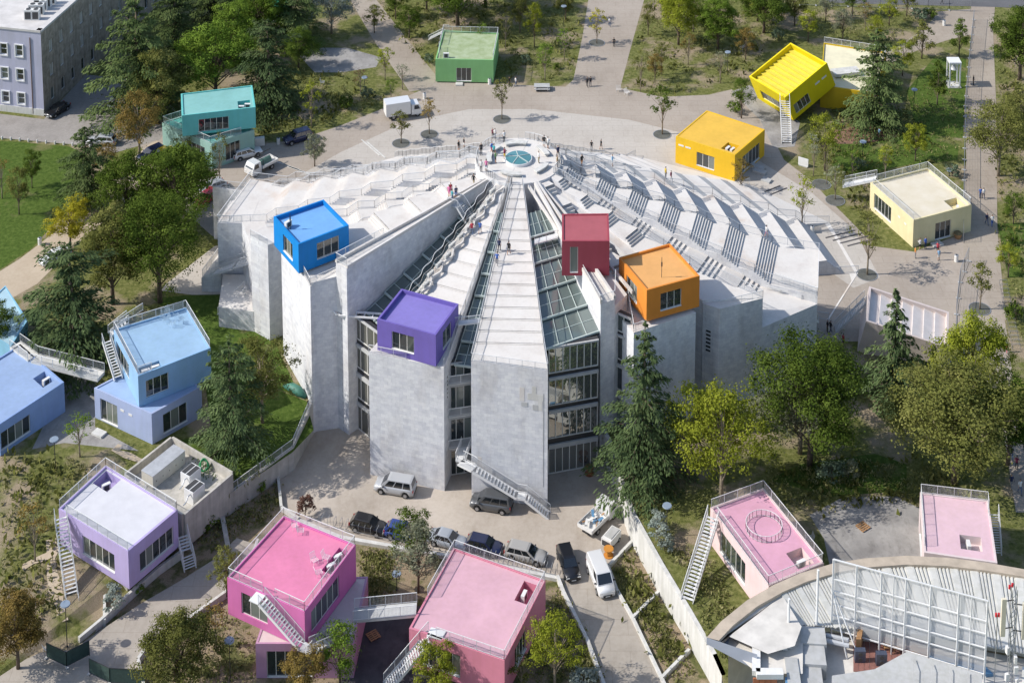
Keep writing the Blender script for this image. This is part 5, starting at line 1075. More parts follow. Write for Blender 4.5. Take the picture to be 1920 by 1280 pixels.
 ('street2', 906, 100, 6, 2.8, 'leaf_bright', 'young_tree', 'slim sapling right behind the green pavilion'),
 ('mid2', 975, 62, 7, 3.6, 'leaf_olive', 'young_tree', 'olive young tree between two thin trees behind the plaza bench'),
 ('oak2', 985, 20, 9, 7, 'leaf_olive', 'broadleaf_tree', 'olive tree at the top edge above the plaza bench'),
 ('street1', 1058, 112, 6, 2.8, 'leaf_bright', 'young_tree', 'sapling at the left edge of the upper path near the bench'),
 ('mid2', 1228, 152, 5, 3.0, 'leaf_rust', 'young_tree', 'small russet tree at the right corner of the upper path'),
 ('street2', 1290, 122, 6, 3.2, 'leaf_rust', 'young_tree', 'orange leaved sapling below the bright green tree'),
 ('mid2', 1250, 44, 7, 4, 'leaf_olive', 'young_tree', 'olive tree at the right edge of the upper path top'),
 ('mid2', 1398, 112, 6, 3.6, 'leaf_rust', 'young_tree', 'russet tree behind the left corner of the yellow pavilion'),
 ('mid1', 1490, 48, 6.5, 4.5, 'leaf_olive', 'young_tree', 'olive tree above the open top of the yellow pavilion'),
 ('mid2', 1548, 40, 6, 4, 'leaf_grey', 'young_tree', 'greyish tree at the top right behind the straw pavilion'),
 ('mid1', 1598, 30, 7, 4.5, 'leaf_green', 'young_tree', 'green tree at the top right left of the street bend'),
 ('mid2', 1642, 82, 5.5, 3.4, 'leaf_lime', 'young_tree', 'lime sapling left of the curving path'),
 ('mid2', 1700, 30, 6, 4, 'leaf_olive', 'young_tree', 'olive tree just below the street at the top right'),
 ('street3', 1598, 332, 5, 2.4, 'leaf_bright', 'young_tree', 'little green sapling beside the cream pavilion ramp'),
 ('street1', 1660, 330, 5, 2.8, 'leaf_lime', 'young_tree', 'lime sapling behind the back corner of the cream pavilion'),
 ('oak2', 1900, 262, 8, 6, 'leaf_olive', 'broadleaf_tree', 'olive tree at the right edge above the overhanging one'),
 ('mid2', 1900, 420, 5, 3.6, 'leaf_green', 'young_tree', 'green tree right of the footpath below the overhanging one'),
 ('oak2', 440, 130, 12, 9, 'leaf_bright', 'broadleaf_tree', 'light green tree squeezed between two cedars at the upper left'),
 ('oak1', 560, 130, 7, 6, 'leaf_green', 'broadleaf_tree', 'low shaded tree right of the grey green cedar'),
 ('mid1', 1420, 40, 8, 6, 'leaf_lime', 'broadleaf_tree', 'yellow tinged tree behind the spreading one at the top'),
 ('mid2', 200, 330, 5.5, 4, 'leaf_rust', 'young_tree', 'low autumn tree at the corner of lawn and sandy path'),
]
for k, x, y, h, w, lf, nm, lb in TREES: tree(k, x, y, h, w, lf, nm, lb)
SH = [  # shrubs: pixel, height, width, foliage
 ('shrub3', 212, 1140, 2.6, 2.8, 'leaf_silver', 'large silvery shrub beside the lilac pavilion'), ('shrub3', 572, 968, 2.4, 2.3, 'leaf_red', 'dark red shrub at the corner of the courtyard'), ('shrub3', 1232, 1000, 2.4, 3.0, 'leaf_silver', 'upper silvery shrub beside the white retaining wall'),
 ('shrub1', 1246, 1032, 1.8, 2.2, 'leaf_silver', 'lower silvery shrub beside the white retaining wall'), ('shrub3', 1098, 1285, 2.0, 3.0, 'leaf_silver', 'grey green shrub at the bottom edge left of the road'), ('shrub1', 258, 1112, 1.0, 1.6, 'leaf_bright', 'low bright green shrub under the lilac pavilion'),
 ('shrub3', 860, 1000 - 300, 1, 1, 'leaf_green', None), ('shrub1', 380, 990, 2.0, 3.2, 'leaf_green', 'dark shrub below the generator yard wall'), ('shrub1', 490, 925, 1.4, 1.4, 'leaf_bright', 'small bright shrub in the soil bed'),
 ('shrub3', 1418, 1240, 1.6, 2.6, 'leaf_green', 'dark green shrub below the tip of the curved roof'), ('shrub1', 1388, 1250, 1.2, 2.0, 'leaf_green', 'smaller shrub left of the one below the curved roof'),
 ('shrub3', 1560, 900, 2.4, 3.4, 'leaf_blue', 'blue green shrub under the large green tree'), ('shrub1', 1590, 895, 2, 2.6, 'leaf_grey', 'grey shrub right of the blue green one'), ('shrub1', 1350, 1200, .9, 1.6, 'leaf_olive', 'olive ground shrub in the bed left of the curved roof'),
 ('shrub1', 1612, 318, 1.8, 2.6, 'leaf_blue', 'dark shrub at the foot of the lamp behind the cream pavilion'), ('shrub1', 1785, 330, 1.8, 2.4, 'leaf_blue', 'blue shrub beside the fence behind the cream pavilion'), ('shrub1', 1378, 212, 1.8, 3, 'leaf_green', 'dense green shrub left of the yellow pavilion stairs'),
 ('shrub1', 650, 205, 2, 3.0, 'leaf_green', 'shaded shrub in the dark park left of the box truck'), ('shrub1', 690, 185, 2, 2.6, 'leaf_blue', 'shaded blue green shrub in the park left of the box truck'), ('shrub1', 985, 118, 1.6, 2.2, 'leaf_blue', 'blue green shrub right of the green pavilion'),
 ('shrub1', 805, 120, 1.8, 2.2, 'leaf_blue', 'blue green shrub at the left side of the green pavilion'), ('shrub2', 1042, 130, 1.1, 1.6, 'leaf_green', 'small green shrub above the grey bench'), ('shrub1', 1470, 28, 2.2, 3.0, 'leaf_blue', 'blue green shrub in the upper right park'),
 ('shrub1', 1725, 40, 2.2, 3.6, 'leaf_blue', 'wide blue green shrub near the street corner'), ('shrub1', 1745, 36, 2.0, 3.0, 'leaf_green', 'green shrub near the street corner'), ('shrub1', 1460, 78, 2.4, 2.8, 'leaf_blue', 'blue shrub behind the tilted yellow pavilion'),
 ('shrub1', 1896, 455, 1.2, 2, 'leaf_green', 'low shrub in the right bed beside the footpath'), ('shrub1', 1905, 600, 2.4, 3.2, 'leaf_green', 'dense shrub at the right edge beside the footpath'), ('shrub1', 1250, 900, 1.6, 2, 'leaf_olive', 'shrub at the foot of the tall spruce'),
]
for k, x, y, h, w, lf, lb in SH:
    if lb: tree(k, x, y, h, w, lf, 'shrub', lb, cat='shrub')
# low ground cover: tufts too many to count
def cover(name, label, polys, n, size, material, seed, dens=None):
    rs = np.random.RandomState(seed); C = []
    for poly, k in polys:
        q = [pg(a, b) for a, b in poly]; xs = [p.x for p in q]; ys = [p.y for p in q]; c = 0; tries = 0
        while c < k and tries < k * 12:
            tries += 1; x, y = rs.uniform(min(xs), max(xs)), rs.uniform(min(ys), max(ys)); ins = False; j = len(q) - 1
            for i in range(len(q)):
                if (q[i].y > y) != (q[j].y > y) and x < (q[j].x - q[i].x) * (y - q[i].y) / (q[j].y - q[i].y) + q[i].x: ins = not ins
                j = i
            if ins:
                c += 1; z = gz(x, y); m = rs.randint(4, 10); r = size * (.5 + rs.rand()); C.append(np.column_stack([x + rs.normal(size=m) * r * .6, y + rs.normal(size=m) * r * .6, z + np.abs(rs.normal(size=m)) * r * .45 + .03, np.full(m, rs.rand())]))
    A = np.vstack(C); N = len(A); D = rs.normal(size=(N, 3)) * .7; D[:, 2] = np.abs(D[:, 2]) + .5
    me = cards(name, A[:, :3], D, size * (.5 + .7 * rs.rand(N)), size * .42 * (.6 + .7 * rs.rand(N)), np.clip(A[:, 3] * .75 + .3 * rs.rand(N), 0, 1), material, rs=rs)
    o = link(name, me); setp(o, label, 'ground cover', kind='stuff')
cover('ground_cover', 'low mixed plants and dry grass in the park beds', [
 ([(690, 0), (1090, 0), (1070, 150), (940, 150), (940, 60), (830, 50), (800, 130)], 520), ([(1220, 0), (1480, 0), (1400, 150), (1240, 178), (1170, 165)], 440), ([(1480, 20), (1740, 20), (1690, 80), (1600, 110)], 260),
 ([(1500, 240), (1560, 330), (1620, 420), (1720, 310), (1790, 300), (1800, 120), (1700, 180), (1560, 270)], 440), ([(1872, 60), (1920, 60), (1920, 640), (1895, 620), (1875, 430)], 300), ([(480, 120), (640, 140), (720, 190), (560, 255), (480, 262)], 300),
 ([(1184, 1040), (1226, 1115), (1300, 1265), (1262, 1275), (1196, 1160), (1168, 1100), (1152, 1066)], 260), ([(1340, 1060), (1420, 1230), (1405, 1280), (1375, 1280), (1290, 1110), (1235, 1010)], 240), ([(680, 1030), (740, 1040), (735, 1120), (670, 1140)], 260),
 ([(1050, 1090), (1130, 1275), (1000, 1280), (1030, 1150)], 320), ([(0, 860), (190, 860), (110, 960), (120, 1150), (0, 1210)], 190), ([(395, 1120), (480, 1200), (475, 1280), (270, 1280), (280, 1220)], 200), ([(350, 1000), (520, 905), (525, 960), (440, 1005), (410, 1040)], 220), ([(1440, 880), (1700, 860), (1860, 930), (1710, 940), (1540, 960), (1420, 930)], 260),
], 0, .42, 'grass_mix', 5)

cover('low_shrubs', 'scattered low shrubs in the beds of the park', [
 ([(700, 10), (1090, 10), (1070, 150), (940, 150), (940, 60), (830, 50), (800, 130)], 60), ([(1220, 10), (1480, 10), (1400, 150), (1240, 178), (1170, 165)], 70), ([(1500, 240), (1560, 330), (1620, 420), (1720, 310), (1790, 300), (1700, 180)], 60),
 ([(1872, 60), (1920, 60), (1920, 640), (1895, 620), (1875, 430)], 50), ([(480, 120), (640, 140), (720, 190), (560, 255), (480, 262)], 60), ([(1180, 1045), (1220, 1115), (1290, 1255), (1262, 1270), (1200, 1160), (1160, 1066)], 26), ([(0, 860), (190, 860), (110, 960), (120, 1150), (0, 1210)], 60), ([(1440, 880), (1700, 860), (1860, 930), (1540, 960)], 50), ([(240, 140), (420, 140), (330, 200), (250, 240)], 40)], 0, .95, 'leaf_olive', 8)
# ================================================================ OFFICE BLOCK (top left)
mat('office_lilac', lin(205, 205, 228, .675), .8, .05, .4, streak=.06); mat('office_stone', (.34, .29, .24), .85, .3, 1.2, streak=.2); mat('office_roof', (.52, .5, .48), .85, .12, .5); mat('frame_white', (.70, .70, .70), .5, .03)
def office():
    H = 14.4; P0 = px(76, 59.5, H); PL = px(0, 51.5, H); PB = px(144, 0, H); dl = Vector((PL.x - P0.x, PL.y - P0.y, 0)).normalized(); db = Vector((PB.x - P0.x, PB.y - P0.y, 0)).normalized()
    c0 = Vector((P0.x, P0.y, 0)); L, Bk = 24.0, 46.0; cl = c0 + dl * L; cb = c0 + db * Bk; cc = cl + db * Bk
    t = thing('office_building', 'pale lilac office block with white framed windows in the top left corner', 'building', (c0.x, c0.y, 0))
    w = MB(); fr = []
    hs = []; 
    for k in range(6):
        u = L - 3.9 - k * 2.75
        for z in (1.6, 5.7, 9.8): hs.append((u - .62, u + .62, z, z + 1.9, 1))
    u_, n_ = wall_face(w, cl, c0, H, hs, .25)
    for h in hs: fr.append((cl + u_ * h[0] + Vector((0, 0, h[2])) - n_ * .2, u_, n_, h[1] - h[0], h[3] - h[2]))
    w.build('wall', 'office_lilac', t)
    for f in fr:
        wd = window(t, *f, 1, 'frame_white', 'glass_dark', .1, .12, transom=.95)
        b = MB(); o, u1, n1, ww, hh = f; o = o + n1 * .2
        for (a, bb, c1, d1) in ((-.16, ww + .16, -.18, -.0), (-.16, ww + .16, hh, hh + .16), (-.16, 0, 0, hh), (ww, ww + .16, 0, hh)): b.obox(o + u1 * a + Vector((0, 0, c1)) + n1 * .003, u1 * (bb - a), n1 * .14, Vector((0, 0, d1 - c1)))
        b.build('window_surround', 'frame_white', t)
    w = MB(); hs = []
    for k in range(12):
        u = 3.0 + k * 3.4
        for z in (1.4, 5.5, 9.6): hs.append((u - .6, u + .6, z, z + 2.1, 1))
    u_, n_ = wall_face(w, c0, cb, H, hs, .3); w.build('side_wall', 'office_stone', t)
    for i, h in enumerate(hs): window(t, c0 + u_ * h[0] + Vector((0, 0, h[2])) - n_ * .25, u_, n_, h[1] - h[0], h[3] - h[2], 1, 'frame_white', 'glass_dark' if i % 3 == 0 else 'concrete_wall', .08, .1)
    w = MB(); w.add([cl + Vector((0, 0, H - .2)), c0 + Vector((0, 0, H - .2)), cb + Vector((0, 0, H - .2)), cc + Vector((0, 0, H - .2))], [(0, 1, 2, 3)]); w.build('roof', 'office_roof', t)
    for a, b in ((cl, c0), (c0, cb)):
        d = (b - a); nn = d.normalized().cross(Vector((0, 0, 1))); x = MB(); x.obox(a + Vector((0, 0, H - .19)) - nn * .8 , d, nn * .92, Vector((0, 0, .35))); x.build('cornice', 'office_roof', t)
    x = MB(); x.obox(cl + Vector((0, 0, -.1)) + n_ * 0, c0 - cl, (c0 - cl).normalized().cross(Vector((0, 0, 1))) * .12, Vector((0, 0, 1.2))); x.build('base_course', 'concrete_white', t)
    nl = (c0 - cl).normalized().cross(Vector((0, 0, 1))); p = c0 + dl * 1.9 + nl * .09; x = MB(); x.tube([p + Vector((0, 0, .2)), p + Vector((0, 0, 13.2))], .07, 6); x.build('drain_pipe', mat('copper_brown', (.12, .06, .035), .5, .2, 2).name, t)
    for i, (a, b) in enumerate(((54, 36), (68, 36), (62, 26), (76, 26), (82, 18), (90, 12), (72, 14), (98, 6))):
        p = px(a, b, H - .2); t2 = thing('rooftop_chiller', ['front left grey chiller on the office roof', 'front right grey chiller on the office roof', 'grey chiller behind the front left one on the office roof', 'grey chiller behind the front right one on the office roof', 'fifth grey chiller of the row on the office roof', 'sixth grey chiller of the row on the office roof', 'grey chiller furthest left in the rear on the office roof', 'rearmost grey chiller of the row on the office roof'][i], 'chiller', p, 'chillers on the office roof')
        m = MB(); m.box((0, 0, .85), (1.2, 1.0, 1.7)); m.build('casing', 'ac_white', t2, False); g = MB(); g.box((0, -.52, .8), (.95, .03, 1.2)); g.build('grille', 'ac_grille', t2, False); g = MB(); g.tube([(0, 0, 1.7), (0, 0, 1.76)], .4, 10); g.build('fan', 'ac_grille', t2, False)
office()
for i in range(11):
    p = pg(4 + i * 16.5, 261 + i * 1.5); b = thing('stone_bollard', ['leftmost', 'second', 'third', 'fourth', 'fifth', 'middle', 'seventh', 'eighth', 'ninth', 'tenth', 'last'][i] + ' white stone bollard, counted from the left edge, along the bright lawn', 'bollard', p, 'bollards along the lawn'); m = MB(); m.tube([(0, 0, 0), (0, 0, .4), (0, 0, .5)], [.16, .14, .06], 8); m.build('post', 'concrete_white', b, False)

# ================================================================ CURVED HALL (bottom right)
mat('rib_roof', (.56, .55, .51), .55, .07, .5, metallic=.0, streak=.1); mat('tan_band', (.42, .35, .27), .85, .15, .8); mat('fascia_blue', (.30, .33, .40), .5, .08, .6); mat('hall_concrete', (.57, .54, .49), .85, .14, .6); mat('panel_grey', (.42, .42, .41), .5, .08, .6, streak=.1); mat('panel_blue', (.10, .23, .38), .5, .08, 1); mat('brick_orange', (.42, .15, .07), .8, .1, 2); mat('deck_red', (.23, .105, .085), .7, .15, 2)
m_, nt_, nd_, p_ = nodes_of('mesh_screen'); p_.inputs['Base Color'].default_value = (.60, .60, .60, 1); p_.inputs['Alpha'].default_value = .58; p_.inputs['Roughness'].default_value = .7
def hall():
    ZT, ZI = 9.0, 7.6
    A = [(1325, 1194), (1352, 1164), (1400, 1125), (1450, 1096), (1500, 1074), (1560, 1056), (1620, 1046), (1700, 1041), (1780, 1045), (1850, 1054), (1930, 1068), (2010, 1090)]
    t = thing('curved_hall', 'hall with a curved ribbed metal roof in the bottom right corner', 'building', (px(1650, 1200, 0).x, px(1650, 1200, 0).y, 0))
    oa = [px(a, b, ZT) for a, b in A]; c = px(1720, 1300, ZT)
    ia = [p + (c - p).normalized() * 1.15 for p in oa]
    for i in range(len(oa) - 1):
        m = MB(); dz = Vector((0, 0, -.9)); m.add([oa[i], ia[i], ia[i + 1], oa[i + 1], oa[i] + dz, ia[i] + dz, ia[i + 1] + dz, oa[i + 1] + dz], [(0, 1, 2, 3), (0, 3, 7, 4), (1, 5, 6, 2)]); m.build('roof_edge_band', 'tan_band', t)
    # walls below the curve
    for i in range(len(oa) - 1):
        if i == 0: continue
        m = MB(); k = Vector((0, 0, -.9)); q0 = oa[i] + (c - oa[i]).normalized() * .8; q1 = oa[i + 1] + (c - oa[i + 1]).normalized() * .8; m.add([q0 + k, q1 + k, Vector((q1.x, q1.y, 0)), Vector((q0.x, q0.y, 0))], [(0, 1, 2, 3)]); m.build('wall', 'hall_concrete', t)
    tip = oa[0]; b0 = px(1330, 1206, ZT - .9); fa = px(1418, 1240, ZT - .1)
    m = MB(); e = px(1420, 1226, ZT); m.add([tip, e, e + Vector((0, 0, -1.7)), tip + Vector((0, 0, -.7))], [(0, 1, 2, 3)]); m.build('fascia', 'fascia_blue', t)
    m = MB(); m.add([tip + Vector((0, 0, -.7)), e + Vector((0, 0, -1.7)), oa[3] + Vector((0, 0, -.95)), oa[2] + Vector((0, 0, -.95)), oa[1] + Vector((0, 0, -.92))], [(0, 1, 2, 3, 4)]); m.build('soffit', 'fascia_blue', t)
    # flat pale roof at the tip
    m = MB(); zz = Vector((0, 0, -.35)); m.add([ia[0] + zz, px(1362, 1190, ZT - .35), px(1440, 1225, ZT - .35), px(1490, 1210, ZT - .35), px(1503, 1174, ZT - .35), ia[3] + zz, ia[2] + zz, ia[1] + zz], [tuple(range(8))]); m.build('flat_roof', 'hall_concrete', t)
    m = MB(); m.add([px(1345, 1194, 7.9), px(1420, 1262, 7.9), px(1505, 1262, 7.9), px(1506, 1176, 7.9), px(1450, 1112, 7.9), px(1400, 1140, 7.9)], [tuple(range(6))]); m.build('gutter_deck', 'hall_concrete', t)
    # ribbed roof fan
    s0 = 3; top = ia[s0:]; Bp = [(1503, 1173), (1560, 1176), (1622, 1180), (1680, 1186), (1745, 1194), (1808, 1205), (1865, 1215), (1935, 1228), (2015, 1240)]
    bot = [px(a, b, ZI) for a, b in Bp]; top = [p + Vector((0, 0, -.35)) for p in top]
    def lerpL(L, s): i = min(int(s), len(L) - 2); return L[i].lerp(L[i + 1], s - i)
    m = MB(); N = 40
    for k in range(N): a, b = (len(top) - 1) * k / N, (len(top) - 1) * (k + 1) / N; m.add([lerpL(top, a), lerpL(bot, a), lerpL(bot, b), lerpL(top, b)], [(0, 1, 2, 3)])
    m.build('roof', 'rib_roof', t)
    NR = 84
    for k in range(NR):
        s = (len(top) - 1) * (k + .5) / NR; wide = (k % 6 == 0); x = MB(); x.beam(lerpL(top, s) + Vector((0, 0, .06)), lerpL(bot, s) + Vector((0, 0, .06)), .62 if wide else .16, .16 if wide else .12); x.build('roof_rib', 'rib_roof', t)
    # inner deck, lower roofs
    m = MB(); m.prism([(p.x, p.y) for p in (px(1440, 1225, 6.2), px(1440, 1330, 6.2), px(2000, 1340, 6.2), px(2010, 1250, 6.2), px(1700, 1195, 6.2), px(1503, 1180, 6.2))], 5.6, 6.2); m.build('plant_deck', 'hall_concrete', t)
    q = [px(a, b, 6.22) for a, b in ((1600, 1200), (1745, 1216), (1745, 1262), (1600, 1258))]
    for k in range(14): x = MB(); a = q[0].lerp(q[1], k / 14); b = q[3].lerp(q[2], k / 14); d = (q[1] - q[0]) / 14 * .93; x.obox(a, d, b - a, Vector((0, 0, .06))); x.build('deck_board', 'deck_red', t)
    for (a, b, w, d, h, mt, rz) in ((1524, 1190, 2.4, 2.0, 1.7, 'panel_grey', -.08), (1522, 1225, 2.5, 2.4, 1.5, 'panel_grey', -.08), (1520, 1275, 2.2, 3.2, 1.2, 'panel_grey', -.08), (1487, 1262, 1.2, 3.6, 1.8, 'panel_grey', -.05), (1487, 1290, 1.2, 2.4, 1.75, 'panel_blue', -.05)):
        x = MB(); p = px(a, b, 6.2 + h); x.box((p.x, p.y, 6.22 + h / 2), (w, d, h), rz); x.build('duct_housing', mt, t)
    for (a0, b0, a1, b1) in ((1478, 1190, 1500, 1194), (1478, 1198, 1500, 1202), (1548, 1190, 1592, 1200), (1548, 1200, 1592, 1210), (1432, 1235, 1478, 1243), (1432, 1244, 1478, 1252)):
        x = MB(); x.tube([px(a0, b0, 7.2), px(a1, b1, 7.2)], .22, 8); x.build('pipe', 'galv', t)
    for a, b in (((1418, 1188), (1418, 1262)), ((1418, 1262), (1468, 1262)), ((1418, 1186), (1476, 1176)), ((1476, 1176), (1476, 1210)), ((1432, 1205), (1476, 1208))):
        x = MB(); x.beam(px(*a, 8.3), px(*b, 8.3), .75, .5); x.build('parapet', 'ac_white', t)
    for k in range(4): x = MB(); p = px(1418 + k * 11, 1272, 7.6); x.box((p.x, p.y, 6.6), (.58, .1, 2.2)); x.build('brick_panel', 'brick_orange', t)
    x = MB(); x.prism([(p.x, p.y) for p in (px(1560, 1262, 8.2), px(1640, 1250, 8.2), px(1700, 1228, 8.2), px(1842, 1264, 8.2), px(1842, 1340, 8.2), px(1560, 1340, 8.2))], 5, [8.0, 8.0, 8.6, 8.2, 8.2, 8.0]); x.build('lower_roof', 'panel_grey', t)
    for k in range(5): x = MB(); x.beam(px(1712 + k * 34, 1233 + k * 8.6, 8.66 - k * .07), px(1716 + k * 34, 1330, 8.45 - k * .05), .06, .05); x.build('roof_seam', 'panel_grey', t)
    x = MB(); x.prism([(p.x, p.y) for p in (px(1742, 1222, 6.5), px(1742, 1232, 6.5), px(1846, 1264, 6.5), px(1862, 1262, 6.5), px(1850, 1250, 6.5))], 6.21, 6.5); x.build('blue_roof', 'panel_blue', t)
    # furniture on the deck
    for i, (a, b) in enumerate(((1612, 1238), (1652, 1244))):
        p = px(a, b, 6.28); u = thing('condenser_unit', ['twin fan dark condenser at the left of the hall deck', 'dark condenser unit right on the hall deck'][i], 'condenser', p); x = MB(); x.box((0, 0, .6), (1.0, .5, 1.2)); x.build('casing', mat('navy_steel', (.05, .06, .09), .4, .1, 2).name, u, False)
        for z in (.32, .88): g = MB(); g.tube([(0, -.25, z), (0, -.27, z)], .2, 12); g.build('fan', 'ac_grille', u, False)
    p = px(1622, 1224, 6.28); u = thing('board_stack', 'stack of orange wooden boards leaning on the hall deck', 'boards', p)
    for k in range(4): x = MB(); x.obox(Vector((-.9 + k * .12, 0, 0)), Vector((.1, 0, 0)), Vector((.55, 1.5, 0)), Vector((0, 0, 1.5))); x.build('board', 'wood', u, False)
    for i, (a, b, lb) in enumerate(((1662, 1218, 'left wooden chair on the hall deck'), (1680, 1220, 'right wooden chair on the hall deck'), (1716, 1232, 'wooden chair under the screen at the right of the hall deck'))):
        u = thing('wooden_chair', lb, 'chair', px(a, b, 6.28)); x = MB(); x.box((0, 0, .45), (.55, .55, .06)); x.build('seat', 'wood', u, False); x = MB(); x.box((0, .27, .8), (.55, .05, .6)); x.build('backrest', 'wood', u, False)
        for sx in (-.24, .24):
            for sy in (-.24, .24): x = MB(); x.box((sx, sy, .21), (.05, .05, .42)); x.build('leg', 'wood', u, False)
    # screen frame
    s = thing('screen_frame', 'tall white steel frame with grey mesh panels on the curved hall roof', 'screen', px(1700, 1215, 6.2)); Zd = 6.2
    S0 = px(1559, 1172, 7.4); S1 = px(1846, 1258, 7.4); S0.z = S1.z = Zd; h0 = zat(1048, S0.x, S0.y) - Zd; h1 = zat(1126, S1.x, S1.y) - Zd
    at = lambda u, v: S0.lerp(S1, u) + Vector((0, 0, .9 + (h0 + (h1 - h0) * u - .9) * v))
    us = [0, .155, .32, .40, .48, .64, .82, .90, 1.0]
    for k, u in enumerate(us): x = MB(); th = .09 if k in (3, 7) else .15; x.beam(S0.lerp(S1, u), at(u, 1), th); x.build('post', 'white_steel', s)
    for v in (0, .2, .36, .55, .72, 1.0):
        for k in range(len(us) - 1): x = MB(); x.beam(at(us[k], v), at(us[k + 1], v), .1); x.build('cross_rail', 'white_steel', s)
    for k in range(len(us) - 1): x = MB(); n = Vector((.05, .16, 0)); x.add([at(us[k], .0) + n, at(us[k + 1], .0) + n, at(us[k + 1], 1) + n, at(us[k], 1) + n], [(0, 1, 2, 3)]); x.build('mesh_panel', 'mesh_screen', s)
    for u in (0, .155, .32, .48, .64, .82): x = MB(); x.beam(at(u, .75), S0.lerp(S1, u) + Vector((.6, 3.2, 1.3)), .09); x.build('brace', 'white_steel', s)
    for dx, dy in ((2.2, -2.4), (1.0, -2.6)): x = MB(); x.beam(at(0, .55), S0 + Vector((dx, dy, 0)), .1); x.build('brace', 'white_steel', s)
    for i, (a, b, y0) in enumerate(((1478, 1180, 1122), (1531, 1170, 1068))):
        p = px(a, b, 7.8); u = thing('steel_pole', ['short white steel post on the curved roof', 'tall white steel post on the curved roof'][i], 'post', p); x = MB(); x.tube([(0, 0, 0), (0, 0, zat(y0, p.x, p.y) - 7.8)], .12, 8); x.build('shaft', 'white_steel', u, False); x = MB(); x.box((0, 0, .04), (.4, .4, .08)); x.build('base_plate', 'steel', u, False)
    # antenna mast
    p = px(1893, 1290, 6.2); u = thing('antenna_mast', 'lattice antenna mast with cream panel antennas at the right edge', 'antenna', p); Hm = zat(1102, p.x, p.y) - 6.2
    x = MB()
    for sx, sy in ((-.22, -.22), (.22, -.22), (.22, .22), (-.22, .22)): x.beam((sx, sy, 0), (sx, sy, Hm), .06)
    for k in range(int(Hm / .5)): z = k * .5; x.beam((-.22, -.22, z), (.22, -.22, z + .5), .035); x.beam((.22, -.22, z), (.22, .22, z + .5), .035); x.beam((-.22, .22, z), (-.22, -.22, z + .5), .035)
    x.build('lattice', 'steel', u, False)
    for sx, z0, z1 in ((-1.0, Hm - 4.6, Hm - .8), (.95, Hm - 4.9, Hm - 1.2)):
        g = MB(); g.box((sx, -.3, (z0 + z1) / 2), (.42, .25, z1 - z0)); g.build('panel_antenna', mat('antenna_cream', (.62, .57, .44), .5, .05).name, u, False); g = MB(); g.beam((sx, -.15, z0 + .6), (0, 0, z0 + .6), .07); g.beam((sx, -.15, z1 - .4), (0, 0, z1 - .4), .07); g.build('bracket', 'black_metal', u, False)
    for k, (sx, sy, z) in enumerate(((.4, -.3, 2.2), (-.35, -.2, 1.4), (.55, -.2, .9), (1.2, -.3, 1.0), (1.1, -.3, 2.0), (.3, -.3, 3.3), (-.3, .2, 3.8))): g = MB(); g.box((sx, sy, z), (.38, .25, .7), .3 * k); g.build('radio_unit', 'ac_white', u, False)
    for sx, z in ((-.5, Hm + .25), (-.25, Hm + .45), (-1.6, Hm - 2.6), (-1.35, Hm - 2.6)):
        g = MB(); g.tube([(sx, -.1, z - .2), (sx, -.1, z + .12)], .11, 8); g.build('warning_lamp', mat('lamp_red', (.45, .02, .03), .3, .0).name, u, False)
    g = MB(); g.beam((-1.48, -.1, 0), (-1.48, -.1, Hm - 2.7), .07); g.beam((-.4, -.1, Hm - .2), (-.4, -.1, Hm + .1), .05); g.build('side_pole', 'steel', u, False)
hall()

# ================================================================ VEHICLES
CARP = {}
def paint(name, c, rough=.28, metallic=.15):
    m = mat('paint_' + name, c, rough, .0, metallic=metallic, spec=.6); p = m.node_tree.nodes['Principled BSDF']; p.inputs['Coat Weight'].default_value = .5; p.inputs['Coat Roughness'].default_value = .08; return m.name
for nm, c in (('white', (.68, .68, .67)), ('silver', (.42, .43, .44)), ('silverblue', (.34, .37, .41)), ('black', (.012, .012, .014)), ('navy', (.012, .018, .06)), ('blue', (.02, .05, .22)), ('red', (.42, .02, .04)), ('grey', (.085, .09, .095)), ('taupe', (.36, .35, .33)), ('yellow', (.42, .30, .02)), ('darkred', (.2, .01, .02))): paint(nm, c)
mat('tyre', (.018, .018, .018), .85, 0); mat('rim_alloy', (.38, .38, .39), .35, 0, metallic=.6); mat('lamp_clear', (.6, .6, .58), .15, 0); mat('lamp_tail', (.35, .01, .01), .25, 0); mat('plastic_black', (.025, .025, .027), .6, 0); mat('plate_white', (.6, .6, .58), .5, 0)
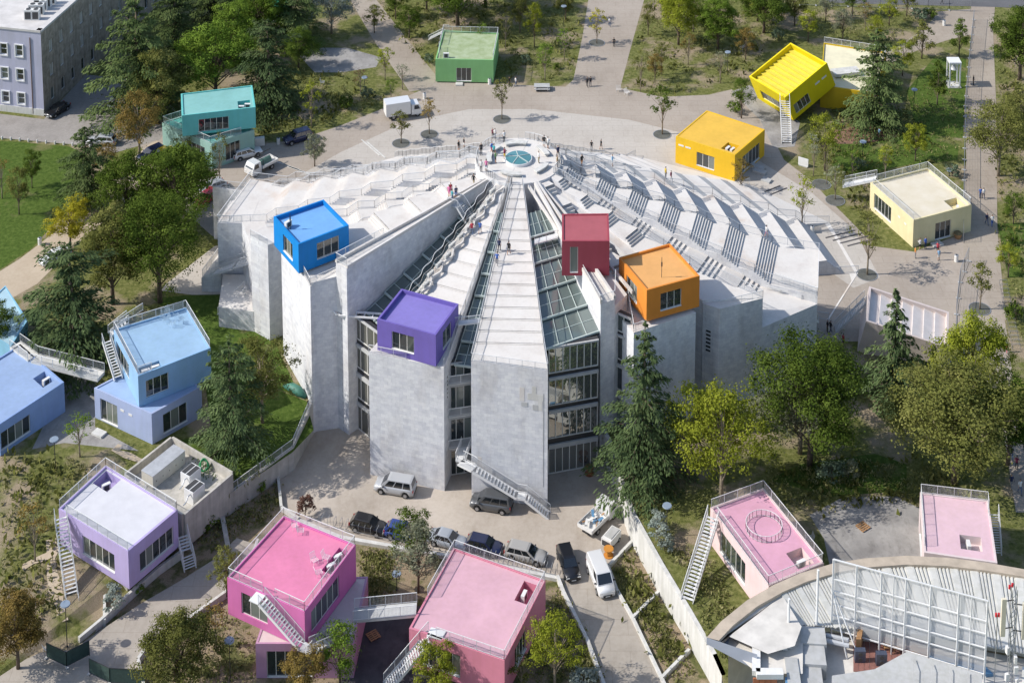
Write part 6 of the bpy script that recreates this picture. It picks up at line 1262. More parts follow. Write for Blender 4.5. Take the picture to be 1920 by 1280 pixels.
def car_meshes(key, L, W, H, hood, belt, ws0, ws1, rr0, rr1, wheel=.33, hood_h=None, van=False):
    """side-view stations in metres from the nose: ws0/ws1 windscreen foot/top, rr1/rr0 roof end/tail-gate foot"""
    N = 34; hw = W / 2; fx, rx = L * .19, L * .80; hood_h = hood_h or belt * .93; vs = []; ring_n = 9
    def top(x):
        if x < ws0: return hood + (hood_h - hood) * min(1, x / ws0) ** .5 * 1.0
        return belt
    for i in range(N):
        x = L * i / (N - 1); e = min(x, L - x); tap = 1 - .16 * max(0, 1 - e / .7) ** 2; zb = .20 + .12 * max(0, 1 - e / .4)
        for c in (fx, rx):
            d = abs(x - c); rr = wheel + .07
            if d < rr: zb = max(zb, wheel + math.sqrt(max(0, rr * rr - d * d)) * .98)
        zt = top(x); zt = zt - .12 * max(0, 1 - e / .25) ** 2; w = hw * tap; zb = min(zb, zt - .12)
        vs += [(x, -w * .92, zb), (x, -w, zb + (zt - zb) * .35), (x, -w * .985, zb + (zt - zb) * .75), (x, -w * .9, zt), (x, 0, zt + .03), (x, w * .9, zt), (x, w * .985, zb + (zt - zb) * .75), (x, w, zb + (zt - zb) * .35), (x, w * .92, zb)]
    fs = []
    for i in range(N - 1):
        for k in range(ring_n): fs.append((i * ring_n + k, i * ring_n + (k + 1) % ring_n, (i + 1) * ring_n + (k + 1) % ring_n, (i + 1) * ring_n + k))
    fs += [tuple(range(ring_n - 1, -1, -1)), tuple((N - 1) * ring_n + k for k in range(ring_n))]; fs = [tuple(reversed(f)) for f in fs]
    b = MB(); b.add(vs, fs); b.sm = True
    # cabin
    wb, wt = hw * .9, hw * .74 if not van else hw * .82
    foot = [(ws0, -wb), (rr0, -wb), (rr0, wb), (ws0, wb)]; head = [(ws1, -wt), (rr1, -wt), (rr1, wt), (ws1, wt)]
    cb = MB(); P_ = [(x, y, belt - .01) for x, y in foot] + [(x, y, H - .04) for x, y in head]; mx = (ws1 + rr1) / 2; cb.hexa(P_)
    cb.hexa([(ws1 + .02, -wt, H - .045), (rr1 - .02, -wt, H - .045), (rr1 - .02, wt, H - .045), (ws1 + .02, wt, H - .045), (ws1 + .2, -wt * .9, H), (rr1 - .2, -wt * .9, H), (rr1 - .2, wt * .9, H), (ws1 + .2, wt * .9, H)])
    V = [Vector(p) for p in P_]; glassm = []
    def pane(A, B, C, D, u0, u1, v0, v1, nm):
        f = lambda u, v: (A.lerp(B, u)).lerp(D.lerp(C, u), v); n = (B - A).cross(D - A).normalized() * .012; m = MB(); m.add([f(u0, v0) + n, f(u1, v0) + n, f(u1, v1) + n, f(u0, v1) + n], [(0, 1, 2, 3)]); glassm.append((nm, m.mesh(nm, 'car_glass')))
    pane(V[3], V[0], V[4], V[7], .06, .94, .05, .93, 'windscreen'); pane(V[1], V[2], V[6], V[5], .1, .9, .2, .92, 'rear_window')
    cuts = ((.10, .36), (.39, .66), (.69, .93)) if not van else ((.06, .30),)
    for u0, u1 in cuts: pane(V[0], V[1], V[5], V[4], u0, u1, .08, .88, 'side_window'); pane(V[2], V[3], V[7], V[6], 1 - u1, 1 - u0, .08, .88, 'side_window')
    wm = MB(); wm.tube([(0, -.11, 0), (0, .11, 0)], wheel, 16); wm.sm = False; rm = MB(); rm.tube([(0, -.118, 0), (0, .118, 0)], wheel * .62, 12)
    lh = MB(); lh.box((0, 0, 0), (.12, .34, .16)); lt = MB(); lt.box((0, 0, 0), (.1, .16, .32)); mi = MB(); mi.box((0, 0, 0), (.12, .2, .14)); gr = MB(); gr.box((.02, 0, .42), (.1, W * .5, .22)); bp = MB(); bp.box((L - .02, 0, .42), (.1, W * .7, .16)); pl = MB(); pl.box((-.035, 0, .40), (.02, .5, .11))
    CARP[key] = dict(L=L, W=W, H=H, belt=belt, hood=hood, ws0=ws0, fx=fx, rx=rx, wheel=wheel, body=b.mesh('body', 'paint_white'), cabin=cb.mesh('cabin', 'paint_white'), glass=glassm, tyre=wm.mesh('tyre', 'tyre'), rim=rm.mesh('rim', 'rim_alloy'), lh=lh.mesh('headlight', 'lamp_clear'), lt=lt.mesh('tail_light', 'lamp_tail'), mi=mi.mesh('mirror', 'plastic_black'), gr=gr.mesh('grille', 'plastic_black'), bp=bp.mesh('bumper', 'plastic_black'), pl=pl.mesh('number_plate', 'plate_white'))
car_meshes('hatch', 4.15, 1.78, 1.50, .72, .93, 1.05, 1.75, 4.05, 3.55)
car_meshes('estate', 4.65, 1.80, 1.50, .72, .93, 1.2, 1.95, 4.55, 4.15)
car_meshes('sedan', 4.5, 1.78, 1.45, .70, .92, 1.2, 1.95, 3.95, 3.25)
car_meshes('suv', 4.6, 1.9, 1.72, .9, 1.08, 1.2, 1.8, 4.5, 4.15, wheel=.37)
car_meshes('minivan', 4.75, 1.92, 1.88, .85, 1.08, .85, 1.65, 4.68, 4.45)
car_meshes('panelvan', 4.9, 1.95, 1.95, .9, 1.15, .75, 1.5, 4.85, 4.75, van=True)
def slot(o, m): o.material_slots[0].link = 'OBJECT'; o.material_slots[0].material = MATS[m]
def car(key, front, rear, z, color, label, roof=None, cat='car', name='parked_car', group=None):
    d = CARP[key]; f = px(*front, z); r = px(*rear, z); a = math.atan2(r.y - f.y, r.x - f.x); c = (f + r) / 2; u = Vector((math.cos(a), math.sin(a), 0)); o = c - u * d['L'] / 2
    t = thing(name, label, cat, Vector((o.x, o.y, z)), group, a)
    b = link('body', d['body'], t, False); slot(b, 'paint_' + color); k = link('cabin', d['cabin'], t, False); slot(k, 'paint_' + (roof or color))
    for nm, me in d['glass']: link(nm, me, t, False)
    for x in (d['fx'], d['rx']):
        for s in (-1, 1):
            w = link('wheel', d['tyre'], t, False); w.location = (x, s * (d['W'] / 2 - .1), d['wheel']); q = link('rim', d['rim'], w, False)
    for s in (-1, 1):
        q = link('headlight', d['lh'], t, False); q.location = (.07, s * d['W'] * .34, d['hood'] * .84); q = link('tail_light', d['lt'], t, False); q.location = (d['L'] - .06, s * d['W'] * .39, d['belt'] * .82); q = link('mirror', d['mi'], t, False); q.location = (d['ws0'] + .35, s * (d['W'] / 2 + .06), d['belt'] + .05)
    link('grille', d['gr'], t, False); link('bumper', d['bp'], t, False); link('number_plate', d['pl'], t, False)
    return t
car('minivan', (712, 915), (771, 925), ZC, 'silver', 'silver people carrier parked against the front pylon', cat='van')
car('minivan', (890, 946), (953, 956), ZC, 'grey', 'dark grey people carrier under the white outside stair', cat='van')
car('hatch', (722, 1000), (660, 985), ZC, 'black', 'black hatchback at the left end of the parked row')
car('hatch', (785, 1012), (728, 1000), ZC, 'blue', 'blue car half hidden by a tree in the parked row')
car('sedan', (868, 1028), (812, 1012), ZC, 'silverblue', 'silver blue saloon in the middle of the parked row')
car('hatch', (938, 1038), (878, 1024), ZC, 'navy', 'navy hatchback in the parked row')
car('estate', (1020, 1054), (953, 1038), ZC, 'taupe', 'silver estate car at the right end of the parked row')
car('estate', (1074, 1088), (1057, 1038), ZC, 'black', 'black estate car beside the white van')
car('panelvan', (1139, 1122), (1113, 1060), ZC, 'white', 'white panel van at the top of the road', cat='van', name='delivery_van')
car('estate', (489, 287), (438, 300), .02, 'white', 'white estate car beside the turquoise pavilion')
car('suv', (538, 270), (579, 258), .02, 'navy', 'navy off road car in the shade behind the turquoise pavilion')
car('estate', (266, 302), (302, 286), .02, 'navy', 'dark blue car under the autumn tinted tree')
car('sedan', (286, 304), (322, 288), .02, 'yellow', 'yellow roofed car beside the dark blue one')
car('sedan', (92, 222), (124, 202), .03, 'black', 'black car at the foot of the office block')
car('minivan', (244, 208), (216, 206), .03, 'white', 'white van in the shade of the big cedar', cat='van')
car('estate', (176, 268), (206, 270), .03, 'silver', 'silver car at the edge of the cobbled street')
car('hatch', (372, 388), (404, 366), .02, 'red', 'red car under the trees left of the pyramid')
car('hatch', (386, 362), (412, 352), .02, 'silver', 'silver car behind the red one')
car('sedan', (80, 498), (128, 478), .02, 'white', 'white car on the sandy path under the trees')
def wheels(t, pos, r=.38):
    w = MB(); w.tube([(0, -.13, 0), (0, .13, 0)], r, 14); me = w.mesh('tyre', 'tyre'); q = MB(); q.tube([(0, -.14, 0), (0, .14, 0)], r * .55, 10); rm = q.mesh('rim', 'rim_alloy')
    for p in pos: o = link('wheel', me, t, False); o.location = p; link('rim', rm, o, False)
def truck(label, front, rear, z, kind):
    f = px(*front, z); r = px(*rear, z); a = math.atan2(r.y - f.y, r.x - f.x); t = thing('box_truck' if kind == 'box' else 'flatbed_truck', label, 'truck', Vector((f.x, f.y, z)), None, a); L = (r - f).length; L = max(L, 5.0); W = 2.0
    c = MB(); c.hexa([(0, -W / 2, .45), (1.75, -W / 2, .45), (1.75, W / 2, .45), (0, W / 2, .45), (.05, -W / 2, 1.25), (1.75, -W / 2, 1.25), (1.75, W / 2, 1.25), (.05, W / 2, 1.25)]); c.hexa([(.06, -W / 2 + .01, 1.25), (1.75, -W / 2 + .01, 1.25), (1.75, W / 2 - .01, 1.25), (.06, W / 2 - .01, 1.25), (.5, -W / 2 + .12, 2.1), (1.7, -W / 2 + .12, 2.1), (1.7, W / 2 - .12, 2.1), (.5, W / 2 - .12, 2.1)]); c.build('cab', 'paint_white', t, False)
    g = MB(); g.add([(.09, .85, 1.32), (.09, -.85, 1.32), (.46, -.78, 2.0), (.46, .78, 2.0)], [(0, 1, 2, 3)]); g.build('windscreen', 'car_glass', t, False)
    for s in (-1, 1): g = MB(); y = s * (W / 2 + .004); g.add([(.35, y, 1.32), (1.3, y, 1.32), (1.25, y - s * .1, 1.95), (.62, y - s * .1, 1.95)], [(0, 1, 2, 3)]); g.build('side_window', 'car_glass', t, False); g = MB(); g.box((.02, s * .75, .75), (.1, .3, .2)); g.build('headlight', 'lamp_clear', t, False)
    x = MB(); x.box((L / 2 + .6, 0, .55), (L - 1.3, .8, .18)); x.build('chassis', 'plastic_black', t, False)
    if kind == 'box':
        x = MB(); x.box(((1.9 + L) / 2, 0, 1.75), (L - 1.9, 2.15, 2.15)); x.build('cargo_box', 'paint_white', t, False); x = MB(); x.box((L + .005, 0, 1.75), (.02, 1.9, 1.95)); x.build('rear_door', 'ac_white', t, False)
    else:
        x = MB(); x.box(((1.95 + L) / 2, 0, .85), (L - 1.95, 2.0, .12)); x.build('bed_floor', 'ac_white' if kind == 'junk' else 'galv', t, False)
        for p, d in ((((1.95 + L) / 2, 1.0, 1.08), (L - 1.95, .06, .36)), (((1.95 + L) / 2, -1.0, 1.08), (L - 1.95, .06, .36)), ((L, 0, 1.08), (.06, 1.94, .36))): x = MB(); x.box(p, d); x.build('side_board', 'ac_white', t, False)
        if kind == 'junk':
            rs = random.Random(3)
            for k in range(26): x = MB(); p = Vector((rs.uniform(2.3, L - .4), rs.uniform(-.75, .75), rs.uniform(.98, 1.35))); q = p + Vector((rs.uniform(-1, 1), rs.uniform(-.6, .6), rs.uniform(-.05, .15))); q.x = min(max(q.x, 2.1), L - .15); q.y = min(max(q.y, -.85), .85); x.beam(p, q, rs.choice((.08, .16, .3)), .06); x.build('scrap_piece', rs.choice(('galv', 'ac_white', 'steel', 'wood', 'panel_blue')), t, False)
        else:
            for s in (-.95, .95): x = MB(); x.beam((2.1, s, .9), (2.1, s, 2.3), .07); x.beam((2.1, s, 2.3), (2.1, -s, 2.3), .035); x.build('rack_post', 'black_metal', t, False)
            x = MB(); x.beam((2.2, .8, 2.2), (L, .8, 2.2), .1); x.build('rack_bar', 'black_metal', t, False); x = MB(); x.obox(Vector((2.4, -.3, .95)), Vector((L - 3.0, 0, 0)), Vector((0, .5, 0)), Vector((0, .3, .5))); x.build('bench_load', mat('load_green', (.07, .14, .11), .6, .2, 2).name, t, False)
    wheels(t, [(.75, -.85, .38), (.75, .85, .38), (L - 1.2, -.85, .38), (L - 1.2, .85, .38)])
truck('white box truck parked at the back left of the plaza', (789, 212), (722, 222), .02, 'box')
truck('white flatbed truck loaded with scrap in the courtyard', (1146, 958), (1097, 1006), ZC, 'junk')
truck('white flatbed truck with a rack behind the left terraces', (466, 332), (512, 308), .02, 'rack')
p = px(1146, 1018, ZC); t = thing('utility_cart', 'white boxy utility machine beside the scrap truck', 'machine', p, rz=.95)
x = MB(); x.box((0, 0, .75), (2.2, 1.2, .9)); x.build('body', 'ac_white', t, False); x = MB(); x.box((.1, 0, 1.24), (1.7, .9, .08)); x.build('top_panel', 'panel_grey', t, False); x = MB(); x.box((-1.12, 0, .7), (.04, 1.0, .6)); x.build('grille', 'ac_grille', t, False); wheels(t, [(-.7, -.5, .25), (-.7, .5, .25), (.7, -.5, .25), (.7, .5, .25)], .25)
# ================================================================ STREET FURNITURE
for i, (x, y) in enumerate(((941, 224), (1241.5, 252.5), (1119, 80.7), (1625.5, 515), (1837, 579), (1566, 376), (805, 252), (752, 269), (1389, 360), (1503, 434), (1540, 346), (412, 352))):
    p = px(x, y, .03); t = thing('tree_grate', 'round dark grate around ' + ['the street tree behind the summit', 'the greenest street tree left of the amber pavilion', 'the slim yellow tree on the upper path', 'the plaza tree left of the cream pavilion', 'the street tree on the right footpath', 'the brown sparse tree by the cream pavilion ramp', 'the brownish tree right of the box truck', 'the tree below the box truck', 'the small tree at the amber pavilion corner', 'the young plaza tree below the amber pavilion', 'the sapling beside the white sign board', 'the thin tree before the turquoise pavilion'][i], 'tree grate', p)
    m = MB(); n_ = 28; m.prism([(1.375 * math.cos(2 * math.pi * k / n_), 1.375 * math.sin(2 * math.pi * k / n_)) for k in range(n_)], 0, .012); m.build('disc', 'grate_grey', t, False)
    ring(1.36, 1.44, 0, .03, c=(0, 0)).build('frame_ring', 'steel', t, False)
def lamp(x, y, h, lb):
    p = pg(x, y); t = thing('park_lamp', lb, 'lamp', p); m = MB(); m.tube([(0, 0, 0), (0, 0, h)], .045, 6); m.build('post', 'black_metal', t, False); m = MB(); m.tube([(0, 0, h), (0, 0, h + .05), (0, 0, h + .14)], [.12, .52, .48], 16); m.build('lamp_head', mat('lamp_grey', (.22, .27, .33), .4, .0).name, t, False); m = MB(); m.tube([(0, 0, 0), (0, 0, .12)], .1, 8); m.build('base', 'black_metal', t, False)
for x, y, h, lb in ((104, 878, 3.6, 'disc headed lamp above the lilac pavilion'), (126, 1212, 4.8, 'disc headed lamp at the foot of the lilac stairs'), (432, 1275, 4.4, 'disc headed lamp left of the mauve ground floor'), (744, 1106, 1.9, 'disc headed lamp between magenta and pink pavilions'), (1250, 1005, 3.6, 'disc headed lamp beside the white retaining wall'), (1617, 308, 3.6, 'disc headed lamp behind the cream pavilion ramp'), (1713, 208, 3.6, 'disc headed lamp right of the dark cedar'), (1364, 134, 3.4, 'disc headed lamp in the upper park'), (1780, 330, .9, 'low disc lamp among shrubs behind the cream pavilion'), (1057, 50, 3.8, 'disc headed lamp left of the upper path'), (684, 178, 3, 'disc headed lamp in the shaded park')): lamp(x, y, h, lb)
def bin_(x, y, lb):
    t = thing('litter_bin', lb, 'litter bin', pg(x, y)); m = MB(); m.tube([(0, 0, 0), (0, 0, .95)], .28, 12); m.build('drum', 'ac_white', t, False); m = MB(); m.tube([(0, 0, .951), (0, 0, 1.0)], [.29, .22], 12); m.build('lid', 'steel', t, False); m = MB(); m.tube([(0, 0, 1.0), (0, 0, 1.01)], .14, 10); m.build('opening', 'dark_void', t, False)
for x, y, lb in ((918, 158, 'white litter bin at the right corner of the green pavilion'), (796, 185, 'white litter bin left of the green pavilion path'), (522, 270, 'white litter bin behind the turquoise pavilion'), (1793, 490, 'white litter bin at the fence below the cream pavilion'), (1523, 436, 'white litter bin beside the young plaza tree'), (1770, 48, 'white litter bin on the curving path'), (75, 458, 'white litter bin beside the sandy path')): bin_(x, y, lb)
# grey bench table
t = thing('ping_pong_table', 'grey slatted bench table on the plaza right of the green pavilion', 'bench', pg(1016, 168)); m = MB(); m.box((0, 0, .72), (2.6, 1.3, .1)); m.build('top', 'panel_grey', t, False); m = MB(); m.box((0, .75, .45), (2.6, .35, .08)); m.box((0, -.75, .45), (2.6, .35, .08)); m.build('seat_board', 'slab_grey', t, False)
for s in (-1, 1): m = MB(); m.box((s * .95, 0, .33), (.12, 1.5, .66)); m.build('leg', 'steel', t, False)
# bell frame
t = thing('bell_frame', 'white square frame with a hanging bell on the right lawn', 'bell frame', pg(1787, 160))
for sx in (-.85, .85):
    for sy in (-.85, .85): m = MB(); m.box((sx, sy, 2.1), (.22, .22, 4.2)); m.build('post', 'white_steel', t, False)
m = MB(); m.box((0, 0, 4.35), (2.0, 2.0, .3)); m.build('roof', 'white_steel', t, False); m = MB(); m.tube([(0, 0, 4.2), (0, 0, 3.7), (0, 0, 3.2), (0, 0, 2.9)], [.08, .3, .42, .58], 14); m.build('bell', 'galv', t, False); m = MB(); m.box((0, 0, .08), (2.2, 2.2, .16)); m.build('plinth', 'concrete_white', t, False)
# white sign board
t = thing('sign_board', 'plain white board standing at the plaza edge right of the amber pavilion', 'sign', pg(1506, 312), rz=-.55); m = MB(); m.box((0, 0, .75), (1.6, .12, 1.2)); m.build('board', 'white_steel', t, False); m = MB(); m.box((0, 0, .08), (1.4, .3, .15)); m.build('foot', 'slab_grey', t, False)
# square drain channels in the paving
for i, (a, b, k, lb) in enumerate((((678, 262), (712, 292), 2, 'pair of pale paving strips left of the street trees'), ((1401, 373), (1463, 348), 2, 'pair of dark slots in the paving below the amber pavilion'), ((1548, 446), (1603, 432), 4, 'set of dark slots in the paving by the right terraces'), ((520, 304), (560, 318), 3, 'pale paving strips behind the left terraces'))):
    t = thing('paving_strip', lb, 'paving strip', px(*a, .02))
    for j in range(k): m = MB(); o = Vector((.9 * j, -.65 * j, .015)); m.beam(px(*a, .03) + o, px(*b, .03) + o, .22, .03); m.build('strip', 'concrete_white' if i in (0, 3) else 'dark_paving', t)
# bicycle stands in front of the parked row
L0 = [px(600, 994, ZC), px(850, 1050, ZC), px(1040, 1090, ZC)]
def along(L, s): i = 0 if s < .5 else 1; return L[i].lerp(L[i + 1], (s - .5 * i) * 2)
t = thing('bicycle_rack', 'long row of thin steel bicycle stands along the wall below the parked cars', 'bicycle rack', L0[0])
d = (L0[2] - L0[0]).normalized(); nv = Vector((-d.y, d.x, 0))
for k in range(44): m = MB(); p = along(L0, k / 43) + Vector((0, 0, .33)) + nv * .5; m.beam(p, p + Vector((0, 0, .85)), .04); m.beam(p + Vector((0, 0, .85)), p + nv * .75 + Vector((0, 0, .85)), .04); m.beam(p + nv * .75 + Vector((0, 0, .85)), p + nv * .75 - Vector((0, 0, .3)), .04); m.build('stand', 'steel', t)
m = MB(); [m.beam(along(L0, k / 10) + Vector((0, 0, .38)) + nv * .5, along(L0, (k + 1) / 10) + Vector((0, 0, .38)) + nv * .5, .05) for k in range(10)]; m.build('base_rail', 'steel', t)
# bicycle stands at the right edge
t = thing('bicycle_rack', 'row of bicycle stands along the right edge of the footpath', 'bicycle rack', px(1872, 540, .02))
for k in range(16): m = MB(); p = px(1874 + k * 1.6, 535 + k * 8, .03); m.beam(p, p + Vector((0, 0, .8)), .05); m.beam(p + Vector((0, 0, .8)), p + Vector((1.0, 0, .8)), .05); m.beam(p + Vector((1.0, 0, .8)), p + Vector((1.0, 0, 0)), .05); m.build('stand', 'steel', t)
# mesh site fence along the footpath
def mesh_fence(lb, pts, h=2.1, m_='steel', cat='fence', opaque=None):
    t = thing('site_fence', lb, cat, pts[0])
    for i in range(len(pts) - 1):
        a, b = pts[i], pts[i + 1]; n_ = max(1, round((b - a).length / 3.2))
        for k in range(n_):
            p, q = a.lerp(b, k / n_), a.lerp(b, (k + 1) / n_); m = MB(); U = Vector((0, 0, h))
            m.beam(p, p + U, .05); m.beam(q, q + U, .05); m.beam(p + U, q + U, .045); m.beam(p + Vector((0, 0, .12)), q + Vector((0, 0, .12)), .045); f = m.build('fence_panel', m_, t)
            w = MB(); N = int((q - p).length / .22)
            if opaque: w.add([p + Vector((0, 0, .15)), q + Vector((0, 0, .15)), q + U, p + U], [(0, 1, 2, 3)]); w.build('fabric', opaque, f)
            else:
                for j in range(1, N): c = p.lerp(q, j / N); w.beam(c + Vector((0, 0, .12)), c + U, .012)
                for j in range(1, 6): z = Vector((0, 0, h * j / 6)); w.beam(p + z, q + z, .012)
                w.build('wire', m_, f, kind='stuff')
            m = MB(); m.box(p + Vector((0, 0, .06)), (.6, .24, .12), math.atan2(q.y - p.y, q.x - p.x) + 1.57); m.build('foot_block', 'slab_grey', f)
mesh_fence('long steel mesh fence along the left side of the right footpath', P((1826, 38), (1818, 110), (1810, 200), (1808, 300), (1806, 400), (1806, 455), z=.03))
mesh_fence('steel mesh fence panels below the cream pavilion', P((1816, 490), (1800, 530), (1793, 590), (1792, 640), z=.03))
mesh_fence('mesh fence along the street at the top right', P((1500, 10), (1620, 14), (1740, 18), (1820, 22), z=.03))
mesh_fence('dark green fabric screen fence across the path in the bottom left corner', P((88, 1232), (125, 1250), (168, 1228), z=ZC + .32), 1.7, 'black_metal', opaque=mat('green_fabric', (.03, .06, .05), .85, .2, 3).name)
mesh_fence('second dark green fabric fence beside the olive tree at the bottom', P((168, 1262), (206, 1280), (272, 1284), z=ZC + .32), 1.7, 'black_metal', opaque='green_fabric')
# wire chairs near the upper path
for i, (x, y, lb) in enumerate(((1160, 172, 'white wire chair stack at the corner of the upper path'), (1176, 177, 'white wire bench right of the chair stack'), (605, 158, 'white garden chair in the shaded park'), (90, 1222, 'white wire chair beside the green fence'), (1406, 66, 'white park bench above the tilted yellow pavilion'), (1392, 92, 'white bench in the upper park'), (1518, 1015, 'grey wire lounger on the gravel yard'))):
    t = thing('wire_chair', lb, 'chair', pg(x, y), rz=i * .8)
    m = MB(); [m.beam((-.4 + .13 * k, -.3, .42), (-.4 + .13 * k, .3, .42), .03) for k in range(7)]; m.build('seat', 'rail_white', t, False); m = MB(); [m.beam((-.4 + .13 * k, .3, .42), (-.4 + .13 * k, .45, .95), .03) for k in range(7)]; m.build('backrest', 'rail_white', t, False)
    for sx in (-.38, .38):
        for sy in (-.28, .28): m = MB(); m.beam((sx, sy, 0), (sx, sy, .42), .035); m.build('leg', 'rail_white', t, False)
# sky-blue roof furniture
for i, (x, y) in enumerate(((305, 598), (318, 588), (332, 596), (340, 605), (322, 612), (312, 604))):
    t = thing('roof_chair', ['leftmost', 'rearmost', 'right rear', 'rightmost', 'frontmost', 'left front'][i] + ' pale blue wire chair in the cluster on the sky blue roof', 'chair', px(x, y, 7.66), 'chairs on the sky blue roof', i * 1.1)
    cm = mat('chair_blue', lin(190, 215, 232, .8), .5, .0).name; m = MB(); [m.beam((-.3 + .1 * k, -.3, .42), (-.3 + .1 * k, .3, .42), .02) for k in range(7)]; m.build('seat', cm, t, False); m = MB(); [m.beam((-.3 + .1 * k, .3, .42), (-.3 + .1 * k, .5, .9), .02) for k in range(7)]; m.build('backrest', cm, t, False)
    for sx in (-.28, .28):
        for sy in (-.28, .28): m = MB(); m.beam((sx, sy, 0), (sx, sy, .42), .03); m.build('leg', cm, t, False)
# pallets
for i, (x, y, z, lb) in enumerate(((1618, 988, .02, 'wooden pallet on the gravel yard'), (700, 1192, ZC + .01, 'wooden pallet on the dark yard between pavilions'))):
    t = thing('wooden_pallet', lb, 'pallet', px(x, y, z), rz=.6)
    for k in range(5): m = MB(); m.box((0, -.5 + k * .25, .13), (1.2, .14, .03)); m.build('board', 'wood', t, False)
    for k in (-.5, 0, .5): m = MB(); m.box((k, 0, .06), (.1, 1.1, .1)); m.build('runner', 'wood', t, False)
for x, y, lb in ((1105, 888, 'rusty drum near the glass facade'), (1141, 1041, 'orange cable spool beside the road')):
    t = thing('cable_spool', lb, 'spool', px(x, y, ZC), rz=.4); rm = mat('rust', (.26, .10, .04), .8, .3, 4).name if y < 1000 else mat('spool_orange', (.48, .20, .03), .6, .1, 4).name
    m = MB(); m.tube([(0, 0, 0), (0, 0, .08)], .55, 14); m.build('flange', rm, t, False); m = MB(); m.tube([(0, 0, .8), (0, 0, .88)], .55, 14); m.build('flange', rm, t, False); m = MB(); m.tube([(0, 0, .08), (0, 0, .8)], .32, 12); m.build('core', rm, t, False)
t = thing('flower_tub', 'round brown planter beside the cream pavilion door', 'planter', pg(1796, 446)); m = MB(); m.tube([(0, 0, 0), (0, 0, .7)], [.4, .6], 12); m.build('pot', 'wood', t, False); m = MB(); m.tube([(0, 0, .7), (0, 0, .95)], [.6, .35], 10); m.build('plant', mat('dry_plant', (.12, .10, .05), .9, .3, 5).name, t, False)
t = thing('power_cabinet', 'white cabinet between the turquoise pavilion and the navy car', 'cabinet', pg(487, 273), rz=.25); m = MB(); m.box((0, 0, .7), (1.5, .6, 1.3)); m.build('casing', 'ac_white', t, False); m = MB(); m.box((-.36, -.31, .7), (.66, .02, 1.15)); m.build('door', 'ac_white', t, False); m = MB(); m.box((.36, -.312, .7), (.66, .02, 1.15)); m.build('door', 'ac_white', t, False)
t = thing('green_tarpaulin', 'green tarpaulin heap at the foot of the left pyramid wall', 'tarpaulin', pg(555, 735)); m = MB(); m.tube([(-1.6, .9, .2), (-.6, .3, .45), (.4, -.4, .4), (1.3, -1.1, .15)], [.2, .55, .6, .25], 8); m.sm = True; m.build('sheet', mat('tarp_green', (.05, .17, .125), .6, .2, 2).name, t, False)
# generator yard beside the lilac pavilion
gp = [px(a, b, 1.15) for a, b in ((236, 888), (322, 820), (434, 886), (344, 962))]
t = thing('generator_yard', 'open concrete walled yard beside the lilac pavilion', 'enclosure', gp[0])
for i in range(4):
    a, b = gp[i], gp[(i + 1) % 4]; d = (b - a); n_ = Vector((-d.y, d.x, 0)).normalized() * .25; m = MB(); m.hexa([Vector((a.x, a.y, -3)), Vector((a.x, a.y, -3)) + n_, Vector((b.x, b.y, -3)) + n_, Vector((b.x, b.y, -3)), Vector((a.x, a.y, 1.15)), Vector((a.x, a.y, 1.15)) + n_, Vector((b.x, b.y, 1.15)) + n_, Vector((b.x, b.y, 1.15))]); m.build('wall_panel', 'concrete_wall', t)
m = MB(); m.add([Vector((p.x, p.y, .03)) for p in gp], [(3, 2, 1, 0)]); m.build('floor', 'concrete_wall', t)
yl = lambda u, v, z: (gp[0].lerp(gp[1], u)).lerp(gp[3].lerp(gp[2], u), v) + Vector((0, 0, z - (gp[0].lerp(gp[1], u)).lerp(gp[3].lerp(gp[2], u), v).z))
ax = (gp[1] - gp[0]); rz = math.atan2(ax.y, ax.x)
g = thing('diesel_generator', 'long cream generator container in the walled yard', 'generator', yl(.5, .25, 0.05), rz=rz); m = MB(); m.box((0, 0, .8), (5.0, 1.8, 1.6)); m.build('casing', mat('gen_cream', (.55, .53, .46), .5, .06, 2).name, g, False); m = MB(); m.box((0, 0, 1.62), (5.05, 1.85, .06)); m.build('lid', 'galv', g, False)
for k in range(5): m = MB(); m.box((-2 + k, -.96, .8), (.06, .03, .12)); m.build('latch', 'black_metal', g, False)
for i, (u, v) in enumerate(((.62, .62), (.42, .84))):
    g = thing('chiller_unit', ['left white chiller with black fan decks in the walled yard', 'right white chiller with black fan decks in the walled yard'][i], 'chiller', yl(u, v, 0.05), rz=rz); m = MB(); m.box((0, 0, .8), (1.8, 1.4, 1.6)); m.build('casing', 'white_steel', g, False)
    for s in (-.36, .36): m = MB(); m.box((0, s, 1.61), (1.6, .58, .03)); m.build('fan_deck', 'ac_grille', g, False)
    m = MB(); m.tube([(-.9, -.3, 1.3), (-1.3, -.3, 1.3), (-1.7, -.4, .9), (-2.2, -.5, .9)], .08, 6); m.build('pipe', 'galv', g, False)
g = thing('green_hose', 'green hose coil against the generator yard wall', 'hose', yl(.9, .62, .1)); m = MB(); m.tube([(.6 * math.cos(k * .5) * (1 - k * .012), .25 * math.sin(k * .5), .6 + .55 * math.sin(k * .5) + .01 * k) for k in range(34)], .07, 6); m.build('coil', mat('hose_green', (.03, .25, .08), .5, .1).name, g, False)
# block edge of a green court at the top
q = Q(3.2, (502, 12), (545, 12), (548, -12), (505, -12)); pav('green_kiosk', 'dark green low kiosk cut by the top edge left of the middle', q, 0, 3.2, cmat('kiosk_wall', (40, 130, 95)), cmat('kiosk_roof', (55, 165, 120)), [(0, .2, .6, .4, 2.2, 2)], parapet=.08)

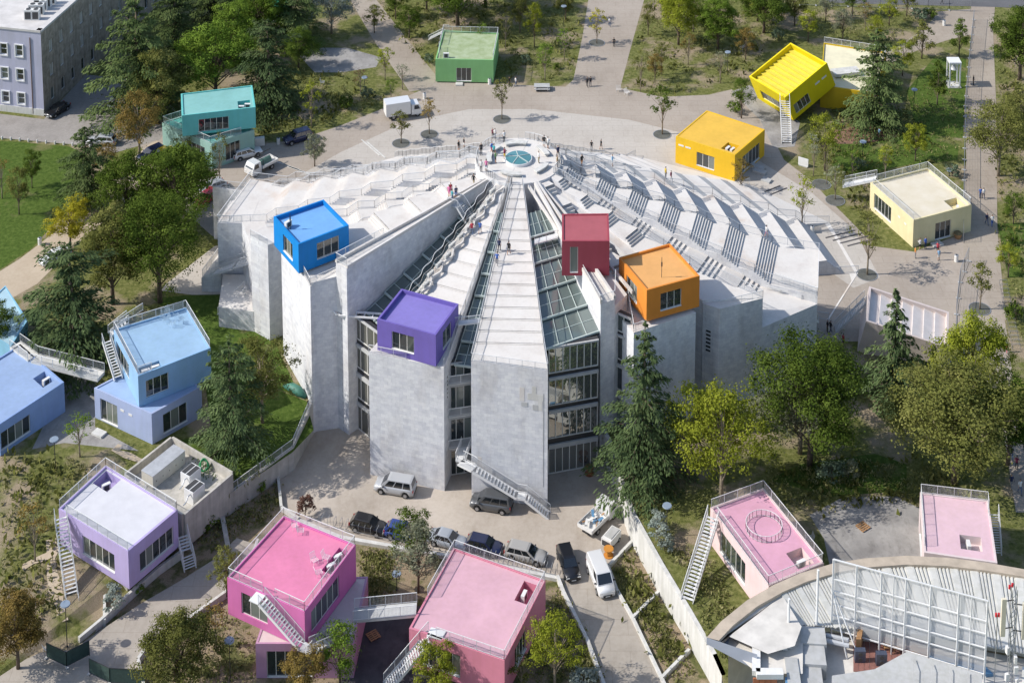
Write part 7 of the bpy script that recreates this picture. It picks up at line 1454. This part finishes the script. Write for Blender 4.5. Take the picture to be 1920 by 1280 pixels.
# ================================================================ PEOPLE
SK = mat('skin', (.48, .28, .19), .6, .0); mat('hair_dark', (.02, .014, .010), .7, .0); mat('shoe_dark', (.03, .03, .03), .6, .0)
CLO = {'black': (.015, .015, .017), 'white': (.66, .65, .63), 'navy': (.02, .03, .08), 'blue': (.05, .13, .42), 'red': (.42, .03, .05), 'pink': (.58, .14, .30), 'orange': (.60, .24, .05), 'yellow': (.58, .42, .06), 'teal': (.05, .30, .33), 'grey': (.22, .22, .23), 'tan': (.42, .30, .17), 'maroon': (.16, .02, .05), 'sky': (.25, .42, .58), 'denim': (.07, .11, .20), 'khaki': (.30, .25, .16), 'green': (.10, .20, .08)}
for k, c in CLO.items(): mat('cloth_' + k, c, .85, .06, 6)
def person_mesh(name, legs, arms, shorts):
    """skeleton -> skin modifier -> one continuous body"""
    V = [(0, 0, .95, .125, .15), (0, 0, 1.12, .115, .145), (0, .01, 1.32, .125, .175), (0, .01, 1.44, .085, .12), (0, .0, 1.52, .052, .055), (0, -.02, 1.60, .078, .072), (0, -.02, 1.70, .085, .08), (0, -.01, 1.76, .05, .05)]
    E_ = [(i, i + 1) for i in range(7)]
    for s, (kn, an) in ((1, legs[0]), (-1, legs[1])):
        b = len(V); V += [(s * .095, 0, .90, .095, .09), (s * .10, kn[0], kn[1], .062, .062), (s * .10, an[0], an[1], .042, .045), (s * .10, an[0] - .02, max(.045, an[1] - .06), .045, .05), (s * .11, an[0] - .16, max(.04, an[1] - .07), .035, .045)]; E_ += [(0, b), (b, b + 1), (b + 1, b + 2), (b + 2, b + 3), (b + 3, b + 4)]
    for s, (el, wr) in ((1, arms[0]), (-1, arms[1])):
        b = len(V); V += [(s * .19, .01, 1.40, .055, .055), (s * el[0], el[1], el[2], .042, .042), (s * wr[0], wr[1], wr[2], .03, .03), (s * (wr[0] + .0), wr[1] - .03, wr[2] - .09, .032, .02), (s * (wr[0] - .005), wr[1] - .05, wr[2] - .16, .014, .014)]; E_ += [(2, b), (b, b + 1), (b + 1, b + 2), (b + 2, b + 3), (b + 3, b + 4)]
    me = bpy.data.meshes.new(name); me.from_pydata([v[:3] for v in V], E_, []); o = bpy.data.objects.new(name, me); COL.objects.link(o)
    md = o.modifiers.new('skin', 'SKIN'); sv = me.skin_vertices[0].data
    for i, v in enumerate(V): sv[i].radius = (v[3], v[4]); sv[i].use_root = (i == 0)
    o.modifiers.new('sub', 'SUBSURF').levels = 1
    bpy.context.view_layer.update(); dg = bpy.context.evaluated_depsgraph_get(); r = bpy.data.meshes.new_from_object(o.evaluated_get(dg)); bpy.data.objects.remove(o, do_unlink=True)
    r.materials.clear()
    for m in ('skin', 'hair_dark', 'cloth_white', 'cloth_denim', 'shoe_dark'): r.materials.append(MATS[m])
    for p in r.polygons:
        c = p.center; z = c.z; p.use_smooth = True
        if z > 1.47: i = 1 if (z > 1.70 or (c.y > .01 and z > 1.55)) else 0
        elif z > .93 and abs(c.x) < .225: i = 2
        elif abs(c.x) > .2 and z > .62: i = 2 if z > 1.16 else 0
        elif z < .10: i = 4
        elif z < (.52 if shorts else .0): i = 0
        else: i = 3
        p.material_index = i
    return r
ST = ((((0, .5), (0, .09)), ((0, .5), (0, .09))), (((.24, .02, 1.13), (.25, -.04, .90)), ((.24, .02, 1.13), (.25, -.04, .90))))
WK = ((((-.13, .52), (-.24, .10)), ((.05, .50), (.30, .13))), (((.24, .12, 1.15), (.25, .10, .92)), ((.24, -.08, 1.15), (.25, -.22, .95))))
W2 = ((((.06, .50), (.24, .12)), ((-.10, .52), (-.16, .10))), (((.24, -.06, 1.15), (.22, -.24, 1.02)), ((.24, .1, 1.14), (.25, .08, .92))))
PH_ = ((((0, .5), (0, .09)), ((-.04, .5), (-.05, .09))), (((.25, -.06, 1.16), (.12, -.28, 1.28)), ((.24, -.05, 1.16), (.10, -.27, 1.27))))
PM = [person_mesh('person_%d' % i, a, b, sh) for i, (a, b, sh) in enumerate(((ST[0], ST[1], False), (WK[0], WK[1], False), (W2[0], W2[1], True), (PH_[0], PH_[1], True), (ST[0], ST[1], True), (W2[0], W2[1], False)))]
_sv, _sf = [], []
for _o in COL.objects:
    if _o.type == 'MESH' and _o.parent is not None and _o.name.split('.')[0] in ('terrace_landing', 'stair_flight', 'summit_platform', 'fin_wall', 'link_roof'):
        _b = len(_sv); _sv += [v.co.copy() for v in _o.data.vertices]; _sf += [tuple(i + _b for i in p.vertices) for p in _o.data.polygons]
_pb = BVHTree.FromPolygons(_sv, _sf)
def on_pyramid(x, y):
    o = Vector((0, CAMY, CAMH)); h = _pb.ray_cast(o, (px(x, y, 0) - o).normalized())[0]
    if h is None: return pg(x, y)
    d = _pb.ray_cast(Vector((h.x, h.y + .02, 40)), Vector((0, 0, -1)))[0]
    return d if d is not None and d.z < h.z + 1 else h
def person(x, y, pose, rz, shirt, pants, lb, pyr_=False, hair='hair_dark'):
    p = on_pyramid(x, y) if pyr_ else pg(x, y); o = link('person', PM[pose]); o.location = p; o.rotation_euler = (0, 0, rz); sc = .97 + .07 * rnd.random(); o.scale = (sc, sc, sc); setp(o, lb, 'person')
    for i, m in ((2, 'cloth_' + shirt), (3, 'cloth_' + pants), (1, hair)): o.material_slots[i].link = 'OBJECT'; o.material_slots[i].material = MATS[m]
PE = [ # on the pyramid
 (860, 284, 4, 1.0, 'black', 'grey', 'person in black top and grey shorts on the left terrace rail', 1), (870, 277, 4, 2.0, 'black', 'white', 'person in black top and pale shorts behind the left terrace', 1), (902, 291, 0, .4, 'black', 'black', 'person all in black at the left of the summit', 1), (922, 288, 2, 1.2, 'blue', 'red', 'person in blue top and red shorts left of the dome', 1),
 (926, 293, 5, 2.5, 'teal', 'black', 'person in teal top near the left bench on the summit', 1), (929, 306, 3, 1.7, 'green', 'black', 'person in green top beside the left bench', 1), (946, 299, 3, 2.2, 'maroon', 'yellow', 'person in maroon top with yellow shorts at the dome edge', 1), (902, 324, 0, 3.0, 'white', 'black', 'person in white top and black trousers at the front left of the summit', 1), (912, 321, 4, 2.9, 'pink', 'denim', 'person in pink shirt at the front left of the summit', 1),
 (888, 349, 1, 2.6, 'black', 'khaki', 'person in black walking down the left walkway', 1), (945, 267, 0, 3.4, 'white', 'black', 'person in white at the back railing of the summit', 1), (924, 259, 0, .3, 'maroon', 'black', 'person in dark red at the back left corner of the summit', 1), (928, 260, 0, 2.9, 'white', 'denim', 'person in white beside the one in dark red', 1), (1020, 277, 4, 3.0, 'black', 'white', 'person in black top and white shorts at the back right of the summit', 1), (1027, 279, 3, 2.0, 'white', 'grey', 'person in white shirt at the back right of the summit', 1),
 (1010, 306, 0, 1.9, 'white', 'khaki', 'person in white shirt right of the glass dome', 1), (1046, 296, 1, .5, 'navy', 'black', 'person in navy at the right rail of the summit', 1), (1045, 315, 4, 1.2, 'tan', 'black', 'person in tan shirt at the right front of the summit', 1), (1091, 312, 2, .8, 'black', 'orange', 'person in black and orange on the right stair', 1), (1148, 312, 3, 1.2, 'sky', 'white', 'person in pale blue and white on the right ramp', 1), (1248, 335, 0, 2.0, 'yellow', 'grey', 'person in yellow on the right ramp', 1), (1258, 341, 1, 1.0, 'maroon', 'white', 'person in dark top and light trousers behind the one in yellow', 1), (1437, 445, 2, 2.2, 'white', 'pink', 'person in white sitting height on the far right steps', 1),
 (842, 373, 4, 2.8, 'pink', 'pink', 'person in pink dress at the head of the grey stair', 1), (848, 378, 0, 2.0, 'teal', 'denim', 'person in turquoise top at the head of the grey stair', 1), (855, 372, 4, 3.5, 'navy', 'blue', 'person in navy top and blue shorts at the head of the grey stair', 1), (845, 369, 0, .5, 'red', 'navy', 'person half hidden in the group at the grey stair', 1), (885, 440, 1, 3.2, 'red', 'denim', 'person in red top walking down the violet cube fin', 1), (900, 438, 2, 2.9, 'blue', 'navy', 'person in blue top walking down the violet cube fin', 1),
 (936, 472, 5, 2.9, 'navy', 'black', 'person in navy walking down the front fin', 1), (954, 477, 2, 2.8, 'black', 'black', 'person in black walking down the front fin', 1), (932, 497, 1, 3.0, 'blue', 'grey', 'person in blue shirt furthest down the front fin', 1),
 # on the plaza
 (1109, 283, 0, 3.0, 'black', 'grey', 'person in black standing behind the right ramp', 0), (1127, 280, 2, 2.0, 'black', 'black', 'person in black dress walking behind the right ramp', 0), (955, 162, 0, 1.0, 'black', 'black', 'person in black beside the green pavilion', 0), (967, 162, 1, 1.8, 'white', 'denim', 'person in white beside the green pavilion', 0), (1101, 163, 1, 3.0, 'black', 'black', 'left of two people in black at the foot of the upper path', 0), (1107, 162, 5, 3.0, 'black', 'navy', 'right of two people in black at the foot of the upper path', 0),
 (1143, 50, 1, 3.1, 'white', 'denim', 'person in white high on the upper path', 0), (1151, 88, 0, 3.0, 'black', 'black', 'person in black on the upper path beside the grate', 0), (1716, 484, 0, 1.5, 'orange', 'grey', 'person in orange at the corner of the cream pavilion', 0), (1725, 468, 3, 4.0, 'white', 'black', 'person in white at the wall of the cream pavilion', 0), (1735, 466, 0, .5, 'blue', 'navy', 'person in blue at the wall of the cream pavilion', 0), (1758, 475, 2, 3.0, 'red', 'black', 'person in red in front of the cream pavilion door', 0), (1760, 488, 4, .2, 'sky', 'white', 'person in pale blue and white in front of the cream pavilion', 0),
 (1838, 372, 0, 3.2, 'blue', 'denim', 'person in blue of the couple on the right footpath', 0), (1844, 373, 1, 3.2, 'white', 'navy', 'person in white of the couple on the right footpath', 0), (1850, 421, 1, .2, 'navy', 'denim', 'person in navy in the shade of the cream pavilion', 0), (1860, 424, 5, .2, 'white', 'blue', 'person in white and blue walking in the shade on the footpath', 0), (1859, 60, 0, 3.0, 'black', 'black', 'person in black at the top of the right footpath', 0), (1825, 160, 0, 1.0, 'black', 'black', 'person in black at the mesh fence', 0), (1648, 258, 3, 2.0, 'sky', 'denim', 'person in pale blue on the red soil under the cedar', 0),
 (1886, 660, 1, 2.9, 'white', 'red', 'person in white and red on the right footpath below the grate', 0), (1861, 674, 0, 2.0, 'teal', 'navy', 'person in teal in the shade right of the lime tree', 0), (1551, 622, 0, 1.0, 'black', 'black', 'left person in black below the right terrace stairs', 0), (1557, 624, 1, 2.0, 'black', 'navy', 'right person in black below the right terrace stairs', 0), (1581, 648, 4, 2.0, 'red', 'black', 'person in red below the tilted blush pavilion stairs', 0),
 (1896, 862, 1, 3.0, 'black', 'denim', 'person in black on the shaded pavement at the right edge', 0), (1906, 880, 0, 2.6, 'maroon', 'black', 'person in maroon on the shaded pavement at the right edge', 0), (1896, 915, 5, .3, 'navy', 'grey', 'person in navy lowest on the right pavement', 0), (1912, 925, 1, .1, 'white', 'denim', 'person in white lowest at the right edge', 0), (1766, 8, 1, 1.5, 'white', 'black', 'person in white on the street at the top right', 0),
]
for x, y, po, rz, sh, pa_, lb, on in PE: person(x, y, po, rz, sh, pa_, lb, bool(on))
